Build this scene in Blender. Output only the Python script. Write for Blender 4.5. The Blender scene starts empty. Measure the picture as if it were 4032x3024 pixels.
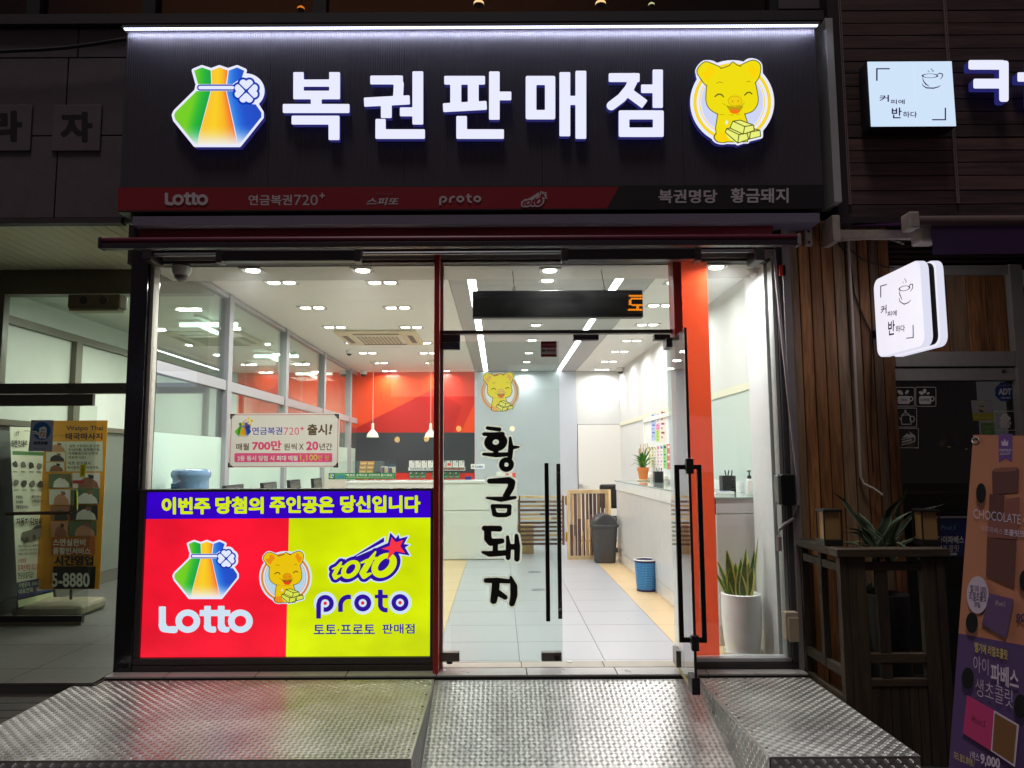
import bpy, math, random
import numpy as np
from mathutils import Vector, Matrix
random.seed(7)
SC = bpy.context.scene
COL = SC.collection

# ------------------------------------------------------------------ camera, world, sun, exposure
FOC, PPX, PPY = 2950.0, 1966.0, 1512.0
PITCH, ROLL = math.atan(300/2950), -0.005
CAM = Vector((0, -4.87, 1.3))
fw = Vector((0, math.cos(PITCH), math.sin(PITCH)))
up0 = Vector((0, -math.sin(PITCH), math.cos(PITCH)))
rt0 = Vector((1, 0, 0))
RT = rt0*math.cos(ROLL) + up0*math.sin(ROLL)
UP = up0*math.cos(ROLL) - rt0*math.sin(ROLL)
cd = bpy.data.cameras.new('camera'); cam = bpy.data.objects.new('camera', cd); COL.objects.link(cam)
m = Matrix((RT, UP, -fw)).transposed().to_4x4(); m.translation = CAM
cam.matrix_world = m
cd.sensor_width = 36; cd.lens = FOC/4032*36
cd.shift_x = (2016-PPX)/4032; cd.shift_y = 0
cd.clip_end = 300; cd.clip_start = 0.05
SC.camera = cam

W = bpy.data.worlds.new('World'); SC.world = W; W.use_nodes = True
nt = W.node_tree; bg = nt.nodes['Background']
bg.inputs['Color'].default_value = (1.0, .80, .92, 1); bg.inputs['Strength'].default_value = 0.06

sd = bpy.data.lights.new('sun', 'SUN'); sun = bpy.data.objects.new('sun', sd); COL.objects.link(sun)
sd.energy = 0.7; sd.angle = math.radians(14); sd.color = (1, .94, .88)
sun.rotation_euler = (math.radians(17), math.radians(-6), 0)

SC.view_settings.view_transform = 'Standard'; SC.view_settings.look = 'None'
SC.view_settings.exposure = 0; SC.view_settings.gamma = 1
SC.render.engine = 'CYCLES'
cy = SC.cycles
cy.use_denoising = True; cy.max_bounces = 10; cy.diffuse_bounces = 6; cy.glossy_bounces = 4
cy.transmission_bounces = 6; cy.transparent_max_bounces = 24; cy.caustics_reflective = False; cy.caustics_refractive = False
cy.sample_clamp_indirect = 4; cy.blur_glossy = 0.5

# ------------------------------------------------------------------ pixel -> place
def ray(px, py):
    return RT*((px-PPX)/FOC) + UP*((PPY-py)/FOC) + fw
def onp(px, py, o, n):
    d = ray(px, py); t = (o-CAM).dot(n)/d.dot(n); return CAM + d*t
def Yp(px, py, y):
    d = ray(px, py); return CAM + d*((y-CAM.y)/d.y)
def Zp(px, py, z):
    d = ray(px, py); return CAM + d*((z-CAM.z)/d.z)
def Xp(px, py, x):
    d = ray(px, py); return CAM + d*((x-CAM.x)/d.x)
def RR(x0, y0, x1, y1, y):
    xm, ym = (x0+x1)/2, (y0+y1)/2
    return Yp(x0, ym, y).x, Yp(x1, ym, y).x, Yp(xm, y1, y).z, Yp(xm, y0, y).z
def PX(p):
    v = Vector(p)-CAM; k = v.dot(fw); return PPX+FOC*v.dot(RT)/k, PPY-FOC*v.dot(UP)/k

# ------------------------------------------------------------------ materials
def lin(c):
    return tuple((x/255/12.92 if x/255 <= .04045 else ((x/255+.055)/1.055)**2.4) for x in c)
MATS = {}
def M(name, col, rough=.5, metal=0, noise=0, nscale=8, bump=0, bscale=60, stretch=None, spec=.5, coat=0):
    """linear base colour, optional noise variation and fine relief"""
    if name in MATS: return MATS[name]
    m = bpy.data.materials.new(name); m.use_nodes = True; t = m.node_tree; b = t.nodes['Principled BSDF']
    b.inputs['Base Color'].default_value = (*col, 1); b.inputs['Roughness'].default_value = rough
    b.inputs['Metallic'].default_value = metal; b.inputs['Specular IOR Level'].default_value = spec
    b.inputs['Coat Weight'].default_value = coat
    if noise or bump:
        tc = t.nodes.new('ShaderNodeTexCoord'); mp = t.nodes.new('ShaderNodeMapping')
        t.links.new(tc.outputs['Object'], mp.inputs['Vector'])
        if stretch: mp.inputs['Scale'].default_value = stretch
    if noise:
        n = t.nodes.new('ShaderNodeTexNoise'); n.inputs['Scale'].default_value = nscale; n.inputs['Detail'].default_value = 6
        n.inputs['Roughness'].default_value = .65
        t.links.new(mp.outputs['Vector'], n.inputs['Vector'])
        r = t.nodes.new('ShaderNodeMapRange'); r.inputs[1].default_value = .25; r.inputs[2].default_value = .75
        r.inputs[3].default_value = 1-noise; r.inputs[4].default_value = 1+noise
        t.links.new(n.outputs['Fac'], r.inputs[0])
        x = t.nodes.new('ShaderNodeMix'); x.data_type = 'RGBA'; x.blend_type = 'MULTIPLY'; x.inputs[0].default_value = 1
        x.inputs[6].default_value = (*col, 1); t.links.new(r.outputs[0], x.inputs[7])
        t.links.new(x.outputs[2], b.inputs['Base Color'])
        r2 = t.nodes.new('ShaderNodeMapRange'); r2.inputs[1].default_value = .3; r2.inputs[2].default_value = .7
        r2.inputs[3].default_value = max(.02, rough-.12*min(1, noise*3)); r2.inputs[4].default_value = min(1, rough+.12*min(1, noise*3))
        t.links.new(n.outputs['Fac'], r2.inputs[0]); t.links.new(r2.outputs[0], b.inputs['Roughness'])
    if bump:
        n2 = t.nodes.new('ShaderNodeTexNoise'); n2.inputs['Scale'].default_value = bscale; n2.inputs['Detail'].default_value = 4
        t.links.new(mp.outputs['Vector'], n2.inputs['Vector'])
        bp = t.nodes.new('ShaderNodeBump'); bp.inputs['Strength'].default_value = bump; bp.inputs['Distance'].default_value = .01
        t.links.new(n2.outputs['Fac'], bp.inputs['Height']); t.links.new(bp.outputs[0], b.inputs['Normal'])
    MATS[name] = m; return m
def S(name, rgb, **k): return M(name, lin(rgb), **k)
def ME(name, rgb, st=1.0, linear=None, base=(.3, .3, .3)):
    if name in MATS: return MATS[name]
    m = bpy.data.materials.new(name); m.use_nodes = True; b = m.node_tree.nodes['Principled BSDF']
    c = linear or lin(rgb)
    b.inputs['Base Color'].default_value = (*[x*.12 for x in c], 1); b.inputs['Roughness'].default_value = .45
    b.inputs['Emission Color'].default_value = (*c, 1); b.inputs['Emission Strength'].default_value = st
    MATS[name] = m; return m
def MLB(name, rgb):
    """back-lit film: its own lamps make it glow slightly unevenly"""
    m = ME(name, rgb, 1.0); t = m.node_tree; b = t.nodes['Principled BSDF']
    tc = t.nodes.new('ShaderNodeTexCoord'); mp = t.nodes.new('ShaderNodeMapping'); mp.inputs['Scale'].default_value = (1.3, 1, 2.2); n = t.nodes.new('ShaderNodeTexNoise'); n.inputs['Scale'].default_value = 1.6; n.inputs['Detail'].default_value = 2
    t.links.new(tc.outputs['Object'], mp.inputs[0]); t.links.new(mp.outputs[0], n.inputs['Vector']); r = t.nodes.new('ShaderNodeMapRange'); r.inputs[1].default_value = .3; r.inputs[2].default_value = .7; r.inputs[3].default_value = .80; r.inputs[4].default_value = 1.12
    t.links.new(n.outputs['Fac'], r.inputs[0]); t.links.new(r.outputs[0], b.inputs['Emission Strength']); b.inputs['Roughness'].default_value = .25
    return m
def MG(name, tint, refl=1.0, rough=0.0, f0=.04, dust=0):
    """thin clear glass: tinted see-through plus a facing-dependent mirror"""
    if name in MATS: return MATS[name]
    m = bpy.data.materials.new(name); m.use_nodes = True; t = m.node_tree; t.nodes.clear()
    o = t.nodes.new('ShaderNodeOutputMaterial'); mx = t.nodes.new('ShaderNodeMixShader')
    tr = t.nodes.new('ShaderNodeBsdfTransparent'); gl = t.nodes.new('ShaderNodeBsdfGlossy')
    tr.inputs[0].default_value = (*tint, 1); gl.inputs['Roughness'].default_value = rough; gl.inputs[0].default_value = (1, 1, 1, 1)
    lw = t.nodes.new('ShaderNodeLayerWeight'); lw.inputs[0].default_value = .5
    p = t.nodes.new('ShaderNodeMath'); p.operation = 'POWER'; p.inputs[1].default_value = 5
    t.links.new(lw.outputs['Facing'], p.inputs[0])
    a = t.nodes.new('ShaderNodeMath'); a.operation = 'MULTIPLY_ADD'; a.inputs[1].default_value = (1-f0)*refl; a.inputs[2].default_value = f0*refl
    t.links.new(p.outputs[0], a.inputs[0]); t.links.new(a.outputs[0], mx.inputs[0])
    t.links.new(tr.outputs[0], mx.inputs[1]); t.links.new(gl.outputs[0], mx.inputs[2])
    if dust:                                     # faint film of dust and wipe marks
        tc = t.nodes.new('ShaderNodeTexCoord'); n = t.nodes.new('ShaderNodeTexNoise'); n.inputs['Scale'].default_value = 2.2; n.inputs['Detail'].default_value = 8; n.inputs['Distortion'].default_value = 1.2
        t.links.new(tc.outputs['Object'], n.inputs['Vector']); r = t.nodes.new('ShaderNodeMapRange'); r.inputs[1].default_value = .35; r.inputs[2].default_value = .8; r.inputs[3].default_value = dust*.35; r.inputs[4].default_value = dust*1.6
        df = t.nodes.new('ShaderNodeBsdfTranslucent'); df.inputs[0].default_value = (.85, .85, .85, 1); m2 = t.nodes.new('ShaderNodeMixShader')
        t.links.new(n.outputs['Fac'], r.inputs[0]); t.links.new(r.outputs[0], m2.inputs[0]); t.links.new(mx.outputs[0], m2.inputs[1]); t.links.new(df.outputs[0], m2.inputs[2]); t.links.new(m2.outputs[0], o.inputs[0])
    else: t.links.new(mx.outputs[0], o.inputs[0])
    MATS[name] = m; return m
def MFILM(name, col, see=.4, gloss=.05):
    """coloured film: part see-through, part glowing through from behind"""
    m = bpy.data.materials.new(name); m.use_nodes = True; t = m.node_tree; t.nodes.clear()
    o = t.nodes.new('ShaderNodeOutputMaterial'); a = t.nodes.new('ShaderNodeMixShader'); b = t.nodes.new('ShaderNodeMixShader'); c = t.nodes.new('ShaderNodeMixShader')
    tr = t.nodes.new('ShaderNodeBsdfTransparent'); tl = t.nodes.new('ShaderNodeBsdfTranslucent'); df = t.nodes.new('ShaderNodeBsdfDiffuse'); gl = t.nodes.new('ShaderNodeBsdfGlossy')
    for n in (tr, tl, df): n.inputs[0].default_value = (*col, 1)
    gl.inputs['Roughness'].default_value = .03
    a.inputs[0].default_value = .4; t.links.new(tl.outputs[0], a.inputs[1]); t.links.new(df.outputs[0], a.inputs[2])
    b.inputs[0].default_value = see; t.links.new(a.outputs[0], b.inputs[1]); t.links.new(tr.outputs[0], b.inputs[2])
    c.inputs[0].default_value = gloss; t.links.new(b.outputs[0], c.inputs[1]); t.links.new(gl.outputs[0], c.inputs[2]); t.links.new(c.outputs[0], o.inputs[0])
    MATS[name] = m; return m
def ST(name, rgb, tl=.8, dim=1.0):
    """printed film or paper that also lets light through from behind"""
    if name in MATS: return MATS[name]
    m = bpy.data.materials.new(name); m.use_nodes = True; t = m.node_tree; t.nodes.clear(); c = lin(rgb)
    o = t.nodes.new('ShaderNodeOutputMaterial'); a = t.nodes.new('ShaderNodeMixShader'); tr = t.nodes.new('ShaderNodeBsdfTranslucent'); df = t.nodes.new('ShaderNodeBsdfDiffuse')
    tr.inputs[0].default_value = (*c, 1); df.inputs[0].default_value = (*c, 1); a.inputs[0].default_value = tl
    t.links.new(df.outputs[0], a.inputs[1]); t.links.new(tr.outputs[0], a.inputs[2]); t.links.new(a.outputs[0], o.inputs[0])
    MATS[name] = m; return m
def MWOOD(name, c1, c2, axis, rough=.6, ring=7, scale=9):
    """wood: grain stretched along one axis, darker streaks and knots"""
    if name in MATS: return MATS[name]
    m = bpy.data.materials.new(name); m.use_nodes = True; t = m.node_tree; b = t.nodes['Principled BSDF']
    tc = t.nodes.new('ShaderNodeTexCoord'); mp = t.nodes.new('ShaderNodeMapping'); t.links.new(tc.outputs['Object'], mp.inputs['Vector'])
    s = [1.0, 1.0, 1.0]; s[axis] = .08
    mp.inputs['Scale'].default_value = s
    oi = t.nodes.new('ShaderNodeObjectInfo'); ad = t.nodes.new('ShaderNodeVectorMath'); ad.operation = 'ADD'
    sc = t.nodes.new('ShaderNodeVectorMath'); sc.operation = 'SCALE'; sc.inputs[3].default_value = 37
    cx = t.nodes.new('ShaderNodeCombineXYZ')
    for i in range(3): t.links.new(oi.outputs['Random'], cx.inputs[i])
    t.links.new(cx.outputs[0], sc.inputs[0]); t.links.new(mp.outputs[0], ad.inputs[0]); t.links.new(sc.outputs[0], ad.inputs[1])
    n = t.nodes.new('ShaderNodeTexNoise'); n.inputs['Scale'].default_value = scale*ring; n.inputs['Detail'].default_value = 7; n.inputs['Distortion'].default_value = .6
    t.links.new(ad.outputs[0], n.inputs['Vector'])
    n3 = t.nodes.new('ShaderNodeTexNoise'); n3.inputs['Scale'].default_value = scale; n3.inputs['Detail'].default_value = 3; t.links.new(ad.outputs[0], n3.inputs['Vector'])
    mu = t.nodes.new('ShaderNodeMath'); mu.operation = 'MULTIPLY_ADD'; mu.inputs[1].default_value = .5; t.links.new(n.outputs['Fac'], mu.inputs[0])
    h = t.nodes.new('ShaderNodeMath'); h.operation = 'MULTIPLY'; h.inputs[1].default_value = .5; t.links.new(n3.outputs['Fac'], h.inputs[0]); t.links.new(h.outputs[0], mu.inputs[2])
    rp = t.nodes.new('ShaderNodeValToRGB'); rp.color_ramp.elements[0].position = .36; rp.color_ramp.elements[1].position = .62
    rp.color_ramp.elements[0].color = (*c1, 1); rp.color_ramp.elements[1].color = (*c2, 1)
    t.links.new(mu.outputs[0], rp.inputs[0])
    vr = t.nodes.new('ShaderNodeMapRange'); vr.inputs[3].default_value = .72; vr.inputs[4].default_value = 1.25; t.links.new(oi.outputs['Random'], vr.inputs[0])
    x = t.nodes.new('ShaderNodeMix'); x.data_type = 'RGBA'; x.blend_type = 'MULTIPLY'; x.inputs[0].default_value = 1
    t.links.new(rp.outputs[0], x.inputs[6]); t.links.new(vr.outputs[0], x.inputs[7]); t.links.new(x.outputs[2], b.inputs['Base Color'])
    b.inputs['Roughness'].default_value = rough
    bp = t.nodes.new('ShaderNodeBump'); bp.inputs['Strength'].default_value = .25; bp.inputs['Distance'].default_value = .004
    t.links.new(n.outputs['Fac'], bp.inputs['Height']); t.links.new(bp.outputs[0], b.inputs['Normal'])
    MATS[name] = m; return m

# ------------------------------------------------------------------ mesh helpers
class MB:
    def __init__(s): s.v = []; s.f = []; s.m = []
    def add(s, vs, fs, m=0):
        o = len(s.v); s.v += [tuple(v) for v in vs]
        for f in fs: s.f.append([i+o for i in f]); s.m.append(m)
        return s
    def box(s, x0, x1, y0, y1, z0, z1, m=0):
        if x0 > x1: x0, x1 = x1, x0
        if y0 > y1: y0, y1 = y1, y0
        if z0 > z1: z0, z1 = z1, z0
        vs = [(x0,y0,z0),(x1,y0,z0),(x1,y1,z0),(x0,y1,z0),(x0,y0,z1),(x1,y0,z1),(x1,y1,z1),(x0,y1,z1)]
        return s.add(vs, [(3,2,1,0),(4,5,6,7),(0,1,5,4),(1,2,6,5),(2,3,7,6),(3,0,4,7)], m)
    def beam(s, a, b, wv, hv, m=0):
        """square bar from a to b; wv, hv = half-width vectors"""
        a, b, wv, hv = Vector(a), Vector(b), Vector(wv), Vector(hv)
        vs = [a-wv-hv, a+wv-hv, a+wv+hv, a-wv+hv, b-wv-hv, b+wv-hv, b+wv+hv, b-wv+hv]
        return s.add(vs, [(3,2,1,0),(4,5,6,7),(0,1,5,4),(1,2,6,5),(2,3,7,6),(3,0,4,7)], m)
    def prism(s, pts, ext, m=0):
        n = len(pts); e = Vector(ext); vs = [Vector(p) for p in pts]; vs += [p+e for p in vs]
        return s.add(vs, [list(range(n-1, -1, -1)), list(range(n, 2*n))]+[(i, (i+1) % n, n+(i+1) % n, n+i) for i in range(n)], m)
    def tube(s, pts, r, n=8, m=0):
        pts = [Vector(p) for p in pts]; rs = r if isinstance(r, (list, tuple)) else [r]*len(pts); vs = []
        for i, p in enumerate(pts):
            t = (pts[min(i+1, len(pts)-1)]-pts[max(i-1, 0)]).normalized()
            a = t.cross(Vector((0, 0, 1)) if abs(t.z) < .9 else Vector((1, 0, 0))).normalized(); b = t.cross(a)
            vs += [p+(a*math.cos(2*math.pi*k/n)+b*math.sin(2*math.pi*k/n))*rs[i] for k in range(n)]
        fs = [(i*n+k, i*n+(k+1) % n, (i+1)*n+(k+1) % n, (i+1)*n+k) for i in range(len(pts)-1) for k in range(n)]
        fs += [list(range(n-1, -1, -1)), list(range((len(pts)-1)*n, len(pts)*n))]
        return s.add(vs, fs, m)
    def lathe(s, prof, c, n=24, m=0, sx=1, sy=1):
        c = Vector(c); vs = []
        for r, z in prof: vs += [c+Vector((r*sx*math.cos(2*math.pi*k/n), r*sy*math.sin(2*math.pi*k/n), z)) for k in range(n)]
        fs = [(i*n+k, i*n+(k+1) % n, (i+1)*n+(k+1) % n, (i+1)*n+k) for i in range(len(prof)-1) for k in range(n)]
        fs += [list(range(n-1, -1, -1)), list(range((len(prof)-1)*n, len(prof)*n))]
        return s.add(vs, fs, m)
    def quad(s, a, b, c, d, m=0): return s.add([a, b, c, d], [(0, 1, 2, 3)], m)
    def build(s, name, mat, parent=None, smooth=False, bevel=0, local=False):
        me = bpy.data.meshes.new(name); me.from_pydata(s.v, [], s.f)
        for x in (mat if isinstance(mat, (list, tuple)) else [mat]): me.materials.append(x)
        if any(s.m): me.polygons.foreach_set('material_index', s.m)
        if smooth: me.polygons.foreach_set('use_smooth', [True]*len(me.polygons))
        me.update()
        if smooth:
            try: me.set_sharp_from_angle(angle=math.radians(35))
            except Exception: pass
        o = bpy.data.objects.new(name, me); COL.objects.link(o); par(o, parent, local)
        if bevel:
            b = o.modifiers.new('bevel', 'BEVEL'); b.width = bevel; b.segments = 2; b.limit_method = 'ANGLE'; b.angle_limit = math.radians(50)
        return o
def par(o, parent, local=False):
    if parent is None: return
    o.parent = parent
    if not local and parent.type == 'EMPTY':
        o.matrix_parent_inverse = (Matrix.Translation(parent.location) @ parent.rotation_euler.to_matrix().to_4x4()).inverted()
def tag(o, label=None, cat=None, group=None, kind=None):
    for k, v in (('label', label), ('category', cat), ('group', group), ('kind', kind)):
        if v: o[k] = v
    return o
def thing(name, label, cat, loc=(0, 0, 0), group=None):
    o = bpy.data.objects.new(name, None); COL.objects.link(o); o.location = loc; o.empty_display_size = .1
    return tag(o, label, cat, group)
def struct(name): 
    o = bpy.data.objects.new(name, None); COL.objects.link(o); o['kind'] = 'structure'; return o
def dup(root, loc, label=None, rz=None):
    r = root.copy(); COL.objects.link(r); r.location = loc
    if rz is not None: r.rotation_euler.z = rz
    if label: r['label'] = label
    for ch in list(root.children):
        c = ch.copy(); COL.objects.link(c); c.parent = r
        for g in ch.children:
            d = g.copy(); COL.objects.link(d); d.parent = c
    return r
def arealight(name, loc, rot, sx, sy, power, col, parent=None, spread=180, local=False):
    l = bpy.data.lights.new(name, 'AREA'); l.shape = 'RECTANGLE'; l.size = sx; l.size_y = sy; l.energy = power; l.color = col
    l.spread = math.radians(spread)
    o = bpy.data.objects.new(name, l); COL.objects.link(o); o.location = loc; o.rotation_euler = rot
    par(o, parent, local); return o

# ------------------------------------------------------------------ flat print: shapes given as outlines in picture units, laid on a plane
class Grid:
    def __init__(s, x0, y0, x1, y1, step):
        s.xs = np.arange(x0, x1+step, step); s.ys = np.arange(y0, y1+step, step)
        s.X, s.Y = np.meshgrid(s.xs, s.ys)
    def cap(s, x0, y0, r0, x1, y1, r1):
        dx, dy = x1-x0, y1-y0; L = dx*dx+dy*dy+1e-9
        t = np.clip(((s.X-x0)*dx+(s.Y-y0)*dy)/L, 0, 1)
        return np.hypot(s.X-x0-t*dx, s.Y-y0-t*dy)-(r0+(r1-r0)*t)
    def path(s, pts, r=None):
        d = None
        for a, b in zip(pts[:-1], pts[1:]):
            q = s.cap(a[0], a[1], a[2] if r is None else r, b[0], b[1], b[2] if r is None else r)
            d = q if d is None else np.minimum(d, q)
        return d
    def bar(s, x0, y0, x1, y1, h, rd=6):
        L = math.hypot(x1-x0, y1-y0); ux, uy = (x1-x0)/L, (y1-y0)/L; cx, cy_ = (x0+x1)/2, (y0+y1)/2
        a = np.abs((s.X-cx)*ux+(s.Y-cy_)*uy)-(L/2-rd); b = np.abs(-(s.X-cx)*uy+(s.Y-cy_)*ux)-(h-rd)
        return np.hypot(np.maximum(a, 0), np.maximum(b, 0))+np.minimum(np.maximum(a, b), 0)-rd
    def rect(s, x0, y0, x1, y1, rd=6):
        a = np.abs(s.X-(x0+x1)/2)-((x1-x0)/2-rd); b = np.abs(s.Y-(y0+y1)/2)-((y1-y0)/2-rd)
        return np.hypot(np.maximum(a, 0), np.maximum(b, 0))+np.minimum(np.maximum(a, b), 0)-rd
    def ell(s, cx, cy_, a, b, rot=0):
        c, n = math.cos(rot), math.sin(rot); u = (s.X-cx)*c+(s.Y-cy_)*n; v = -(s.X-cx)*n+(s.Y-cy_)*c
        k = np.hypot(u/a, v/b); return (k-1)*min(a, b)
    def ring(s, cx, cy_, a, b, h, rot=0): return np.abs(s.ell(cx, cy_, a, b, rot))-h
    def poly(s, pts):
        P = np.array(pts, float); d = np.full(s.X.shape, 1e9); ins = np.zeros(s.X.shape, bool); n = len(P)
        for i in range(n):
            a, b = P[i], P[(i+1) % n]; e = b-a; L = e@e+1e-9
            t = np.clip(((s.X-a[0])*e[0]+(s.Y-a[1])*e[1])/L, 0, 1)
            d = np.minimum(d, np.hypot(s.X-a[0]-t*e[0], s.Y-a[1]-t*e[1]))
            c = ((a[1] > s.Y) != (b[1] > s.Y)); 
            with np.errstate(divide='ignore', invalid='ignore'):
                ins ^= c & (s.X < (b[0]-a[0])*(s.Y-a[1])/(b[1]-a[1]+1e-12)+a[0])
        return np.where(ins, -d, d)
def un(*a):
    r = a[0]
    for x in a[1:]: r = np.minimum(r, x)
    return r
def sub(a, *b):
    for x in b: a = np.maximum(a, -x)
    return a
def smooth(pts, k=5):
    out = []; n = len(pts)
    for i in range(n):
        p = [np.array(pts[(i+j-1) % n], float) for j in range(4)]
        for t in np.linspace(0, 1, k, endpoint=False):
            out.append(.5*((2*p[1])+(-p[0]+p[2])*t+(2*p[0]-5*p[1]+4*p[2]-p[3])*t*t+(-p[0]+3*p[1]-3*p[2]+p[3])*t**3))
    return out
def contour(g, D, lev=0, tol=.25):
    D = (D-lev).copy(); D[0, :] = np.maximum(D[0, :], .01); D[-1, :] = np.maximum(D[-1, :], .01); D[:, 0] = np.maximum(D[:, 0], .01); D[:, -1] = np.maximum(D[:, -1], .01)
    D[D == 0] = 1e-6
    xs, ys = g.xs, g.ys; ins = D < 0; seg = {}
    code = ins[:-1, :-1]*1+ins[:-1, 1:]*2+ins[1:, 1:]*4+ins[1:, :-1]*8
    T = {1: [(3, 0)], 2: [(0, 1)], 3: [(3, 1)], 4: [(1, 2)], 5: [(3, 0), (1, 2)], 6: [(0, 2)], 7: [(3, 2)], 8: [(2, 3)], 9: [(2, 0)], 10: [(0, 1), (2, 3)], 11: [(2, 1)], 12: [(1, 3)], 13: [(1, 0)], 14: [(0, 3)]}
    pos = {}
    def key(j, i, e):
        return ('h', j, i) if e == 0 else ('v', j, i+1) if e == 1 else ('h', j+1, i) if e == 2 else ('v', j, i)
    def pt(k):
        if k not in pos:
            t, j, i = k
            if t == 'h': a, b = D[j, i], D[j, i+1]; pos[k] = (xs[i]+(xs[i+1]-xs[i])*a/(a-b), ys[j])
            else: a, b = D[j, i], D[j+1, i]; pos[k] = (xs[i], ys[j]+(ys[j+1]-ys[j])*a/(a-b))
        return pos[k]
    for j, i in zip(*np.nonzero((code > 0) & (code < 15))):
        for a, b in T[int(code[j, i])]: seg[key(j, i, a)] = key(j, i, b)
    loops = []
    while seg:
        k0, k = seg.popitem(); lp = [k0]
        while k != k0 and k in seg: lp.append(k); k = seg.pop(k)
        P = [np.array(pt(q)) for q in lp]
        out = [P[0]]; i = 0
        while i < len(P)-1:              # drop points that sit on a straight run
            j = i+1
            while j+1 < len(P) and j-i < 24:
                a, b = P[i], P[j+1]; e = b-a; L = np.hypot(*e)+1e-9
                if max(abs(e[0]*(q[1]-a[1])-e[1]*(q[0]-a[0]))/L for q in P[i+1:j+1]) > tol: break
                j += 1
            out.append(P[j]); i = j
        if len(out) > 4: loops.append(out[:-1] if np.hypot(*(out[-1]-out[0])) < 1e-6 else out)
    return loops
def fill(loops, ext=0):
    c = bpy.data.curves.new('outline', 'CURVE'); c.dimensions = '2D'; c.fill_mode = 'BOTH'; c.extrude = ext
    for lp in loops:
        s = c.splines.new('POLY'); s.points.add(len(lp)-1); s.use_cyclic_u = True
        s.points.foreach_set('co', np.array([(p[0], -p[1], 0, 1) for p in lp]).ravel())
    o = bpy.data.objects.new('outline', c); me = bpy.data.meshes.new_from_object(o)
    v = [(p.co.x, -p.co.y, p.co.z) for p in me.vertices]; f = [list(p.vertices) for p in me.polygons]
    bpy.data.objects.remove(o); bpy.data.curves.remove(c); bpy.data.meshes.remove(me); return v, f
def shp(g, D, lev=0, tol=.25, ext=0): return fill(contour(g, D, lev, tol), ext)
def pol(*pts): return [(x, y, 0) for x, y in pts], [list(range(len(pts)))]
TX = {}; TXO = {}
def raw_text(s, off, shear):
    if 'o' not in TXO: TXO['o'] = bpy.data.objects.new('text', bpy.data.curves.new('text', 'FONT'))
    o = TXO['o']; c = o.data; c.body = s; c.offset = off; c.resolution_u = 3; c.shear = shear
    me = bpy.data.meshes.new_from_object(o)
    v = np.array([(p.co.x, p.co.y) for p in me.vertices]); f = [list(p.vertices) for p in me.polygons]; bpy.data.meshes.remove(me); return v, f
def T(s, x0, y0, x1, y1, off=0.0, dy=0, shear=0, dx=0):
    """lettering fitted to a box; off thickens the strokes, dy = drop of the right end"""
    k = (s, off, shear)
    if k not in TX:
        if off < .018: v, f = raw_text(s, off, shear)
        else:                                   # heavy lettering: grow the strokes evenly, corners rounded
            v0, f0 = raw_text(s, 0, shear); cnt = {}
            for fc in f0:
                for i in range(len(fc)):
                    e = tuple(sorted((fc[i], fc[(i+1) % len(fc)]))); cnt[e] = cnt.get(e, 0)+1
            E_ = [(v0[a], v0[b]) for (a, b), n in cnt.items() if n == 1]
            mn, mx = v0.min(0), v0.max(0); g = Grid(mn[0]-.12, mn[1]-.12, mx[0]+.12, mx[1]+.12, .02)
            d = np.full(g.X.shape, 1e9); ins = np.zeros(g.X.shape, bool)
            for a, b in E_:
                i0, i1 = np.searchsorted(g.xs, [min(a[0], b[0])-.2, max(a[0], b[0])+.2])
                X, Y = g.X[:, i0:i1], g.Y[:, i0:i1]; e = b-a; L = e@e+1e-12
                t = np.clip(((X-a[0])*e[0]+(Y-a[1])*e[1])/L, 0, 1)
                d[:, i0:i1] = np.minimum(d[:, i0:i1], np.hypot(X-a[0]-t*e[0], Y-a[1]-t*e[1]))
                if a[0] != b[0]:
                    j0, j1 = np.searchsorted(g.xs, [min(a[0], b[0]), max(a[0], b[0])])
                    X, Y = g.X[:, j0:j1], g.Y[:, j0:j1]; ins[:, j0:j1] ^= Y < (b[1]-a[1])*(X-a[0])/(b[0]-a[0])+a[1]
            vv, f = fill(contour(g, np.where(ins, -d, d), off*.85, .004)); v = np.array([(p[0], p[1]) for p in vv])
        v = (v-v.min(0))/(v.max(0)-v.min(0)+1e-9); TX[k] = (v, f)
    v, f = TX[k]
    return [(x0+(x1-x0)*a+dx*b, y1-(y1-y0)*b+dy*a, 0) for a, b in v], f
def T_loops(s, x0, y0, x1, y1, off, dy=0):
    """outlines of the same lettering, for cutting it out of another shape"""
    v, f = T(s, x0, y0, x1, y1, off, dy); cnt = {}
    for fc in f:
        for i in range(len(fc)):
            a, b = fc[i], fc[(i+1) % len(fc)]
            if (b, a) in cnt: del cnt[(b, a)]
            else: cnt[(a, b)] = 1
    nx = {}
    for a, b in cnt: nx.setdefault(a, []).append(b)
    out = []
    while nx:
        a = next(iter(nx)); lp = [a]
        while lp[-1] in nx:
            b = nx[lp[-1]].pop()
            if not nx[lp[-1]]: del nx[lp[-1]]
            if b == a: break
            lp.append(b)
        if len(lp) > 2: out.append([(v[i][0], v[i][1]) for i in lp])
    return out
def xf(shape, sx, ox, oy):
    v, f = shape; return [(ox+sx*a, oy+sx*b, c) for a, b, c in v], f
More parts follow.
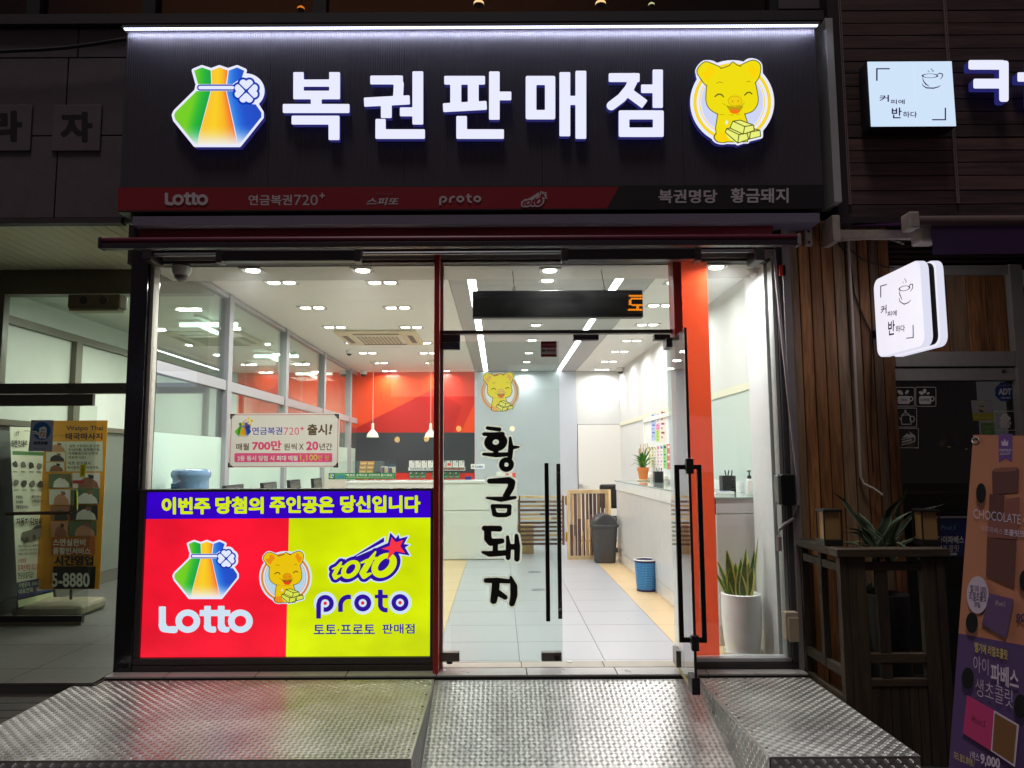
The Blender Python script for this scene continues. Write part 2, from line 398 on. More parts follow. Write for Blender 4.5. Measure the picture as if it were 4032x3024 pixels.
def art(name, layers, o, n, parent, start=1, gap=.0006, thick=0):
    """layers = [(shape, material)], bottom first; each sheet lies a hair above the one below on the plane (o, n)"""
    mb = MB(); mats = []; vcol = {}; o = Vector(o); n = Vector(n).normalized()
    if n.dot(CAM-o) < 0: n = -n
    for k, (sh, mt) in enumerate(layers):
        if mt not in mats: mats.append(mt)
        off = o+n*(gap*(k+start)); mi = mats.index(mt)
        if len(sh) > 2:
            for i, c in enumerate(sh[2]): vcol[len(mb.v)+i] = lin(c)
        mb.add([onp(a, b, off, n) for a, b, _ in sh[0]], sh[1], mi)
    ob = mb.build(name, mats, parent)
    if vcol:
        ca = ob.data.color_attributes.new('print_colour', 'FLOAT_COLOR', 'POINT'); arr = np.ones((len(mb.v), 4), np.float32)
        for i, c in vcol.items(): arr[i, :3] = c
        ca.data.foreach_set('color', arr.ravel())
    return ob

# ================================================================== MATERIALS IN USE
black = S('black_metal', (34, 30, 32), rough=.4, metal=.0, noise=.1)
dkframe = S('dark_frame', (58, 54, 55), rough=.4, noise=.12)
granite = S('black_granite', (20, 20, 24), rough=.12, noise=.25, nscale=30, spec=.7)
redmetal = S('red_metal', (178, 44, 36), rough=.4, noise=.1)
alu = M('aluminium', (.55, .54, .52), rough=.35, metal=1, noise=.1, nscale=20)
silver = S('silver_trim', (190, 190, 192), rough=.35, noise=.08)
plate = M('checker_plate', (.60, .585, .57), rough=.35, metal=.74, noise=.24, nscale=2.6, bump=.05, bscale=90)
white = S('white_paint', (206, 206, 203), rough=.6, noise=.03, nscale=3)
whitegloss = S('white_gloss', (226, 226, 222), rough=.25, noise=.03)
greywall = S('grey_wall', (182, 187, 194), rough=.5, noise=.03, nscale=3)
lgrey = S('light_grey', (196, 196, 196), rough=.5, noise=.03)
redwall = S('red_wall', (205, 42, 30), rough=.3)
dredwall = S('deep_red_wall', (186, 30, 26), rough=.3)
orangewall = S('orange_wall', (235, 72, 28), rough=.3)
charcoal = S('charcoal_wall', (52, 55, 62), rough=.3, noise=.06)
glass = MG('window_glass', (.955, .975, .96), dust=.006)
glass_green = MG('door_glass', (.87, .925, .895), dust=.005)
glass_dim = MG('lobby_glass', (.90, .93, .90))
ink = S('black_ink', (12, 10, 10), rough=.6)
paper = S('white_paper', (236, 235, 230), rough=.7)
LEDC = (232, 234, 255)

# ================================================================== GROUND
g = MB().box(-40, 40, -45, 12, -.60, -.36).build('street', S('asphalt', (58, 56, 56), rough=.85, noise=.3, nscale=6, bump=.5, bscale=90))
g['kind'] = 'structure'

# shop plinth + threshold tiles
yT = Zp(1720, 2659, 0).y                       # street side edge of the tile strip
XL, XR = Zp(399, 2671, 0).x, Zp(3192, 2657, 0).x
plinth = MB().box(XL+.004, XR-.004, yT+.004, .30, -.36, -.012).build('threshold', S('mortar', (70, 68, 66), rough=.9)); plinth['kind'] = 'structure'
tile_mat = S('threshold_tile', (178, 174, 172), rough=.3, noise=.12, nscale=6)
x = Zp(1717, 2660, 0).x; step = .553; edges = [XL, XR]
k = math.floor((XL-x)/step)+1
while x+k*step < XR-.05:
    if x+k*step > XL+.05: edges.append(x+k*step)
    k += 1
edges.sort()
for a, b in zip(edges[:-1], edges[1:]):
    MB().box(a+.0025, b-.0025, yT, .0, -.012, 0).build('tile', tile_mat, plinth, bevel=.002)
# door sill strip between the door jambs (inside the door line)
XD0, XD1 = Yp(1728, 2000, 0).x, Yp(2668, 1200, 0).x
e0 = XD0
for i in range(3):
    e1 = XD0+(XD1-XD0)*(i+1)/3
    MB().box(e0+.002, e1-.002, .003, .145, -.012, .002).build('tile', S('sill_tile', (150, 142, 128), rough=.4, noise=.25, nscale=9), plinth, bevel=.002); e0 = e1

# ---- chequer plate platforms and ramp
def treads(P, U, V, nrm, lu, lv, inset=.003, cell=.0278, rnd=1):
    """five-bar tread pattern on a plate with corner P and unit axes U, V"""
    vs = []; fs = []; P, U, V, nrm = map(Vector, (P, U, V, nrm)); h = .0017
    nu, nv = round((lu-2*inset)/cell), round((lv-2*inset)/cell); cu, cv = (lu-2*inset)/nu, (lv-2*inset)/nv
    for i in range(nu):
        for j in range(nv):
            c = P+U*(inset+cu*(i+.5))+V*(inset+cv*(j+.5))
            s = 1 if (i+j) % 2 else -1
            a = (U*s+V).normalized(); b = (V*-s+U).normalized()
            for q in range(5):
                w = (q-2)*.0048; L = .0112 if q in (1, 2, 3) else .0096
                o = c+b*w; n0 = len(vs)
                vs += [o-a*L, o-a*L*.45+b*.0016, o+a*L*.45+b*.0016, o+a*L, o+a*L*.45-b*.0016, o-a*L*.45-b*.0016, o-a*L*.5+nrm*h, o+a*L*.5+nrm*h]
                fs += [[n0+z for z in f] for f in ((0, 6, 1), (1, 6, 7, 2), (2, 7, 3), (3, 7, 4), (4, 7, 6, 5), (5, 6, 0))]
    mb = MB(); mb.v = [tuple(v) for v in vs]; mb.f = fs; mb.m = [0]*len(fs); return mb
ZP = -.02
PL0, PL1 = Zp(334, 2675, ZP).x, (Zp(1717, 2663, ZP).x+Zp(1612, 2987, ZP).x)/2
PR0, PR1 = (Zp(2758, 2668, ZP).x+Zp(3028, 2990, ZP).x)/2, (Zp(3188, 2662, ZP).x+Zp(3630, 2990, ZP).x)/2
yF = Zp(1610, 2987, ZP).y; yB = yT-.012
def platform(name, label, x0, x1, seams, inner):
    t = thing(name, label, 'step', ((x0+x1)/2, (yF+yB)/2, -.36))
    es = [x0]+seams+[x1]
    for a, b in zip(es[:-1], es[1:]):
        MB().box(a+.0012, b-.0012, yF, yB, ZP-.004, ZP).build('top_plate', plate, t)
        o = treads((a, yF, ZP), (1, 0, 0), (0, 1, 0), (0, 0, 1), b-a, yB-yF).build('tread_bars', plate, t); o['kind'] = 'stuff'
    MB().box(x0+.003, x1-.003, yF+.002, yF+.006, -.36, ZP-.005).build('front_panel', plate, t)
    o = treads((x0, yF+.002, -.358), (1, 0, 0), (0, 0, 1), (0, -1, 0), x1-x0, .33).build('front_tread_bars', plate, t); o['kind'] = 'stuff'
    xs = x1 if inner > 0 else x0
    MB().box(xs-.0035, xs+.0005, yF+.007, yB, -.36, ZP-.005).build('side_panel', plate, t)
    o = treads((xs+(.0005 if inner > 0 else -.0035), yF+.01, -.358), (0, 1, 0), (0, 0, 1), (inner, 0, 0), yB-yF-.01, .33).build('side_tread_bars', plate, t); o['kind'] = 'stuff'
    r = MB(); 
    for k in range(6):
        f = (k+.5)/6
        for (px_, py_) in ((x0+(x1-x0)*f, yB-.02), (xs-inner*.02, yF+(yB-yF)*f)):
            r.lathe([(.006, 0), (.005, .003), (.002, .004)], (px_, py_, ZP), 8)
    o = r.build('rivets', S('rivet_dark', (48, 44, 42), rough=.5, metal=.5), t); o['kind'] = 'stuff'
    return t
seam = (Zp(985, 2669, ZP).x+Zp(618, 2988, ZP).x)/2
platform('metal_platform', 'wide chequer-plate metal platform with red and green glow below the lit lotto panel', PL0, PL1, [seam], 1)
platform('metal_platform', 'narrow chequer-plate metal platform beside the wooden railing', PR0, PR1, [], -1)
t = thing('metal_ramp', 'sloping chequer-plate ramp leading up to the open glass door', 'ramp', ((PL1+PR0)/2, yB, -.2))
sl = .26; Lr = 1.30; d = Vector((0, -1, -sl)).normalized(); nrm = Vector((0, -sl, 1)).normalized()
P0 = Vector((PL1+.004, yB, ZP-.006)); wr = PR0-PL1-.008
MB().prism([P0, P0+Vector((wr, 0, 0)), P0+Vector((wr, 0, 0))+d*Lr, P0+d*Lr], -nrm*.004).build('ramp_plate', plate, t)
o = treads(P0+Vector((0, 0, 0)), (1, 0, 0), d, nrm, wr, Lr).build('tread_bars', plate, t); o['kind'] = 'stuff'

# lobby front deck: dark timber boards stepping down to the left platform
deck = struct('deck'); dm = MWOOD('deck_wood', lin((30, 26, 24)), lin((56, 48, 44)), 0)
y0 = Zp(150, 2692, -.06).y
for k in range(8):
    MB().box(-6.5, PL0+.02 if k > 0 else PL0+.25, y0-.125*k-.118, y0-.125*k, -.085, -.06).build('plank', dm, deck, bevel=.003)
MB().box(-6.5, PL0-.01, y0-1.1, y0, -.36, -.11).build('deck_base', black, deck)

# ================================================================== LOBBY (neighbouring entrance, left)
XLOB = -4.28; YDOOR = Zp(150, 2465, 0.0).y
lob_wall = S('lobby_wall', (206, 210, 200), rough=.5, noise=.04)
lob_grey = S('lobby_dado', (112, 116, 108), rough=.35, noise=.05)
ZC = 2.75                             # shop ceiling height
XWL = (Zp(810, 1102, ZC).x+Zp(1396, 1463, ZC).x)/2   # shop side wall plane
XPL = XWL-.03
stone = S('lobby_stone', (84, 83, 78), rough=.5, noise=.22, nscale=14, bump=.08)
lf = struct('lobby_floor')
ylf = Zp(100, 2690, 0).y
ys = [ylf]+[ylf+.32+.62*k for k in range(15)]
MB().box(-6.6, XPL-.02, ylf+.003, 8.6, -.3, -.012).build('floor_base', S('mortar', (70, 68, 66)), lf)
for a, b in zip(ys[:-1], ys[1:]):
    xx = -6.55
    while xx < XPL-.05:
        e = min(xx+.9, XPL-.03)
        MB().box(xx+.002, e-.002, a+.002, b-.002, -.012, 0).build('tile', stone, lf); xx += .9
# soffit planks running inward
zs = Yp(200, 872, 0.0).z
sof = struct('soffit'); ys1 = Zp(200, 1096, zs).y
sm = S('soffit_plank', (232, 226, 196), rough=.5, noise=.05)
x = XPL-.03
pw = .094
while x > -6.0:
    MB().box(x-pw+.011, x, .03, ys1, zs, zs+.012).build('plank', sm, sof, bevel=.002); x -= pw
MB().box(-6.0, XPL-.03, .0, .028, zs-.012, zs+.04).build('edge_trim', S('trim_cream', (150, 140, 128), rough=.5), sof)
MB().box(-6.0, XPL-.03, .03, ys1, zs+.02, zs+.04).build('backing', black, sof)
# door front
olive = S('olive_frame', (96, 92, 74), rough=.4, noise=.1)
t = thing('lobby_entrance', 'olive metal entrance frame with glass transom left of the lotto shop', 'door frame', (-4, YDOOR, 0))
zc0 = Yp(200, 1160, YDOOR).z; zd1 = Yp(200, 1510, YDOOR).z; zd0 = Yp(200, 1550, YDOOR).z
MB().box(-6, XPL-.03, YDOOR-.02, YDOOR+.10, zc0, zs+.3).build('header', olive, t)
MB().box(-6, XPL-.03, YDOOR-.01, YDOOR+.07, zd0, zd1).build('transom_bar', S('bronze', (62, 58, 46), rough=.3, noise=.1), t)
MB().box(-6, XPL-.04, YDOOR+.015, YDOOR+.025, zd1, zc0).build('pane', glass_dim, t)
xq = Yp(5, 1400, YDOOR).x; MB().box(xq-.05, xq+.005, YDOOR-.012, YDOOR+.06, zd1, zc0).build('post', olive, t)
a = RR(265, 1157, 472, 1222, YDOOR-.15)
t = thing('emergency_light', 'boxy beige emergency lamp unit hanging under the entrance header', 'lamp', (a[0], YDOOR-.1, a[2]))
bm_ = S('beige_plastic', (104, 98, 76), rough=.5, noise=.1)
MB().box(a[0], a[1], YDOOR-.15, YDOOR-.022, a[2]+.02, a[3]).build('body', bm_, t, bevel=.012)
MB().box(a[0]+.01, a[1]-.01, YDOOR-.145, YDOOR-.03, a[2], a[2]+.019).build('base_lip', S('beige_light', (150, 144, 116), rough=.5), t, bevel=.006)
for px_ in (330, 408):
    p = Yp(px_, 1182, YDOOR-.15); MB().lathe([(.034, 0), (.034, .006), (.026, .009)], (0, 0, 0), 20).build('lens', dkframe, t, local=True)
    o = t.children[-1]; o.matrix_parent_inverse = Matrix(); o.location = p-t.location; o.rotation_euler = (math.radians(90), 0, 0)
# lobby door leaf
a = RR(-60, 1555, 352, 2466, YDOOR)
t = thing('lobby_door', 'frameless glass door with bronze rails and crash bar beside the banners', 'door', (a[0], YDOOR, 0))
xr = a[1]
MB().box(-6, xr-.03, YDOOR+.02, YDOOR+.06, Yp(200, 1597, YDOOR).z, zd0-.004).build('top_rail', S('bronze', (62, 58, 46)), t)
MB().box(-6, xr-.03, YDOOR+.02, YDOOR+.06, .012, Yp(150, 2428, YDOOR).z).build('bottom_rail', black, t)
MB().box(-6, xr-.03, YDOOR+.012, YDOOR+.02, .006, .024).build('sill_strip', S('brass_dull', (120, 112, 84), rough=.35, metal=.6), t)
MB().box(-6, xr, YDOOR+.034, YDOOR+.044, Yp(150, 2427, YDOOR).z, Yp(200, 1598, YDOOR).z).build('pane', glass_dim, t)
bz = Yp(150, 2022, YDOOR)
MB().tube([Yp(25, 2023, YDOOR-.06), Yp(275, 2018, YDOOR-.06)], .014, 10).build('push_bar', S('bronze_bar', (86, 72, 58), rough=.3, metal=.6), t, smooth=True)
MB().tube([Yp(275, 2018, YDOOR-.06), Yp(300, 2010, YDOOR-.05), Yp(300, 1930, YDOOR-.05), Yp(285, 1926, YDOOR+.03)], .014, 10).build('handle', S('dull_steel', (120, 118, 96), rough=.3, metal=.7), t, smooth=True)
MB().tube([Yp(303, 1935, YDOOR-.066), Yp(303, 2004, YDOOR-.066)], .006, 6).build('handle_strip', S('yellow_strip', (196, 200, 40)), t)
# lobby shell
lw = struct('lobby_wall')
MB().box(XLOB-.1, XLOB, YDOOR+.1, 8.5, 0, 3.2).build('upper_wall', lob_wall, lw)
zg = Xp(300, 1590, XLOB+.004).z
MB().box(XLOB, XLOB+.006, YDOOR+.1, 8.5, .13, 1.62).build('dado_panel', lob_grey, lw)
MB().box(XLOB, XLOB+.012, YDOOR+.1, 8.5, 0, .126).build('skirting', S('skirting', (92, 90, 80), rough=.4), lw)
MB().box(XLOB, XLOB+.05, YDOOR+.1, 8.5, 2.50, 2.57).build('rail', olive, lw)
MB().box(XLOB, XLOB+.05, YDOOR+.1, 8.5, 1.62, 1.67).build('rail', olive, lw)
for yy in (2.55, 4.2, 5.9, 7.4):
    MB().box(XLOB, XLOB+.055, yy, yy+.11, 1.67, 2.5).build('post', olive, lw)
for a_, b_ in ((4.4, 4.95), (5.1, 5.6), (6.3, 7.1)):
    MB().box(XLOB+.007, XLOB+.02, a_, b_, 1.16, 1.62).build('panel', lob_wall, lw)
MB().box(-6.6, XPL+.02, 8.5, 8.6, 0, 3.2).build('end_wall', lob_wall, lw)
MB().box(XLOB+.8, XLOB+1.35, 8.46, 8.498, 0, 2.0).build('end_door', lob_grey, lw)
MB().box(-6.6, XPL-.02, YDOOR+.1, 8.6, 2.78, 2.9).build('lobby_ceiling', lob_wall)['kind'] = 'structure'
MB().box(-6.7, -6.6, -.1, YDOOR, -.3, 3.4).build('porch_wall', S('porch_wall', (110, 106, 96), rough=.6, noise=.1))['kind'] = 'structure'
tube = ME('fluorescent', (220, 255, 240), 6)
for i, yy in enumerate((2.9, 5.3, 7.4)):
    t = thing('fluorescent_lamp', ('cross-shaped fluorescent lamp seen through the first pane of the glass partition', 'cross-shaped fluorescent lamp midway along the lobby ceiling', 'cross-shaped fluorescent lamp at the far end of the lobby ceiling')[i], 'lamp', (-3.05, yy, 2.775), 'fluorescent lamps on the lobby ceiling')
    MB().box(-.32, .32, -.03, .03, -.02, .0).box(-.03, .03, -.32, .32, -.021, .001).build('housing', white, t, local=True)
    MB().tube([(-.30, 0, -.045), (.30, 0, -.045)], .022, 10).build('tube', tube, t, smooth=True, local=True)
    MB().tube([(0, -.30, -.09), (0, .30, -.09)], .022, 10).build('tube', tube, t, smooth=True, local=True)
    arealight('lamp_light', (0, 0, -.13), (0, 0, 0), .6, .6, (44 if i else 34), (.96, 1, .90), t, local=True)
xq = Yp(566, 1250, YDOOR+.35).x  # added lamp, hidden by the column, to brighten the banners
t = thing('lobby_fill_lamp', 'unseen added fill lamp hidden behind the granite column, lighting the lobby banners', 'lamp', (xq, YDOOR+.35, 2.775))
MB().lathe([(.075, 0), (.075, -.02), (.068, -.024)], (0, 0, 0), 20).build('housing', white, t, local=True, smooth=True); MB().lathe([(.066, -.0245), (.055, -.04), (.02, -.045)], (0, 0, 0), 20).build('diffuser', tube, t, local=True, smooth=True)
arealight('lamp_light', (0, 0, -.06), (0, 0, 0), .12, .12, 16, (.98, 1, .92), t, local=True)
# banners in the lobby
YB1 = YDOOR+.55
og = S('banner_orange', (226, 158, 44), rough=.6); obr = S('banner_brown', (176, 96, 40), rough=.6); cream = S('banner_cream', (226, 226, 200), rough=.6)
skin = S('print_skin', (196, 140, 108), rough=.6); skin2 = S('print_skin_dark', (150, 98, 72), rough=.6); pdark = S('print_dark', (52, 48, 44), rough=.6); pwhite = S('print_white', (222, 220, 208), rough=.6); pred = S('print_red', (170, 30, 40), rough=.6); pgreen = S('print_green', (90, 110, 80), rough=.6)
def Q(s, x, y, k=.3617): return x*k, 1600+y*k   # zoom crop -> picture
a = RR(150, 1656, 421, 2320, YB1)
t = thing('massage_banner', 'tall orange upright massage banner with photo tiles behind the lobby door', 'banner', ((a[0]+a[1])/2, YB1, 0))
MB().box(a[0], a[1]-.03, YB1, YB1+.004, a[2], a[3]).build('sheet', og, t)
L = []
def tri(pts, m_): L.append((pol(*[Q(0, *p) for p in pts]), m_))
def rc(x0, y0, x1, y1, m_): tri([(x0, y0), (x1, y0), (x1, y1), (x0, y1)], m_)
rc(722, 382, 1118, 708, cream)
for (x0, y0, x1, y1, bgm, fg) in ((500, 385, 718, 490, pwhite, skin), (500, 500, 712, 600, pwhite, pdark), (500, 610, 700, 710, pwhite, skin2), (530, 735, 770, 885, pgreen, pwhite), (790, 725, 1090, 888, pwhite, skin2), (535, 905, 765, 1070, pwhite, skin), (775, 895, 1080, 1060, pgreen, pwhite), (550, 1085, 750, 1240, skin2, pdark), (765, 1075, 1062, 1235, pdark, pwhite), (555, 1255, 740, 1418, skin, skin2), (752, 1245, 1050, 1415, pgreen, skin)):
    rc(x0, y0, x1, y1, bgm); w, h = x1-x0, y1-y0
    tri([(x0+w*.2, y1-2), (x0+w*.25, y0+h*.55), (x0+w*.45, y0+h*.3), (x0+w*.65, y0+h*.28), (x0+w*.9, y0+h*.65), (x0+w*.95, y1-2)], fg)
    tri([(x0+w*.55, y0+h*.1), (x0+w*.75, y0+h*.15), (x0+w*.78, y0+h*.35), (x0+w*.6, y0+h*.4)], skin2 if fg is not skin2 else pdark)
rc(792, 805, 915, 838, pred)
rc(560, 1425, 1035, 1615, obr)
def tt(s, x0, y0, x1, y1, m_, off=.02, **k): p, q = Q(0, x0, y0), Q(0, x1, y1); L.append((T(s, p[0], p[1], q[0], q[1], off, **k), m_))
tt('Watpo Thai', 722, 212, 1122, 275, pdark); tt('태국마사지', 712, 290, 1115, 362, pdark, .04)
tt('심한 스트레스로 인한', 752, 415, 1085, 448, pdark); tt('만성두통, 뒷목뻐근함,', 748, 455, 1092, 488, pdark); tt('어깨통증으로 인하여', 745, 497, 1062, 528, pdark); tt('괴로우시죠?', 740, 540, 935, 572, pdark); tt('저희 왓포에서', 738, 600, 985, 640, pdark); tt('속시원하게 풀어보세요', 732, 648, 1072, 682, pdark)
tt('poThai', 580, 305, 690, 335, S('print_green2', (120, 130, 40)), .01)
tt('스면실완비', 575, 1440, 930, 1520, pwhite, .03); tt('품할인서비스', 575, 1535, 985, 1612, pwhite, .03)
def q2(x, y): return x*.3919, 2150+y*.3919      # lower crop
p = [q2(*c) for c in ((535, 205), (962, 205), (950, 430), (535, 430))]; L.append((pol(*p), ink))
p, q = q2(545, 95), q2(938, 198); L.append((T('시간영업', p[0], p[1], q[0], q[1], .05), ink))
p, q = q2(520, 268), q2(900, 412); L.append((T('5-8880', p[0], p[1], q[0], q[1], .03), pwhite))
art('print', L, (0, YB1, 0), (0, 1, 0), t)
p = Zp(300, 2372, 0)
MB().box(a[0]-.02, a[1]-.06, YB1-.22, YB1+.2, 0, .10).build('weight_base', S('stone_base', (150, 142, 120), rough=.8, noise=.2), t, bevel=.03)
MB().tube([((a[0]+a[1])/2, YB1+.05, .08), ((a[0]+a[1])/2, YB1+.02, a[3]-.02)], .012, 8).build('pole', dkframe, t)
# second banner, standing along the left wall
A = Zp(66, 2400, .08); B = Zp(205, 2350, .08); u = (B-A).normalized(); n2 = Vector((-u.y, u.x, 0))
t = thing('loan_banner', 'narrow cream banner with blue edge and rows of pictured goods in the lobby', 'banner', (A.x, A.y, 0))
ztop = onp(32, 1672, A, n2).z; wB = (B-A).length
MB().prism([A, B, B+Vector((0, 0, ztop-.08)), A+Vector((0, 0, ztop-.08))], -n2*.004 if n2.dot(CAM-A) > 0 else n2*.004).build('sheet', S('banner_blue', (64, 66, 104), rough=.6), t)
L = []; gold = S('print_gold', (190, 196, 150), rough=.6); pblue = S('print_navy', (40, 46, 92), rough=.6); pgr = S('print_green3', (84, 130, 74), rough=.6); pgy = S('print_grey', (120, 116, 100), rough=.6); pgy2 = S('print_grey2', (70, 70, 62), rough=.6)
L.append((pol((38, 1680), (172, 1684), (207, 2268), (66, 2294)), cream))
L.append((pol(Q(0, 135, 485), Q(0, 480, 500), Q(0, 482, 538), Q(0, 137, 528)), pgr))
for r, yy in enumerate((632, 830)):
    for c in range(4):
        cx_ = 165+c*88+r*12; w = 34
        L.append((pol(*[Q(0, cx_+w*math.cos(2*math.pi*k/9+r+c)*(.8+.25*((k*7+c*3) % 4)/3), yy+c*6+40*math.sin(2*math.pi*k/9+r+c)*(.75+.3*((k*5+c) % 3)/2)) for k in range(9)]), pgy if (r+c) % 2 else pgy2))
        L.append((pol(*[Q(0, cx_+x_, yy+75+y_) for x_, y_ in ((-24, 0), (24, 2), (24, 12), (-24, 10))]), pgy))
for s, x0, y0, x1, y1, mt in (('IT', 180, 275, 212, 320, pdark), ('프렌즈대부', 118, 365, 300, 445, pdark), ('명품매입', 175, 970, 246, 1005, pdark), ('출장서비스', 345, 965, 448, 998, pdark), ('위탁판매', 172, 1025, 250, 1060, pdark), ('소액대출서비스', 345, 1015, 498, 1050, pdark), ('명품감정서비스', 175, 1075, 315, 1115, pdark), ('자동차 담보대출', 178, 1215, 512, 1300, pdark)):
    p, q = Q(0, x0, y0), Q(0, x1, y1); L.append((T(s, p[0], p[1], q[0], q[1], .03, dy=-3 if y0 > 1100 else 0), mt))
car = [(245, 1420), (250, 1370), (345, 1340), (400, 1290), (530, 1275), (548, 1300), (545, 1400), (390, 1440), (380, 1460), (300, 1465), (250, 1450)]
L.append((pol(*[Q(0, *c) for c in car]), pgy)); L.append((pol(*[Q(0, *c) for c in ((350, 1338), (405, 1295), (500, 1285), (505, 1320))]), pgy2))
for cx_, cy_ in ((372, 1425), (530, 1395), (292, 1452)): L.append((pol(*[Q(0, cx_+20*math.cos(k*.785), cy_+32*math.sin(k*.785)) for k in range(8)]), pgy2))
for i, s in enumerate(('차량 이용중 쉽고 빠른대출!', '수수료를 타면 꼭 그대로, 마찬오면 NO', '신용등급 상관없는 당일 현금지급 가능')):
    p, q = Q(0, 195, 1510+i*42), Q(0, 440, 1538+i*42); L.append((T(s, p[0], p[1], q[0], q[1], .02, dy=-4), pgy2))
for s, x0, y0, x1, y1 in (('스마트폰', 180, 130, 265, 175), ('및 파손액정 최고가 매입', 180, 185, 440, 250), ('현금당일지급!!', 180, 265, 340, 330)):
    p, q = q2(x0, y0), q2(x1, y1); L.append((T(s, p[0], p[1], q[0], q[1], .02, dy=-4), pred if y0 < 250 else pgy2))
L.append((pol(q2(400, 240), q2(440, 105), q2(495, 115), q2(460, 285)), pgy2))
L.append((pol(q2(172, 372), q2(522, 300), q2(540, 440), q2(180, 520)), pblue))
for s, x0, y0, x1, y1 in (('가맹문의. 010-2774-9311', 185, 375, 515, 425), ('대표전화. 1899-9491', 188, 435, 520, 485)):
    p, q = q2(x0, y0), q2(x1, y1); L.append((T(s, p[0], p[1], q[0], q[1], .02, dy=-22*.95), gold))
L.append((pol(q2(180, 545), q2(535, 462), q2(537, 520), q2(186, 618)), gold))
L.append((T('www.friends', Q(0, 262, 255)[0], Q(0, 262, 255)[1], Q(0, 322, 275)[0], Q(0, 322, 275)[1], .01), pgy2))
art('print', L, A, n2, t)
MB().tube([A+Vector((-.05, .1, -.06)), A+Vector((-.1, .35, .9))], .012, 6).tube([A+Vector((-.02, .6, -.06)), A+Vector((-.1, .35, .9))], .012, 6).tube([A+Vector((-.1, .35, .9)), A+Vector((.0, .3, ztop-.1))], .012, 6).build('stand', dkframe, t)
MB().box(A.x-.12, B.x+.34, A.y+.1, A.y+.5, 0, .075).build('weight_base', S('stone_base', (150, 142, 120)), t, bevel=.03)
# stickers on the lobby door
t = thing('smoke_free_sticker', 'grey and blue smoke-free building sticker on the lobby door glass', 'sticker', Yp(165, 1720, YDOOR))
yst = YDOOR+.033
def qs(x, y): return x*.3617, 1600+y*.3617
sg = S('sticker_grey', (150, 152, 172), rough=.5); sb = S('sticker_blue', (30, 84, 140), rough=.5)
L = [(pol(qs(340, 150), qs(585, 150), qs(570, 490), qs(308, 488)), sg)]
L.append((pol(*[qs(455+98*math.cos(k*.314), 268+98*math.sin(k*.314)) for k in range(20)]), sb))
L.append((pol(qs(428, 235), qs(482, 218), qs(508, 235), qs(500, 348), qs(425, 346)), pwhite))
L.append((pol(qs(352, 272), qs(390, 268), qs(424, 290), qs(424, 300), qs(388, 280), qs(354, 282)), pwhite)); L.append((pol(qs(354, 292), qs(390, 288), qs(424, 308), qs(424, 318), qs(388, 298), qs(356, 300)), pwhite))
gg = Grid(420, 260, 510, 350, 3); L.append((xf(shp(gg, un(gg.ring(464, 305, 26, 26, 4), gg.bar(445, 288, 483, 322, 4, 1))), .3617, 0, 1600), pred))
for x_ in (448, 472): L.append((pol(qs(x_, 250), qs(x_+14, 250), qs(x_+14, 265), qs(x_, 265)), sb))
p, q = qs(362, 380), qs(522, 415); L.append((T('금연건물', p[0], p[1], q[0], q[1], .04), ink))
p, q = qs(365, 452), qs(510, 468); L.append((T('보건 소사 · 오정보건소', p[0], p[1], q[0], q[1], .01), pblue))
art('print', L, (0, yst, 0), (0, 1, 0), t)
t = thing('yellow_sticker', 'small yellow vertical fixed-door sticker on the lobby glass', 'sticker', Yp(325, 1855, YDOOR))
ysm = S('sticker_yellow', (196, 190, 30), rough=.5)
L = [(pol(qs(875, 630), qs(935, 630), qs(925, 772), qs(866, 770)), ysm)]
for i, s in enumerate('고정문'):
    p, q = qs(882, 642+i*36), qs(918, 672+i*36); L.append((T(s, p[0], p[1], q[0], q[1], .02), S('sticker_ink', (150, 84, 20))))
art('print', L, (0, yst, 0), (0, 1, 0), t)

# ================================================================== STONE FACADE ABOVE THE LOBBY
t = thing('stone_facade', 'dark granite-clad wall of the building left of and above the sign', 'wall', (-5, .1, 2.8))
fs = S('facade_stone', (96, 84, 92), rough=.7, noise=.18, nscale=10, bump=.1)
YST = -.03
zA, zB, zC, zD, zE = Yp(200, 860, YST).z, Yp(200, 535, YST).z, Yp(200, 228, YST).z, Yp(200, 112, YST).z, Yp(200, 72, YST).z
MB().box(-7, 6.2, .03, .2, zA, zE).build('backing', black, t)
for z0, z1, xs_ in ((zA, zB, (-10, 232, 1600)), (zB, zC, (-700, 255, 1600)), (zC, zD, (-900, 290, 1600))):
    for a_, b_ in zip(xs_[:-1], xs_[1:]):
        x0, x1 = Yp(a_, 500, YST).x, Yp(b_, 500, YST).x
        if a_ < -5: x0 = -6.9
        MB().box(x0+.004, x1-.004, YST, .028, z0+.004, z1-.004).build('panel', fs, t, bevel=.003)
MB().box(-6.9, Yp(480, 860, YST).x, YST-.01, .028, zA-.035, zA).build('edge_trim', S('purple_trim', (70, 56, 62), rough=.5), t)
MB().box(-6.9, 5.5, YST-.05, .028, zD+.004, zE).build('sill_band', S('sill_band', (60, 54, 60), rough=.6, noise=.1), t)
for nm, lab, (x0, x1), ch, tx in (('letter_plate', 'square stone plaque with brush letter next to the shop sign', (205, 396), '자', (238, 365, 440, 562)), ('letter_plate', 'square stone plaque with brush letter cut by the picture edge', (-70, 122), '라', (-42, 88, 435, 560))):
    a = RR(x0, 412, x1, 594, YST-.014)
    q = thing(nm, lab, 'sign', (a[0], YST, a[2]), 'stone letter plaques on the left facade')
    MB().box(a[0], a[1], YST-.014, YST-.002, a[2], a[3]).build('slab', S('plaque_stone', (104, 92, 98), rough=.5, noise=.1), q, bevel=.004)
    art('letter', [(T(ch, tx[0], tx[2], tx[1], tx[3], .06), S('plaque_letter', (24, 18, 22)))], (0, YST-.014, 0), (0, 1, 0), q)
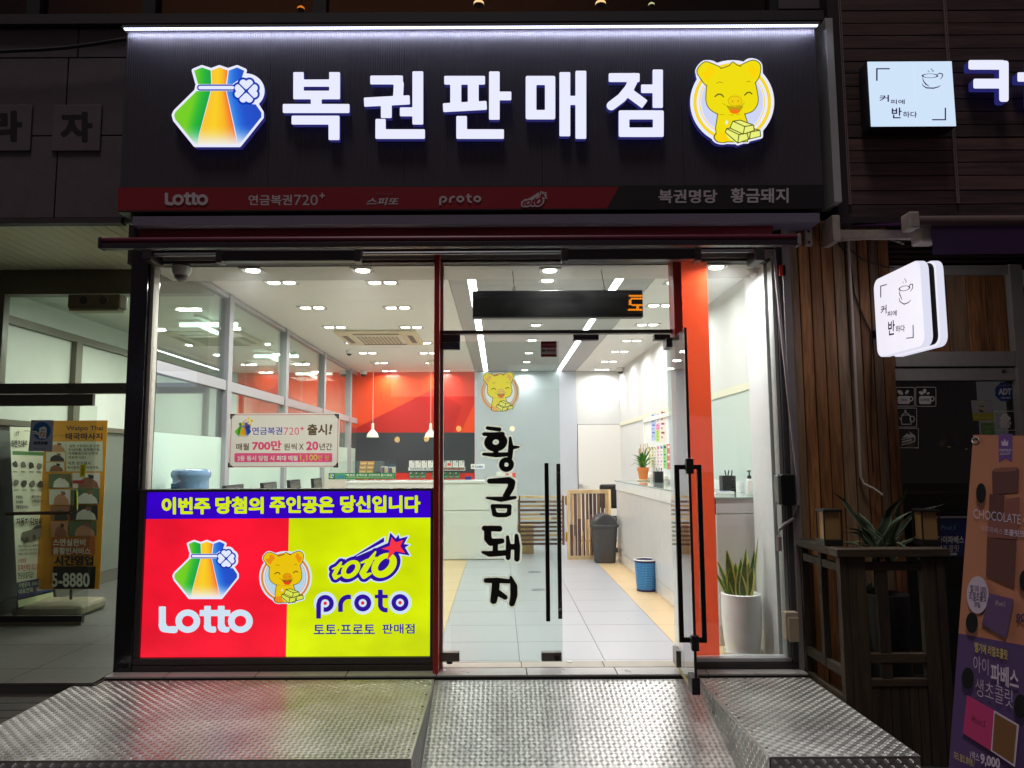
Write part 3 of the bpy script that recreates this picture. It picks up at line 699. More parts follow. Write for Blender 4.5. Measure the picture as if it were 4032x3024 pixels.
MB().tube([Yp(-80, 208, -.12)]+[Yp(x_, y_, -.12) for x_, y_ in ((60, 200), (160, 196), (260, 188), (380, 172), (470, 157), (500, 153))], .012, 6).build('cable', black)
tag(bpy.data.objects['cable'], 'thin dark cable sagging across the stone wall to the sign', 'cable')
# upstairs window strip
t = thing('upstairs_window', 'dim brown upstairs window strip above the sign with small ceiling lamps', 'window', (0, .1, zE))
zt = zE+1.6
fr = S('window_frame_dark', (30, 26, 28), rough=.5)
bars = [-6.9]+[Yp(x_, 20, .05).x for x_ in (150, 600, 1265, 3045)]
for x_ in bars[1:]: MB().box(x_-.045, x_+.045, .0, .1, zE+.03, zt).build('mullion', fr, t)
MB().box(-6.9, Yp(3060, 20, .05).x, -.03, .12, zE, zE+.028).build('sill', fr, t)
MB().box(-6.9, Yp(3050, 20, .05).x, .045, .055, zE+.03, zt).build('pane', MG('dim_glass', (.5, .46, .42)), t)
ur = struct('upstairs_room')
MB().box(-6.9, 3.4, 4.5, 4.6, zE-.3, zE+2.6).build('upstairs_wall', S('upstairs_wall', (150, 116, 84), rough=.7, noise=.2, nscale=2), ur)
MB().box(-6.9, 3.4, .14, 4.6, zE+1.7, zE+1.8).build('upstairs_ceiling', S('upstairs_ceiling', (150, 116, 84), rough=.7), ur)
MB().box(-6.9, 3.4, .14, 4.6, zE-.4, zE-.32).build('upstairs_floor', black, ur)
zc = zE+1.68
wl = ME('warm_bulb', (255, 225, 170), 5)
for i, (px_, py_) in enumerate(((1885, 20), (2365, 20), (2565, 22), (1185, 38))):
    p = Yp(px_, py_, 1.6 if i < 3 else .6)
    q = thing('upstairs_lamp', ('small warm globe lamp in the upstairs window above the second big letter', 'small warm globe lamp in the upstairs window above the third big letter', 'faint greenish lamp at the right of the upstairs window', 'tiny amber lamp at the edge of the upstairs window')[i], 'lamp', p)
    r = .05 if i < 2 else .03
    MB().lathe([(r*.3, r), (r*.9, r*.5), (r, 0)], p, 14).build('shade', wl if i < 2 else ME('pale_bulb', (235, 255, 200), 3) if i == 2 else ME('amber_bulb', (255, 150, 50), 3), q)
    MB().lathe([(r, -.001), (r*.8, -r*.5), (r*.3, -r*.75)], p, 14).build('cup', S('lamp_cup', (190, 170, 140)), q)
    MB().tube([p+Vector((0, 0, r)), Vector((p.x, p.y, zc))], .004, 6).build('cord', black, q)
arealight('upstairs_fill', (-1.5, 2.6, zE+.5), (math.pi, 0, 0), 5, .6, 7, (1, .62, .34), ur)  # unseen uplight added to brighten the upstairs ceiling
a = RR(3060, -60, 3230, 40, .0)
tag(MB().box(a[0], a[1]+.02, -.02, .1, a[2], a[3]+.6).build('wall_panel', S('purple_grey', (96, 84, 92), rough=.6)), 'pale purple-grey wall panel at the top right corner above the sign', 'wall')

# ================================================================== LOGO SHAPES (picture units of the enlarged sign)
def clip_cell(P, x0, x1, y0, y1):
    for ax_, lim, sg in ((0, x0, 1), (0, x1, -1), (1, y0, 1), (1, y1, -1)):
        out = []
        for i in range(len(P)):
            a, b = P[i], P[(i+1) % len(P)]; da, db = (a[ax_]-lim)*sg, (b[ax_]-lim)*sg
            if da >= 0: out.append(a)
            if da*db < 0:
                t = da/(da-db); out.append((a[0]+(b[0]-a[0])*t, a[1]+(b[1]-a[1])*t))
        P = out
        if len(P) < 3: return []
    return P
def bag_gradient(sx, ox, oy):
    """the bag's three printed colour fades: lime to green, yellow to orange, light to deep blue, whitening at the foot"""
    def ramp(stops, u):
        u = min(max(u, stops[0][0]), stops[-1][0])
        for (a, ca), (b, cb) in zip(stops[:-1], stops[1:]):
            if u <= b: t = (u-a)/(b-a+1e-9); return [ca[i]+(cb[i]-ca[i])*t for i in range(3)]
    edge_l = lambda y: 634-(y-440)*.27 if y > 440 else 634; edge_r = lambda y: 724+(y-440)*.225 if y > 440 else 735
    def green(x, y): return ramp([(-210, (120, 206, 24)), (-90, (110, 204, 20)), (-34, (20, 176, 50)), (0, (0, 158, 62))], x-edge_l(y))
    def gold(x, y): return ramp([(-100, (250, 190, 40)), (-60, (248, 206, 20)), (-30, (248, 180, 24)), (-8, (244, 130, 34)), (0, (238, 90, 44))], (x-edge_r(y))*(100/max(60, edge_r(y)-edge_l(y))))
    def blue(x, y): return ramp([(0, (70, 150, 236)), (30, (26, 110, 220)), (75, (8, 76, 200)), (190, (10, 66, 190))], x-edge_r(y))
    V = []; Fc = []; C = []
    for pts, fn in (([(537, 322), (582, 303), (634, 321), (637, 400), (560, 400)], green), ([(638, 321), (684, 303), (733, 321), (723, 400), (641, 400)], gold), ([(739, 321), (787, 303), (828, 322), (815, 362), (760, 400), (729, 400)], blue),
                    ([(552, 440), (633, 440), (566, 692), (557, 752), (546, 752), (428, 605), (421, 580), (430, 560)], green), ([(637, 440), (722, 440), (777, 692), (788, 752), (558, 752), (568, 692)], gold), ([(726, 440), (768, 440), (848, 514), (895, 518), (928, 565), (928, 592), (915, 607), (800, 752), (790, 752), (782, 692)], blue)):
        for x0 in range(410, 940, 12):
            for y0 in range(300, 760, 24):
                P = clip_cell(pts, x0, x0+12, y0, y0+24)
                if not P: continue
                o = len(V)
                for x, y in P:
                    c = fn(x, y); w = min(max((y-640)/105, 0), 1)**1.3*.92; C.append([c[i]*(1-w)+(236, 238, 244)[i]*w for i in range(3)]); V.append(((x-676)*sx+ox, (y-527)*sx+oy, 0))
                Fc.append(list(range(o, len(V))))
    return V, Fc, C
def MVC(name, emit, film=False):
    if name in MATS: return MATS[name]
    m = ST(name, (255, 255, 255)) if film else ME(name, (255, 255, 255), 1.0 if emit else 0.0)
    t = m.node_tree; at = t.nodes.new('ShaderNodeAttribute'); at.attribute_name = 'print_colour'
    if film:
        for n in t.nodes:
            if n.type in ('BSDF_TRANSLUCENT', 'BSDF_DIFFUSE'): t.links.new(at.outputs['Color'], n.inputs[0])
    else: t.links.new(at.outputs['Color'], t.nodes['Principled BSDF'].inputs['Emission Color' if emit else 'Base Color'])
    return m
def bag_layers(em, sx, ox, oy, rim=True):
    """money-bag logo; em(name, rgb) makes the material. Shapes centred on (676, 527)."""
    P = lambda *p: ([((x-676)*sx+ox, (y-527)*sx+oy, 0) for x, y in p], [list(range(len(p)))])
    g = Grid(395, 275, 965, 785, 4)
    body = g.poly([(537, 322), (582, 303), (637, 321), (684, 303), (734, 321), (787, 303), (830, 322), (815, 365), (762, 402), (768, 440), (850, 515), (900, 520), (928, 565), (928, 592), (915, 607), (800, 752), (545, 752), (428, 607), (421, 580), (430, 560), (552, 440), (560, 402)])
    clo = None
    for dx, dy in ((0, -1), (1, 0), (0, 1), (-1, 0)):
        for s in (-1, 1):
            q = g.cap(840+dx*46+dy*s*18, 440+dy*46+dx*s*18, 21, 840+dx*11, 440+dy*11, 2); clo = q if clo is None else un(clo, q)
    bandd = g.cap(572, 420, 10, 760, 420, 10)
    F = lambda sh: xf(sh, sx, ox-676*sx, oy-527*sx)
    wh = em('white', (226, 232, 255)); bl = em('blue', (10, 74, 190)); bd = em('deepblue', (8, 52, 170))
    L = []
    if rim: L.append((F(shp(g, un(body, clo-16, bandd-8), 14)), wh))
    L.append((bag_gradient(sx, ox, oy), em('@vc', None)))
    L += [(F(shp(g, un(clo-12, bandd-8))), bd), (F(shp(g, bandd)), wh),
          (F(shp(g, sub(clo, g.bar(800, 400, 880, 480, 4, 1), g.bar(800, 480, 880, 400, 4, 1)))), wh)]
    return L
PIG = []; PIGF = []
def pig_layers(em, sx, ox, oy, film=False):
    """smiling golden pig with three gold bars in a ring. Shapes centred on (508, 945)."""
    if not PIG:
        g = Grid(-20, 400, 1040, 1500, 7)
        head = g.poly(smooth([(200, 800), (216, 710), (285, 600), (370, 545), (470, 512), (515, 466), (560, 500), (606, 518), (700, 565), (752, 640), (785, 720), (818, 900), (800, 990), (735, 1060), (600, 1092), (500, 1098), (350, 1088), (245, 1030), (198, 940)], 4))
        earl = g.poly(smooth([(86, 565), (172, 465), (280, 490), (370, 545), (330, 640), (212, 740), (130, 660)], 4)); earr = g.poly(smooth([(606, 525), (700, 460), (780, 445), (846, 500), (835, 625), (770, 710), (690, 640)], 4))
        inl = g.poly(smooth([(205, 510), (270, 520), (305, 575), (240, 690), (180, 670), (128, 595), (190, 580)], 3)); inr = g.poly(smooth([(745, 475), (790, 550), (825, 545), (800, 640), (760, 660), (700, 590), (705, 520)], 3))
        body = g.poly([(340, 1080), (650, 1080), (690, 1200), (690, 1420), (330, 1420), (312, 1260)]); foot = g.ell(390, 1368, 92, 62)
        bars = g.poly([(515, 1175), (605, 1162), (765, 1222), (780, 1270), (845, 1285), (852, 1358), (705, 1395), (575, 1440), (470, 1385), (425, 1310), (440, 1265), (480, 1255)])
        disc = g.ell(508, 945, 480, 480)
        sil = un(disc, earl, earr, bars, foot, body)
        mouth = g.poly(smooth([(440, 985), (540, 1008), (640, 985), (600, 1060), (540, 1086), (480, 1055)], 3)); tongue = g.ell(540, 1055, 62, 32)
        face = un(g.path([(300, 878), (335, 850), (375, 850), (404, 882)], 8), g.path([(658, 860), (690, 830), (722, 826), (746, 846)], 8)); brow = un(g.path([(318, 718), (355, 700), (396, 714)], 5), g.path([(678, 702), (705, 690), (730, 702)], 5), g.path([(388, 958), (430, 985), (540, 1004), (640, 975), (662, 940)], 4), g.path([(470, 882), (540, 852), (612, 876)], 3))
        nost = un(g.ell(513, 936, 8, 13), g.ell(581, 932, 8, 13))
        lines = un(*[g.path(p, 6) for p in ([(515, 1175), (605, 1162), (765, 1222), (660, 1240), (515, 1175)], [(515, 1175), (480, 1258), (640, 1332), (660, 1240)], [(640, 1332), (775, 1288), (765, 1222)], [(440, 1265), (590, 1338), (575, 1440), (425, 1310), (440, 1265)], [(590, 1338), (690, 1320), (705, 1395), (575, 1440)], [(730, 1305), (845, 1285), (852, 1358), (715, 1392), (730, 1305)], [(440, 1265), (490, 1258)], [(780, 1270), (845, 1285)])])
        star = g.poly([(443, 1155), (452, 1182), (466, 1190), (452, 1198), (443, 1225), (434, 1198), (420, 1190), (434, 1182)])
        seq = [(sil-26, 'rim'), (sub(g.ell(508, 945, 470, 470), g.ell(508, 945, 430, 430)), 'ring'), (sub(g.ell(508, 945, 398, 398), g.ell(508, 945, 386, 386)), 'ring'), (g.ell(508, 945, 376, 376), 'sky'),
            (un(head, earl, earr, body, foot)-11, 'line'), (un(earl, earr), 'gold'), (un(inl, inr), 'ear'), (body, 'gold'), (head, 'gold'),
            (g.path([(352, 1092), (500, 1100), (640, 1088)], 3), 'line'), (foot, 'ear'), (bars-5, 'bars'), (lines, 'line'), (brow, 'brown'), (face, 'line'), (g.ell(542, 932, 88, 62), 'brown'), (g.ell(542, 932, 82, 56), 'snout'), (nost, 'brown'), (mouth, 'brown'), (tongue, 'tongue'), (star, 'rim')]
        for i, (d, key) in enumerate(seq):
            PIG.append((fill(contour(g, d, 0, 1)), key))
            for d2, _ in seq[i+1:]: d = np.maximum(d, -d2)      # film version: each colour only where nothing lies on top of it
            lp = contour(g, d, 0, 1)
            if lp: PIGF.append((fill(lp), key))
    return [(xf(s, sx, ox-508*sx, oy-945*sx), em(k, None)) for s, k in (PIGF if film else PIG)]
def printed(prefix, emit, table=None, st=1.0, dim=1.0, film=False):
    def em(n, rgb):
        c = (table or {}).get(n, rgb)
        if n == '@vc': return MVC(prefix+'fade', emit, film)
        if film: return ST(prefix+n, c)
        return ME(prefix+n, c, st) if emit else S(prefix+n, tuple(x*dim for x in c), rough=.55)
    return em

# ================================================================== MAIN SIGN
YS = -.22
z0s, z1s = Yp(1850, 829, YS).z, Yp(1850, 118, YS).z
x0s, x1s = (Yp(501, 130, YS).x+Yp(466, 830, YS).x)/2, (Yp(3213, 110, YS).x+Yp(3241, 810, YS).x)/2
zb = Yp(1850, 736, YS).z
sign = thing('shop_sign', 'wide black ribbed signboard with glowing white letters and lit top edge', 'sign', ((x0s+x1s)/2, YS, z0s))
MB().box(x0s, x1s, YS+.012, -.035, z0s, z1s).build('box', black, sign)
rib = S('ribbed_panel', (72, 68, 78), rough=.42, noise=.04)
sx_ = [x0s]+[Yp(px_, 300, YS).x for px_ in (1065, 1594, 2131, 2681)]+[x1s]
for a_, b_ in zip(sx_[:-1], sx_[1:]):
    n = int((b_-a_)/.0155); mb = MB(); vs = []
    for i in range(n*4+1):
        x = a_+.001+(b_-a_-.002)*i/(n*4); y = YS+(.0, -.0018, -.0022, -.0018)[i % 4] if i % 4 else YS
        vs += [(x, y, zb+.002), (x, y, z1s-.004)]
    mb.add(vs, [(2*i, 2*i+2, 2*i+3, 2*i+1) for i in range(n*4)])
    mb.box(a_+.001, b_-.001, YS+.001, YS+.01, zb+.002, z1s-.004)
    mb.build('ribbed_panel', rib, sign)
# light bar along the top
MB().box(x0s-.01, x1s+.01, YS-.05, -.04, z1s-.002, z1s+.016).build('light_bar', S('bar_grey', (120, 120, 126), rough=.4), sign)
mb = MB(); n = int((x1s-x0s)/.0158)
for i in range(n):
    x = x0s+(x1s-x0s)*(i+.5)/n
    mb.box(x-.0052, x+.0052, YS-.047, YS-.030, z1s-.009, z1s-.0025)
o = mb.build('light_dots', ME('led_white', (214, 222, 255), 5), sign); o['kind'] = 'stuff'
arealight('bar_light', ((x0s+x1s)/2, YS-.030, z1s-.011), (math.radians(32), 0, 0), x1s-x0s-.02, .008, 7.5, (.74, .78, 1), sign)
# lower band
rb = S('band_red', (150, 22, 38), rough=.45); bk = S('band_black', (34, 30, 36), rough=.45); bw = S('band_white', (208, 196, 206), rough=.55)
MB().box(x0s, x1s, YS-.003, YS+.011, z0s, zb).build('band', bk, sign)
L = [(pol((466, 738), (2437, 735), (2390, 820), (462, 829)), rb)]
for s, b, of in (('연금복권', (978, 767, 1150, 808), .02), ('720', (1158, 767, 1251, 808), 0), ('스피또', (1442, 778, 1570, 808), .03), ('복권명당', (2593, 746, 2824, 800), .03), ('황금돼지', (2877, 740, 3105, 799), .03)):
    L.append((T(s, *b, of, shear=.2 if s == '스피또' else 0), bw))
L.append((T('즉석식복권', 1480, 758, 1546, 769, .0), S('band_dim', (150, 90, 104), rough=.55)))
g = Grid(1250, 750, 1290, 790, 1); L.append((shp(g, un(g.bar(1258, 770, 1279, 770, 2.5, 1), g.bar(1268.5, 759, 1268.5, 781, 2.5, 1))), bw))
def lotto(x0, y0, x1, y1, st=1):
    """rounded Lotto wordmark drawn from its strokes, in units 0..620 x 0..185"""
    g = Grid(-6, -6, 630, 195, 3)
    d = un(g.rect(4, 8, 50, 150, 4), g.poly(smooth([(4, 120), (50, 120), (62, 142), (122, 144), (122, 186), (60, 186), (14, 172)], 3)), g.ring(194, 108, 60, 58, 21), g.ring(540, 108, 60, 58, 21),
           g.rect(302, 4, 346, 150, 4), g.poly(smooth([(302, 130), (346, 130), (350, 144), (378, 146), (378, 182), (340, 184), (306, 166)], 3)), g.rect(392, 4, 436, 150, 4), g.poly(smooth([(392, 130), (436, 130), (444, 146), (470, 150), (462, 182), (430, 184), (398, 168)], 3)), g.rect(272, 32, 474, 74, 4))
    v, f = shp(g, d, 0, .4); return [(x0+(x1-x0)*a/606, y0+(y1-y0)*(b-4)/182, 0) for a, b, _ in v], f
def proto(x0, y0, x1, y1):
    """proto wordmark in units of 1300 x 400"""
    g = Grid(-6, -6, 1310, 402, 5)
    p = un(sub(g.ring(123, 187, 84, 84, 32), g.rect(60, 187, 98, 330, 1)), g.rect(0, 187, 64, 394, 2)); p = sub(p, g.rect(66, 215, 100, 330, 1))
    r = un(g.rect(298, 190, 362, 303, 2), np.maximum(g.ring(445, 187+25, 115, 115, 32), un(g.rect(200, 0, 445, 200, 1))), g.rect(440, 68, 472, 130, 2))
    t = un(g.rect(840, 0, 905, 225, 2), g.rect(797, 68, 975, 117, 2), np.maximum(g.ring(945, 205, 73, 73, 32), g.rect(800, 205, 945, 400, 1)), g.rect(940, 248, 972, 310, 2))
    v, f = shp(g, un(p, r, g.ring(633, 180, 84, 84, 32), t, g.ring(1140, 176, 84, 84, 32)), 0, .6)
    return [(x0+(x1-x0)*a/1258, y0+(y1-y0)*b/394, 0) for a, b, _ in v], f
def toto(em, sx, ox, oy, simple=None):
    g = Grid(715, 40, 1880, 750, 5)
    o1 = sub(g.ell(1040, 560, 150, 105, -.75), g.ell(1040, 555, 82, 45, -.85)); o2 = sub(g.ell(1495, 505, 195, 145, -.75), g.ell(1490, 495, 105, 55, -.85))
    t1 = un(g.path([(910, 465, 14), (870, 530, 30), (815, 635, 30), (830, 672, 28), (905, 640, 12)]), g.path([(792, 552, 10), (840, 535, 16), (935, 515, 12)]))
    t2 = un(g.path([(1378, 322, 12), (1300, 450, 40), (1200, 610, 42), (1220, 655, 36), (1315, 615, 14)]), g.path([(1182, 470, 12), (1260, 440, 22), (1388, 402, 14)]))
    let = un(o1, o2, t1, t2)
    solid = un(g.ell(1040, 560, 150, 105, -.75), g.ell(1495, 505, 195, 145, -.75), t1, t2)
    navy = un(solid-42, g.poly([(960, 415), (970, 450), (1548, 200), (1578, 60), (1655, 140), (1690, 85), (1705, 140), (1820, 110), (1765, 215), (1838, 225), (1780, 262), (1845, 372), (1690, 345), (1600, 480), (1200, 500), (890, 520), (900, 440)]), g.poly([(1085, 380), (1495, 125), (1495, 185), (1100, 386)]))
    star = g.poly([(1595, 120), (1655, 190), (1757, 160), (1715, 245), (1785, 340), (1650, 312), (1535, 440), (1565, 300), (1455, 280), (1570, 240)])
    X = lambda s: xf(s, sx, ox, oy)
    if simple: return [(X(shp(g, navy, 14, 1)), simple[0]), (X(shp(g, un(let, star), 0, 1)), simple[1])]
    return [(X(shp(g, navy, 16, .8)), em('pale', (206, 232, 220))), (X(shp(g, navy, 0, .8)), em('navy', (44, 10, 150))), (X(shp(g, let, 0, .8)), em('acid', (212, 232, 8))), (X(shp(g, star, 0, .8)), em('starred', (246, 52, 66)))]
L.append((lotto(648, 758, 815, 808), bw)); L.append((proto(1729, 763, 1895, 808), bw))
L += toto(None, 104/1130, 2052-735*104/1130, 750-55*104/1130+2, (bw, rb))
art('band_print', L, (0, YS-.003, 0), (0, 1, 0), sign)
# the five big letters
def letter_shapes():
    k = .678; out = []
    def fin(g, d, ox): out.append(([( (400 if ox == 1 else 1800)+a*k, 60+b*k, c) for a, b, c in shp(g, d, 0, .5, ext=1)[0]], shp(g, d, 0, .5, ext=1)[1]))
    g = Grid(1035, 315, 1460, 745, 4)
    fin(g, un(sub(g.rect(1113, 330, 1385, 488), g.rect(1174, 320, 1322, 373, 5), g.rect(1174, 415, 1322, 438, 3)), g.rect(1215, 480, 1278, 525, 3), g.rect(1052, 515, 1440, 568, 7), g.rect(1103, 583, 1382, 635, 7), g.rect(1318, 600, 1382, 725, 7)), 1)
    g = Grid(1505, 310, 1895, 740, 4)
    fin(g, un(g.rect(1560, 350, 1750, 402, 7), g.path([(1712, 378), (1726, 400), (1722, 470)], 29), g.bar(1524, 505, 1790, 491, 27), g.rect(1622, 515, 1685, 597, 6), g.rect(1805, 325, 1868, 635), g.rect(1732, 535, 1812, 587), g.rect(1590, 602, 1650, 718), g.rect(1590, 662, 1878, 718)), 1)
    g = Grid(-100, 310, 330, 735, 4)
    fin(g, un(g.rect(-75, 352, 162, 403), g.rect(-40, 390, 24, 520, 2), g.rect(62, 390, 125, 520, 2), g.bar(-82, 537, 172, 523, 26), g.rect(185, 326, 247, 607), g.rect(240, 443, 315, 494), g.rect(-5, 585, 57, 718), g.rect(-5, 662, 272, 718)), 2)
    g = Grid(380, 305, 770, 735, 4)
    fin(g, un(sub(g.rect(398, 352, 570, 605, 10), g.rect(460, 405, 510, 550, 3)), g.rect(594, 330, 657, 703), g.rect(687, 322, 750, 718), g.rect(650, 468, 692, 521, 3)), 2)
    g = Grid(845, 300, 1215, 725, 4)
    fin(g, un(g.rect(880, 336, 1060, 388, 7), g.path([(1030, 362), (1000, 425), (955, 480), (895, 525)], 27), g.bar(985, 440, 1090, 518, 28), g.rect(1135, 315, 1195, 538), g.rect(1068, 402, 1140, 452), sub(g.rect(938, 552, 1200, 707, 10), g.rect(1000, 605, 1137, 652, 3))), 2)
    return out
faceW = ME('letter_face', LEDC, 1.0); side = ME('letter_side', (84, 84, 214), .2)
YL0, YL1 = YS-.018, YS-.056
for v, f in letter_shapes():
    mb = MB(); vs = []
    for a_, b_, c in v:
        p = Yp(a_, b_, YL1); p.y = YL1 if c > 0 else YL0; vs.append(p)
    for fc in f:
        zz = [v[i][2] for i in fc]
        mb.f.append(fc); mb.m.append(0 if min(zz) > 0 else 1)
    mb.v = [tuple(p) for p in vs]
    mb.build('letter', [faceW, side], sign)
def channel(name, lay, g_rim):
    """lit cut-out logo: a rim-shaped box carrying the printed face"""
    sh = g_rim; mb = MB()
    lo, hi = YL0, YL1
    v, f = sh; vs = []
    for a_, b_, c in v:
        p = Yp(a_, b_, YL1); p.y = hi if c > 0 else lo; vs.append(tuple(p))
    mb.v = vs; mb.f = f; mb.m = [0 if min(v[i][2] for i in fc) > 0 else 1 for fc in f]
    o = mb.build(name, [faceW, side], sign)
    art('print', lay, (0, YL1, 0), (0, 1, 0), o)
k = .678; emS = printed('sign_', True)
g = Grid(395, 275, 965, 785, 4)
body = g.poly([(537, 322), (582, 303), (637, 321), (684, 303), (734, 321), (787, 303), (830, 322), (815, 365), (762, 402), (768, 440), (850, 515), (900, 520), (928, 565), (928, 592), (915, 607), (800, 752), (545, 752), (428, 607), (421, 580), (430, 560), (552, 440), (560, 402)])
v, f = shp(g, un(body, g.ell(840, 440, 92, 88), g.cap(572, 420, 16, 760, 420, 16)), 14, .25, ext=1)
channel('bag_emblem', bag_layers(emS, k, 400+676*k, 60+527*k, False), ([(400+a*k, 60+b*k, c) for a, b, c in v], f))
PT = dict(rim=(232, 234, 255), ring=(246, 214, 40), sky=(206, 212, 246), line=(96, 92, 30), gold=(238, 220, 10), ear=(250, 212, 0), bars=(232, 240, 120), brown=(180, 160, 10), snout=(240, 206, 8), tongue=(240, 120, 20))
emP = printed('pig_', True, PT)
gp = Grid(-40, 380, 1060, 1520, 7)
sil = un(gp.ell(508, 945, 480, 480), gp.ell(225, 600, 130, 135), gp.ell(740, 575, 110, 130), gp.poly([(425, 1300), (605, 1162), (852, 1290), (852, 1358), (705, 1395), (575, 1440)]), gp.ell(390, 1368, 92, 62))
kp = .326; v, f = shp(gp, sil, 28, 1, ext=1)
channel('pig_emblem', pig_layers(emP, kp, 2883, 402), ([(2883+(a-508)*kp, 402+(b-945)*kp, c) for a, b, c in v], f))
# side fin at the sign's right end and trims below
a_, b_ = Yp(3236, 460, -.12), Yp(3282, 460, -.12)
t = thing('metal_fin', 'tall pale metal fin standing between the two shop signs', 'trim', (a_.x, -.1, z0s))
MB().box(Yp(3246, 450, -.12).x, Yp(3276, 450, -.12).x, -.20, -.0, Yp(3280, 812, -.12).z, Yp(3245, 98, -.12).z).build('blade', silver, t, bevel=.004)
a = RR(522, 838, 3228, 881, -.225)
tag(MB().box(a[0], a[1], -.225, .05, a[2], a[3]-.012).build('fascia_panel', S('fascia_purple', (124, 114, 138), rough=.5, noise=.05)), 'dull purple-grey fascia strip right under the main signboard', 'trim')
a2 = RR(505, 880, 3090, 1032, -.02)
tag(MB().box(a2[0], a2[1], -.02, .06, a2[2], a2[3]).build('awning_recess', S('recess_dark', (40, 26, 32), rough=.6)), 'dark recess board behind the rolled red awning', 'trim')
# awning
aw = S('awning_red', (126, 20, 40), rough=.6, noise=.08); awb = S('awning_bar', (112, 34, 62), rough=.35, noise=.08)
t = thing('red_awning', 'rolled-up dark red awning with its long front bar over the shop window', 'awning', (0, -.2, 2.6))
p, q = Yp(565, 922, -.09), Yp(3030, 905, -.09)
MB().tube([p, q], .062, 16).build('roller', aw, t, smooth=True)
p, q = Yp(402, 960, -.5), Yp(3140, 943, -.5); zf = (p.z+q.z)/2
MB().box(p.x, q.x, -.53, -.465, zf-.002, zf+.030).build('front_bar', awb, t, bevel=.012)
MB().box(p.x+.004, q.x-.004, -.525, -.47, zf-.036, zf-.003).build('valance_rail', S('rail_dark', (54, 44, 54), rough=.4), t, bevel=.004)
for x_ in (p.x, q.x): MB().box(x_-.012, x_+.012, -.532, -.462, zf-.038, zf+.032).build('end_cap', black if x_ < 0 else S('cap_grey', (150, 146, 150), rough=.5), t, bevel=.008)
for (xa, ya, xb, yb) in ((872, 988, 1412, 1033), (2222, 982, 2742, 1028)):
    a = RR(xa, ya, xb, yb, -.34)
    o = MB().box(a[0], a[1], -.38, -.31, a[2], a[3]).build('folding_arm', S('arm_dark', (44, 38, 46), rough=.35), t, bevel=.008)
    for x_ in (a[0], a[1]): MB().box(x_-.02, x_+.02, -.39, -.30, a[2]-.01, a[3]+.012).build('elbow', dkframe, o, bevel=.008)
MB().tube([Yp(590, 1004, -.16), Yp(2985, 988, -.16)], .012, 8).build('torsion_rod', S('rod_grey', (160, 160, 168), rough=.3, metal=.5), t, smooth=True)
for px_ in (590, 2985):
    c = Yp(px_, 1000, -.16); MB().box(c.x-.03, c.x+.03, -.2, -.02, c.z-.05, c.z+.05).build('bracket', dkframe, t, bevel=.006)

# ================================================================== SHOP FRONT FRAME
zh = Yp(1850, 1026, 0).z                     # glass head
zsill = .030
XG0, XG1 = Yp(607, 1100, 0).x, (Yp(3014, 1050, 0).x+Yp(3108, 2500, 0).x)/2
XC0 = (Yp(540, 1040, 0).x+Yp(458, 2630, 0).x)/2; XC1 = (Yp(600, 1040, 0).x+Yp(543, 2600, 0).x)/2
tag(MB().box(XC0, XC1-.004, -.06, .12, -.02, zh+.1).build('granite_column', granite, bevel=.004), 'glossy black granite column at the left edge of the shop front', 'column')
fr = thing('storefront', 'dark metal shop front frame holding the large glass windows', 'shop front', (0, 0, 0))
MB().box(XC1, XG1+.09, -.04, .06, zh, zh+.055).build('head_rail', S('head_rail', (150, 146, 136), rough=.4, noise=.1), fr)
MB().box(XC1-.002, XC1+.022, -.03, .05, zsill, zh-.001).build('jamb', S('jamb_cream', (176, 170, 158), rough=.5, noise=.15, nscale=20), fr)
MB().box(XG1, XG1+.022, -.03, .05, zsill, zh-.001).build('jamb', S('jamb_light', (168, 168, 166), rough=.4), fr)
XM0, XM1 = Yp(1707, 1800, -.13).x, Yp(1728, 1800, -.13).x
MB().box(XM0, XM1, -.13, .05, 0.001, zh+.03).build('mullion', redmetal, fr, bevel=.003)
XJ0, XJ1 = Yp(2648, 1160, -.06).x, Yp(2681, 1160, -.06).x
MB().box(XJ0, XJ1, -.09, .05, .001, zh+.03).build('mullion', redmetal, fr, bevel=.003)
ZT0, ZT1 = Yp(2100, 1316, 0).z, Yp(2100, 1303, 0).z
MB().box(XM1, XJ0, -.03, .03, ZT0, ZT1).build('transom', S('transom_brown', (52, 40, 36), rough=.4), fr)
MB().box(XM1, XM1+.018, -.02, .04, .003, zh-.001).build('jamb_strip', S('jamb_pinkish', (170, 142, 136), rough=.4), fr)
zw0 = Yp(1100, 1924, 0).z
for nm, (x0, x1, z0, z1) in dict(pane_a=(XC1+.02, XM0, zw0, zh), pane_b=(XM1+.016, XJ0, ZT1, zh), pane_c=(XJ1, XG1, zsill+.035, zh)).items():
    MB().box(x0, x1, -.006, .006, z0, z1).build('pane', glass, fr)
# sills
dk = S('sill_dark', (52, 46, 44), rough=.4, noise=.2)
MB().box(XJ1, XG1+.06, -.06, .09, .0015, zsill+.008).build('sill', dk, fr, bevel=.003)
MB().box(XJ1, XG1+.02, -.045, .05, zsill+.009, zsill+.034).build('glazing_bead', silver, fr, bevel=.003)
MB().box(XC1, XM0, -.06, .07, .0015, .036).build('sill', dk, fr, bevel=.003)
# red film panel on the right-hand glass
XO1 = (Yp(2781, 1033, 0).x+Yp(2838, 2580, 0).x)/2
MB().box(XJ1+.002, XO1, .0075, .0095, zsill+.036, zh-.002).build('red_film', MFILM('red_film', lin((255, 158, 126)), .24, .05), fr)
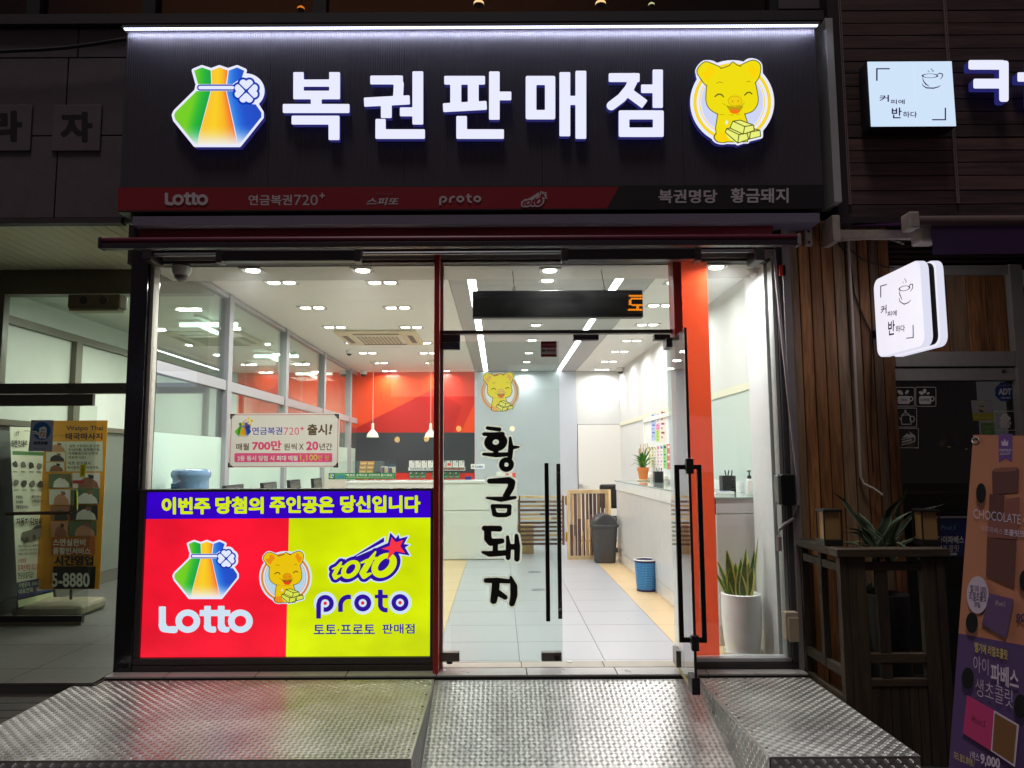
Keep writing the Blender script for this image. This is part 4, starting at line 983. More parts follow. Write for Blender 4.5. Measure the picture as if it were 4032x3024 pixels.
# illuminated lower panel
ZB0, ZB1 = (Yp(547, 2592, -.03).z+Yp(1692, 2579, -.03).z)/2, (Yp(585, 1941, -.03).z+Yp(1696, 1932, -.03).z)/2
XB0, XB1 = (Yp(585, 1941, -.03).x+Yp(547, 2592, -.03).x)/2, (Yp(1696, 1932, -.03).x+Yp(1692, 2579, -.03).x)/2
lb = thing('illuminated_signboard', 'glowing red and yellow lotto light box below the shop window', 'light box', ((XB0+XB1)/2, -.03, 0))
MB().box(XC1-.01, XM0-.001, .0, .07, .038, zw0).build('case', black, lb)
w = .035
for (x0, x1, z0, z1) in ((XC1-.01, XM0-.001, ZB1+.002, zw0), (XC1-.01, XM0-.001, .038, ZB0-.002), (XC1-.01, XB0-.001, ZB0-.001, ZB1+.001), (XB1+.001, XM0-.001, ZB0-.001, ZB1+.001)):
    MB().box(x0, x1, -.05, -.002, z0, z1).build('frame_bar', dkframe, lb, bevel=.004)
ZBM = (Yp(578, 2047, -.03).z+Yp(1695, 2035, -.03).z)/2; XBM = (Yp(1141, 2045, -.03).x+Yp(1123, 2582, -.03).x)/2
for nm, (x0, x1, z0, z1), c in (('blue_field', (XB0, XB1, ZBM, ZB1), (52, 0, 196)), ('red_field', (XB0, XBM, ZB0, ZBM), (250, 24, 50)), ('yellow_field', (XBM, XB1, ZB0, ZBM), (212, 232, 6))):
    MB().box(x0, x1, -.03, -.004, z0, z1).build(nm, MLB('panel_'+nm, c), lb)
q5 = lambda x, y: (500+x*.5877, 1900+y*.5877)
emL = printed('panel_', True)
L = []
acid = ME('panel_acid', (212, 232, 8), 1); pale = ME('panel_pale', (206, 224, 240), 1.0); navy = ME('panel_navy', (44, 10, 150), 1)
for s, x0, y0, x1, y1 in (('이번주', 232, 98, 558, 214), ('당첨의', 592, 95, 916, 210), ('주인공은', 955, 90, 1388, 206), ('당신입니다', 1428, 86, 1966, 203)):
    p, q = q5(x0, y0), q5(x1, y1); L.append((T(s, *p, *q, .055), acid))
p, q = q5(209, 826), q5(827, 1006); L.append((lotto(*p, *q), pale))
kb = .5877*420/505
L += bag_layers(emL, kb, 500+528*.5877, 1900+582*.5877)
PT2 = dict(rim=(206, 226, 240), ring=(222, 130, 40), sky=(176, 208, 228), line=(44, 30, 16), gold=(232, 192, 10), ear=(232, 140, 20), bars=(214, 224, 80), brown=(150, 90, 10), snout=(226, 150, 10), tongue=(232, 62, 30))
L += pig_layers(printed('panelpig_', True, PT2), .205, 1020+508*.205, 2080+945*.205)
L += toto(emL, .2893, 1080, 2080)
g = Grid(500, 830, 1900, 1240, 6); kk = .2893
L.append((xf(shp(g, un(g.ell(693, 1022, 157, 157), g.ell(1203, 1017, 157, 157), g.ell(1711, 1013, 157, 157)), 0, 1), kk, 1080, 2080), pale))
L.append((proto(1080+571*kk, 2080+836*kk, 1080+1829*kk, 2080+1230*kk), navy))
L.append((xf(shp(g, un(g.ell(693, 1022, 55, 55), g.ell(1203, 1017, 55, 55), g.ell(1711, 1013, 55, 55)), 0, 1), kk, 1080, 2080), pale))
L.append((xf(shp(g, un(g.ell(693, 1022, 24, 24), g.ell(1203, 1017, 24, 24), g.ell(1711, 1013, 24, 24)), 0, 1), kk, 1080, 2080), ME('panel_dot', (226, 40, 50), 1)))
for s, x0, y0, x1, y1 in (('토토·프로토', 535, 1312, 1370, 1442), ('판매점', 1470, 1302, 1910, 1438)):
    L.append((T(s, 1080+x0*kk, 2080+y0*kk, 1080+x1*kk, 2080+y1*kk, .02, dy=-1), navy))
art('print', L, (0, -.03, 0), (0, 1, 0), lb, gap=.0004)

# ---- doors
def leaf(name, label, H, E, z0, z1):
    return thing(name, label, 'door', (H[0], H[1], 0))
zl0, zl1 = .035, Yp(1950, 1345, 0).z
XDL = Yp(2208, 2000, 0).x
t = thing('glass_door', 'closed glass door leaf with black pig lettering and long bar handles', 'door', (XM1, 0, 0))
MB().box(XM1+.02, XDL, -.006, .006, zl0, zl1).build('pane', glass_green, t)
a = RR(1738, 1318, 1812, 1346, -.02); MB().box(a[0], a[1], -.024, .024, a[2], a[3]-.001).build('patch_fitting', black, t, bevel=.003)
a = RR(1738, 1348, 1811, 1376, -.02); MB().box(a[0], a[1], -.024, .024, a[2], a[3]).build('patch_fitting', S('patch_blue', (30, 30, 62), rough=.2), t, bevel=.003)
st = S('patch_steel', (120, 112, 106), rough=.3, metal=.8, noise=.15)
a = RR(1731, 2569, 1809, 2605, -.02); MB().box(a[0], a[1], -.025, .025, a[2], a[3]).build('patch_fitting', st, t, bevel=.004)
a = RR(2132, 2569, 2212, 2604, -.02); o = MB().box(a[0], a[1], -.025, .025, a[2], a[3]).build('lock_fitting', st, t, bevel=.004)
c = Yp(2194, 2590, -.026); mb = MB(); mb.tube([c+Vector((0, .002, 0)), c+Vector((0, -.008, 0))], .018, 18); mb.build('lock_cylinder', S('lock_brass', (70, 66, 60), rough=.3, metal=.8), o, smooth=True)
mb = MB(); mb.tube([Yp(1770, 2604, 0), Yp(1770, 2612, 0)], .02, 12); mb.build('pivot', black, t)
for (px_, y_, ya, yb) in ((2152, -.055, 1823, 2446), (2199, .05, 1826, 2436)):
    top, bot = Yp(px_, ya, y_), Yp(px_+6, yb, y_); x_ = (top.x+bot.x)/2
    o = MB().box(x_-.013, x_+.013, y_-.013, y_+.013, bot.z, top.z).build('bar_handle', S('handle_black', (26, 20, 22), rough=.25), t, bevel=.003)
    for zz in (top.z-.06, bot.z+.06): MB().tube([(x_, y_*.8, zz), (x_, 0, zz)], .008, 8).build('standoff', black, o)
# vinyl lettering on the closed leaf
YV = -.0066
PT3 = dict(rim=(214, 208, 200), ring=(240, 160, 96), sky=(250, 250, 252), line=(30, 18, 18), gold=(255, 232, 90), ear=(250, 190, 120), bars=(252, 246, 140), brown=(190, 140, 60), snout=(252, 200, 120), tongue=(250, 110, 90))
q = thing('pig_decal', 'round golden pig sticker above the black lettering on the door glass', 'decal', Yp(1967, 1545, 0))
art('print', pig_layers(printed('decal_', False, PT3, film=True), .1547, 1967.5, 1544, True), (0, YV, 0), (0, 1, 0), q, gap=.0003)
vk = S('vinyl_black', (16, 12, 14), rough=.5); vg = ST('vinyl_grey', (225, 222, 216))
GA = ((1820, 1440, .2893), (1820, 1880, .3254))
chars = [('황', 0, (225, 780, 820, 1480), lambda g: un(g.path([(345, 848, 24), (505, 868, 28)]), g.path([(295, 930, 24), (420, 938, 32), (545, 932, 34)]), g.ring(457, 1040, 102, 82, 46, -.15), g.path([(458, 1140, 36), (458, 1200, 36)]), g.path([(290, 1203, 20), (460, 1215, 34), (640, 1205, 28)]), g.path([(652, 978, 16), (662, 1100, 36), (650, 1245, 34)]), g.path([(690, 1112, 30), (768, 1106, 14)]), g.ring(602, 1346, 66, 64, 36, -.5))),
         ('금', 1, (240, -40, 700, 530), lambda g: un(g.path([(330, 45, 30), (560, 36, 42), (600, 60, 44), (590, 120, 42), (530, 225, 40)]), g.path([(298, 246, 14), (470, 265, 32), (640, 243, 20)]), g.path([(368, 345, 24), (392, 440, 32), (430, 455, 28), (530, 455, 26), (565, 435, 30), (572, 350, 26), (480, 348, 26), (368, 348, 26)]))),
         ('돼', 1, (190, 540, 740, 1060), lambda g: un(g.path([(268, 615, 32), (450, 620, 36)]), g.path([(308, 640, 44), (310, 740, 46), (345, 785, 44), (480, 768, 32)]), g.path([(400, 800, 32), (400, 880, 32)]), g.path([(250, 905, 18), (330, 925, 36), (530, 912, 34)]), g.path([(548, 720, 20), (560, 840, 33), (556, 970, 30)]), g.path([(580, 840, 36), (650, 840, 36)]), g.path([(656, 705, 24), (666, 836, 36), (662, 985, 34)]))),
         ('지', 1, (215, 1145, 715, 1600), lambda g: un(g.path([(288, 1247, 30), (420, 1246, 34), (560, 1256, 28)]), g.path([(406, 1285, 48), (398, 1390, 48), (380, 1490, 42)]), g.path([(440, 1400, 38), (520, 1450, 30)]), g.path([(588, 1210, 18), (625, 1320, 44), (625, 1430, 44), (602, 1525, 36)])))]
for ch, gi, bb, fn in chars:
    ox, oy, s_ = GA[gi]; g = Grid(*bb, 5); d = fn(g)
    q = thing('vinyl_letter', dict(zip('황금돼지', ('topmost black brush letter with a ring and tail on the door glass', 'second black brush letter shaped like a hook over a box', 'third black brush letter with two upright strokes on the door', 'lowest black brush letter with a leaning leg on the door')))[ch], 'lettering', Yp(1955, oy+bb[1]*s_, 0), 'black grey-edged letters down the glass door')
    art('print', [(xf(shp(g, sub(d-24, d), 0, .7), s_, ox, oy), vg), (xf(shp(g, d, 0, .7), s_, ox, oy), vk)], (0, YV, 0), (0, 1, 0), q, gap=.0004)
# CCTV sticker
q = thing('cctv_sticker', 'small dark red security sticker at the top of the door glass', 'sticker', Yp(2160, 1375, 0))
z5 = lambda x, y: (1680+x*.5544, 980+y*.5544)
L = [(pol(z5(812, 656), z5(923, 656), z5(923, 767), z5(812, 767)), S('sticker_wine', (132, 20, 36), rough=.5)), (pol(z5(816, 702), z5(919, 702), z5(919, 748), z5(816, 748)), S('sticker_pale', (196, 184, 188), rough=.5))]
L.append((T('CCTV작동중', *z5(820, 672), *z5(915, 692), .02), S('sticker_pink', (214, 130, 140)))); L.append((T('kt', *z5(820, 708), *z5(843, 730), .05), ink)); L.append((T('telecop', *z5(848, 710), *z5(916, 731), .04), S('sticker_wine', (132, 20, 36))))
art('print', L, (0, YV, 0), (0, 1, 0), q)
tag(MB().box(*RR(2257, 1317, 2358, 1338, -.03)[:2], -.03, .03, *RR(2257, 1317, 2358, 1338, -.03)[2:]).build('magnetic_lock', S('lock_box', (40, 30, 38), rough=.4), bevel=.004), 'small black magnetic lock box under the door transom', 'lock')
tag(MB().box(*RR(2576, 1316, 2640, 1338, -.03)[:2], -.03, .03, *RR(2576, 1316, 2640, 1338, -.03)[2:]).build('hinge_box', S('lock_box', (40, 30, 38)), bevel=.004), 'small black hinge box at the top right of the doorway', 'hinge')
# open leaf, swung out towards the street
H = Zp(2662, 2606, zl0); E_ = Zp(2742, 2734, zl0); E_.z = H.z = 0
ax = (E_-H).normalized(); nx = Vector((-ax.y, ax.x, 0)); 
dq = ray(2690, 1290); tq = (E_.y-CAM.y)/dq.y; zt = (CAM+dq*tq).z
t = thing('open_glass_door', 'glass door leaf swung open towards the street with black rectangular pull handles', 'door', H)
def lbox(mb, s0, s1, o0, o1, z0, z1):
    vs = [H+ax*s+nx*o+Vector((0, 0, z)) for z in (z0, z1) for s, o in ((s0, o0), (s1, o0), (s1, o1), (s0, o1))]
    return mb.add(vs, [(3, 2, 1, 0), (4, 5, 6, 7), (0, 1, 5, 4), (1, 2, 6, 5), (2, 3, 7, 6), (3, 0, 4, 7)])
wl_ = (E_-H).length
lbox(MB(), .0, wl_-.006, -.005, .005, zl0, zt).build('pane', glass_green, t)
lbox(MB(), wl_-.006, wl_+.004, -.007, .007, zl0, zt).build('edge_strip', black, t)
lbox(MB(), .0, .14, -.02, .02, zl0, zl0+.1).build('patch_fitting', st, t, bevel=.003)
lbox(MB(), wl_-.12, wl_+.002, -.022, .022, zl0-.004, zl0+.085).build('lock_fitting', black, t, bevel=.003)
lbox(MB(), .14, wl_-.12, -.006, .006, zl0-.018, zl0+.006).build('bottom_seal', S('seal_cream', (186, 170, 120), rough=.6), t)
lbox(MB(), -.02, .12, -.024, .024, zt-.03, zt+.03).build('top_fitting', black, t, bevel=.003)
hz1, hz0 = [(CAM+ray(px_, py_)*((E_.y+.05-CAM.y)/ray(px_, py_).y)).z for px_, py_ in ((2702, 1830), (2735, 2530))]
sh_ = wl_-.055; hb = S('handle_black', (26, 20, 22))
for sgn in (-1, 1):
    mb = MB(); o1 = sgn*.062
    lbox(mb, sh_-.013, sh_+.013, o1-.013, o1+.013, hz0, hz1); lbox(mb, sh_-.0128, sh_+.0128, sgn*.012, o1-sgn*.012, hz0+.0002, hz0+.026); lbox(mb, sh_-.0128, sh_+.0128, sgn*.012, o1-sgn*.012, hz1-.026, hz1-.0002)
    o = mb.build('pull_handle', hb, t, bevel=.002)
    m2 = MB()
    for zz in (hz0+.012, hz1-.012): m2.tube([H+ax*sh_+nx*(sgn*.004)+Vector((0, 0, zz)), H+ax*sh_+nx*(sgn*.016)+Vector((0, 0, zz))], .02, 12)
    m2.build('rosette', black, o)
mb = MB(); lbox(mb, wl_-.02, wl_+.02, -.02, .02, hz1-.05, hz1+.035); lbox(mb, wl_-.02, wl_+.02, -.02, .02, hz0-.03, hz0+.05); mb.build('bolt_guide', black, t, bevel=.003)
# door-top pieces: cream rails behind the transom
# ticker sign
a = RR(1860, 1143, 2532, 1250, .10)
t = thing('ticker_sign', 'long black dot-matrix ticker sign hanging behind the door transom', 'sign', ((a[0]+a[1])/2, .13, a[2]))
MB().box(a[0], a[1], .10, .17, a[2], a[3]).build('case', S('ticker_case', (40, 38, 40), rough=.4), t, bevel=.004)
MB().box(a[0]+.006, a[1]-.006, .097, .0995, a[2]+.012, a[3]-.012).build('screen', S('ticker_screen', (10, 10, 12), rough=.15), t)
hot = ME('led_amber', (255, 164, 12), 1.6); redd = ME('led_red', (255, 40, 10), 1.2)
mb = MB(); pitch = 6.6
cells = set()
def strip(x0, y0, x1, y1):
    for i in range(int(round((x1-x0)/pitch))+1):
        for j in range(int(round((y1-y0)/pitch))+1): cells.add((round(x0/pitch)+i, round(y0/pitch)+j))
strip(1442, 327, 1532, 334); strip(1455, 352, 1532, 360); strip(1442, 360, 1455, 395); strip(1460, 395, 1532, 402); strip(1490, 402, 1503, 430); strip(1432, 432, 1532, 438)
for (i, j) in cells:
    edge = any((i+di, j+dj) not in cells for di, dj in ((0, 1), (0, -1)))
    c = Yp(1680+i*pitch*.5544, 980+j*pitch*.5544, .0965); h = .0024
    mb.box(c.x-h, c.x+h, .0955, .0972, c.z-h, c.z+h, 0 if (i+j) % 3 else 1)
o = mb.build('dots', [hot, redd], t); o['kind'] = 'stuff'
for px_ in (2005, 2360):
    b0 = Yp(px_+20, 1143, .13); mb = MB(); mb.tube([b0, b0+Vector((0, 0, .02)), Vector((b0.x-.01, .2, 2.60))], .003, 6); mb.build('hanger', dkframe, t)
    mb = MB(); n = 12; mb.tube([b0+Vector((.012*math.cos(k*6.283/n), 0, .012+.012*math.sin(k*6.283/n))) for k in range(n+1)], .002, 5); mb.build('eyelet', dkframe, t)

# ================================================================== SHOP INTERIOR
YBK = Zp(1600, 1465, ZC).y
XWR = (Zp(2448, 1460, ZC).x+Zp(2788, 1188, ZC).x)/2
XG_L, XG_R = Zp(1868, 1461, ZC).x, Zp(2268, 1461, ZC).x     # grey centre strip
ZBD = 2.60                            # lower front bulkhead
YBAND = Zp(1200, 1104, ZBD).y
shell = struct('shop_wall')
MB().box(XG_L, XG_R, YBK, YBK+.1, 0, ZC).build('grey_panel', greywall, shell)
MB().box(XG_R+.003, XWR+.1, YBK+.02, YBK+.1, 0, ZC).build('white_panel', white, shell)
MB().box(XWL-.02, XG_L-.003, YBK, YBK+.1, 0, ZC).build('red_panel', redwall, shell)
zr = Yp(1600, 1703, YBK).z; zr2 = Yp(1600, 1862, YBK).z
art('accent_panel', [(pol((1380, 1462), (1706, 1462), (1706, 1531), (1380, 1697)), orangewall), (pol((1706, 1462), (1868, 1462), (1868, 1530), (1706, 1531)), redwall), (pol((1380, 1697), (1706, 1531), (1820, 1600), (1780, 1703), (1380, 1703)), dredwall), (pol((1868, 1588), (1868, 1703), (1814, 1703)), orangewall), (pol((1380, 1703), (1868, 1703), (1868, 1862), (1380, 1862)), charcoal)], (0, YBK, 0), (0, 1, 0), shell)
MB().box(XWR, XWR+.1, YBAND, YBK+.1, 0, ZC).build('side_panel', white, shell)
xe = XG1+.03
xe = Yp(2940, 1300, YBAND).x
MB().box(xe, XWR+.1, .06, YBAND-.002, 0, ZC).build('side_panel', S('wall_grey_side', (202, 202, 204), rough=.5, noise=.02), shell)
# picture rail on the right wall
zrl = Xp(2880, 1540, XWR).z
MB().box(XWR-.012, XWR-.0005, YBAND+.01, YBK, zrl-.03, zrl+.03).build('wall_rail', S('rail_cream', (216, 214, 190), rough=.5), shell)
MB().box(XWR-.004, XWR-.0004, YBAND+.01, 3.2, 1.05, zrl-.031).build('glass_panel', S('pale_mint', (196, 210, 202), rough=.25), shell)
# ceiling
ceil = struct('shop_ceiling'); cw = S('ceiling_cream', (246, 246, 244), rough=.7, noise=.02, nscale=2); cg = S('ceiling_grey', (176, 178, 180), rough=.6)
MB().box(XWL, XG_L-.004, YBAND+.004, YBK, ZC, ZC+.03).build('ceiling_panel', cw, ceil)
MB().box(XG_R+.004, XWR, YBAND+.004, YBK, ZC, ZC+.03).build('ceiling_panel', cw, ceil)
ls = [Zp(1856, 1100, ZC).x, Zp(2440, 1100, ZC).x]
e = [XG_L]+[v for l in ls for v in (l-.036, l+.036)]+[XG_R]
for a_, b_ in ((e[0], e[1]), (e[2], e[3]), (e[4], e[5])):
    MB().box(a_, b_, YBAND+.004, YBK, ZC+.004, ZC+.03).build('ceiling_panel', cg, ceil)
MB().box(XWL, xe-.001, .06, YBAND, ZBD, ZBD+.03).box(XWL, xe-.001, YBAND-.03, YBAND, ZBD+.0301, ZC+.03).build('ceiling_panel', S('ceiling_front', (200, 200, 196), rough=.6), ceil)
MB().box(XWL-.1, XWR+.2, .06, YBK+.1, ZC+.06, ZC+.1).build('ceiling_slab', black, ceil)
strip_e = ME('strip_light', (250, 252, 255), 12)
for i, l in enumerate(ls):
    t = thing('strip_light', ('long white ceiling strip light left of the small centre downlights', 'long white ceiling strip light right of the small centre downlights')[i], 'lamp', (l, (YBAND+YBK)/2, ZC), 'strip lights along the shop ceiling')
    MB().box(l-.033, l+.033, YBAND+.01, YBK-.01, ZC+.012, ZC+.03).build('diffuser', strip_e, t)
    MB().box(l-.0358, l-.0335, YBAND+.005, YBK-.005, ZC+.004, ZC+.03).box(l+.0335, l+.0358, YBAND+.005, YBK-.005, ZC+.004, ZC+.03).build('channel', white, t)
# downlights
bulb = ME('downlight_glow', (255, 252, 244), 7)
def downlight(double, power, spread=168):
    t = thing('downlight', None, 'lamp', (0, 0, 0))
    w, h = (.135, .07) if double else (.075, .075)
    mb = MB()
    for (x0, x1, y0, y1) in ((-w, w, -h, -h+.014), (-w, w, h-.014, h), (-w, -w+.014, -h+.014, h-.014), (w-.014, w, -h+.014, h-.014)): mb.box(x0, x1, y0, y1, -.008, 0)
    mb.build('frame', whitegloss, t, local=True, bevel=.002)
    MB().box(-w+.014, w-.014, -h+.014, h-.014, -.002, -.0005).build('reflector', S('reflector', (120, 118, 112), rough=.3), t, local=True)
    for x in ((-.062, .062) if double else (0,)):
        MB().lathe([(.02, -.012), (.046, -.009), (.05, -.0025)], (x, 0, 0), 16).build('lamp', bulb, t, local=True, smooth=True)
    l = bpy.data.lights.new('downlight', 'AREA'); l.shape = 'RECTANGLE' ; l.size = .2 if double else .09; l.size_y = .09; l.energy = power; l.color = (1, 1, .99); l.spread = math.radians(spread)
    o = bpy.data.objects.new('beam', l); COL.objects.link(o); o.location = (0, 0, -.02); o.parent = t
    return t
DP = 8.9
dbl = downlight(True, DP); sgl = downlight(False, DP*.6)
sgf = downlight(False, DP*2.0)
first = {True: dbl, False: sgl, 'front': sgf}; used = {True: False, False: False, 'front': False}
def put(double, px_, py_, label, group):
    p = Zp(px_, py_, ZC if py_ > 1090 else ZBD); p.z -= .001
    if double is False and label.startswith('small'): p.z += .004
    o = first[double] if not used[double] else dup(first[double], p)
    used[double] = True; o.location = p; o['label'] = label; o['group'] = group
rows = ['front', 'second', 'third', 'fourth', 'fifth', 'sixth', 'last']
for i, (ya, xa, xb) in enumerate(((1111, 1109, 1506), (1210, 1229, 1567), (1287, 1319, 1619), (1349, 1399, 1661), (1389, 1448, 1686), (1428, 1496, 1706), (1460, 1532, 1744))):
    put(True, xa, ya, f'twin square downlight in the {rows[i]} row on the cream ceiling by the glass partition', 'twin downlights on the left ceiling')
    put(True, xb, ya, f'twin square downlight in the {rows[i]} row on the cream ceiling beside the grey strip', 'twin downlights on the left ceiling')
for i, (xa, ya) in enumerate(((2680, 1111), (2600, 1201), (2550, 1277), (2488, 1340), (2440, 1383), (2398, 1422), (2370, 1454))):
    put(True, xa, ya, f'twin square downlight in the {rows[i]} row above the white writing counter', 'twin downlights above the counter')
for i, (xa, ya) in enumerate(((2155, 1105), (2110, 1280), (2095, 1340), (2082, 1390), (2074, 1425), (2066, 1457))):
    put(False, xa, ya, f'small single downlight in the {rows[i]} position along the grey centre strip', 'single downlights on the grey strip')
for lab, xa in (('by the dome camera', 996), ('over the lotto poster', 1428), ('over the ticker sign', 2165), ('behind the red film', 2820)):
    put('front', xa, 1063 if xa < 2800 else 1050,  f'bright single downlight in the front ceiling band {lab}', 'downlights in the front ceiling band')
# air conditioner
p = Zp(1500, 1325, ZC)
t = thing('ceiling_air_conditioner', 'square cream ceiling air conditioner cassette with a slatted grille', 'air conditioner', (p.x, p.y, ZC))
acw = S('ac_cream', (222, 212, 184), rough=.5)
MB().box(-.46, .46, -.46, .46, -.035, 0).build('panel', acw, t, local=True, bevel=.02)
MB().box(-.27, .27, -.27, .27, -.042, -.0355).build('grille_frame', S('ac_white', (232, 228, 214), rough=.5), t, local=True, bevel=.005)
for k in range(11): MB().box(-.24+.0436*k, -.215+.0436*k, -.24, .24, -.05, -.0425).build('slat', S('ac_slat', (170, 162, 140), rough=.5), t, local=True)
for (x0, x1, y0, y1) in ((-.26, .26, -.40, -.34), (-.26, .26, .34, .40), (-.40, -.34, -.26, .26), (.34, .40, -.26, .26)): MB().box(x0, x1, y0, y1, -.039, -.0352).build('air_slot', S('ac_slot', (110, 104, 90), rough=.5), t, local=True, bevel=.003)
p = Zp(1425, 1368, ZC)
MB().box(p.x, p.x+.5, p.y, p.y+.5, ZC-.004, ZC-.0005).build('ceiling_hatch', cw, ceil)
# pendants
for i, (px_, lab) in enumerate(((1471, 'white bell pendant lamp hanging before the red wall beside the poster'), (1697, 'white bell pendant lamp half hidden behind the red mullion'))):
    c = Zp(px_, 1421, ZC); zb_ = Yp(px_, 1722, c.y).z
    if i == 0:
        pend = t = thing('pendant_lamp', lab, 'lamp', (c.x, c.y, zb_), 'white pendant lamps over the sales counter')
        MB().lathe([(.088, 0), (.086, .012), (.075, .05), (.045, .085), (.022, .11), (.018, .20), (.006, .205)], (0, 0, 0), 24).build('shade', S('pendant_white', (228, 222, 206), rough=.4), t, smooth=True, local=True)
        MB().tube([(0, 0, .2), (0, 0, ZC-zb_-.02)], .0035, 6).build('cord', S('cord_white', (222, 214, 196)), t, local=True)
        MB().lathe([(.055, ZC-zb_-.001), (.05, ZC-zb_-.02), (.01, ZC-zb_-.05)], (0, 0, 0), 16).build('canopy', S('pendant_white', (228, 222, 206)), t, smooth=True, local=True)
    else: dup(pend, (c.x, c.y, zb_), lab)
# dome cameras
def dome(px_, py_, lab, z=ZC, k=1.0):
    c = Zp(px_, py_, z)
    t = thing('dome_camera', lab, 'camera', c, 'white dome security cameras')
    MB().lathe([(.062*k, 0), (.062*k, -.03*k), (.05*k, -.062*k)], (0, 0, -.001), 20).build('housing', whitegloss, t, smooth=True, local=True)
    MB().lathe([(.046*k, -.063*k), (.042*k, -.08*k), (.028*k, -.095*k), (.008*k, -.102*k)], (0, 0, 0), 20).build('dome', S('dome_glass', (70, 66, 64), rough=.1), t, smooth=True, local=True)
dome(716, 1050, 'white dome camera in the top corner of the left window', ZBD, 1.0); dome(2443, 1448, 'white dome camera at the far right end of the ceiling'); dome(1375, 1380, 'small white dome camera on the ceiling near the glass partition', ZC, .7); dome(1432, 1459, 'white dome camera in front of the red wall'); 
a = RR(2925, 1030, 2970, 1090, .12); c = Yp(2948, 1032, .2)
t = thing('wall_camera', 'small white security camera at the top of the right window', 'camera', c)
MB().box(c.x-.03, c.x+.03, c.y-.02, c.y+.04, c.z-.05, c.z+.02).build('mount', white, t, bevel=.008)
MB().tube([c+Vector((.0, -.01, -.04)), c+Vector((.025, -.03, -.10))], .026, 12).build('body', whitegloss, t, smooth=True)
a = RR(1350, 1040, 1420, 1056, .3); tag(MB().box(a[0], a[1], .3, .36, a[2], a[3]).build('junction_box', whitegloss, bevel=.004), 'white junction box with a cable on the front ceiling band', 'electrical box')
tag(MB().tube([Yp(1350, 1046, .33), Yp(1330, 1060, .33), Yp(1300, 1062, .33), Yp(1285, 1045, .33), Yp(1270, 1030, .33)], .006, 6).build('cable', S('cable_grey', (140, 138, 130))), 'short grey cable drooping from the junction box', 'cable')
a = RR(1990, 1058, 2016, 1078, .3); tag(MB().box(a[0], a[1], .3, .35, a[2], a[3]).build('sensor_box', whitegloss, bevel=.004), 'tiny white sensor box above the ticker sign', 'sensor')

# floor
floor = struct('shop_floor'); ft = S('floor_grey', (166, 166, 170), rough=.28, noise=.02, nscale=1.1); tan = S('floor_tan', (204, 176, 134), rough=.32, noise=.03, nscale=2)
MB().box(XWL-.02, XWR+.2, .146, YBK, -.03, -.008).build('floor_base', S('grout', (120, 118, 116), rough=.8), floor)
XT0, XT1 = Zp(1840, 2205, 0).x, Zp(2651, 2530, 0).x
tw = (XT1-XT0)/3; jy = [.148]+[Zp(2100, y_, 0).y for y_ in (2599, 2527, 2461, 2408, 2364, 2323, 2291, 2260, 2234)]
st_ = (jy[-1]-jy[1])/8; y = jy[-1]
while y < YBK-.3: y += st_; jy.append(y)
jy.append(YBK)
xs_t = [XWL, XT0-tw*2, XT0-tw, XT0, XT0+tw, XT0+2*tw, XT1, XT1+tw, XWR]
for a_, b_ in zip(jy[:-1], jy[1:]):
    for i, (c_, d_) in enumerate(zip(xs_t[:-1], xs_t[1:])):
        if d_-c_ < .02: continue
        MB().box(c_+.0018, d_-.0018, a_+.0018, b_-.0018, -.008, 0).build('tile', ft if 3 <= i <= 5 else tan, floor)
for (px_, py_) in ((2105, 2252), (2122, 2322)):
    c = Zp(px_, py_, 0)
    t = thing('floor_socket', 'flush metal floor socket plate ' + ('farther from the door' if py_ < 2300 else 'nearer the door'), 'socket', c, 'floor sockets in the grey tiles')
    MB().box(-.075, .075, -.06, .06, .0005, .004).build('plate', S('socket_plate', (150, 152, 156), rough=.35, metal=.4), t, local=True)
    MB().box(-.045, .045, -.025, .025, .0045, .0055).build('lid', S('socket_lid', (110, 112, 116), rough=.4), t, local=True)
c = Zp(2242, 2606, .002); tag(MB().lathe([(.022, 0), (.020, .004), (.006, .005)], c, 18).build('floor_strike', alu, smooth=True), 'small round metal floor strike in the door sill', 'door stop')

# glass partition (left wall)
gp_ = thing('glass_partition', 'long glass partition with grey posts and frosted lower panes along the left of the shop', 'partition', (XWL, 3, 0))
pg = S('partition_grey', (160, 160, 164), rough=.4); frost = S('frosted_film', (198, 222, 206), rough=.3)
posts = [Xp(a_, 1400, XWL).y for a_ in (880, 1113, 1266, 1372)]
posts2 = [Xp(a_, 1400, XWL).y for a_ in (912, 1136, 1285, 1388)]
zt1, zt0 = Xp(603, 1418, XWL).z, Xp(603, 1467, XWL).z; zfz = Xp(720, 1710, XWL).z
ends = [.13]+posts+[YBK-.05]; ends0 = [.13]+posts2+[YBK]
for i, (a_, b_) in enumerate(zip(posts, posts2)):
    MB().box(XWL-.05, XWL+.045, a_, a_+min(.10, (b_-a_)), .0, ZC-.013).build('post', pg, gp_, bevel=.003)
MB().box(XWL-.05, XWL+.045, .065, .13, 0, ZC-.013).build('post', pg, gp_)
for i in range(5):
    a_ = .13 if i == 0 else posts[i-1]+min(.10, posts2[i-1]-posts[i-1]); b_ = posts[i] if i < 4 else YBK
    MB().box(XWL-.03, XWL+.03, a_+.001, b_-.001, zt0, zt1).build('rail', pg, gp_)
    MB().box(XWL-.03, XWL+.03, a_+.001, b_-.001, ZC-.05, ZC-.014).build('top_rail', pg, gp_)
    MB().box(XWL-.005, XWL+.005, a_, b_, zt1, ZC-.05).build('pane', MG('partition_glass', (.86, .92, .885), 1.8), gp_)
    MB().box(XWL-.005, XWL+.005, a_, b_, zfz, zt0).build('pane', MG('partition_glass', (.8, .88, .84)), gp_)
    MB().box(XWL-.006, XWL+.006, a_, b_, .01, zfz-.001).build('frosted_pane', frost, gp_)

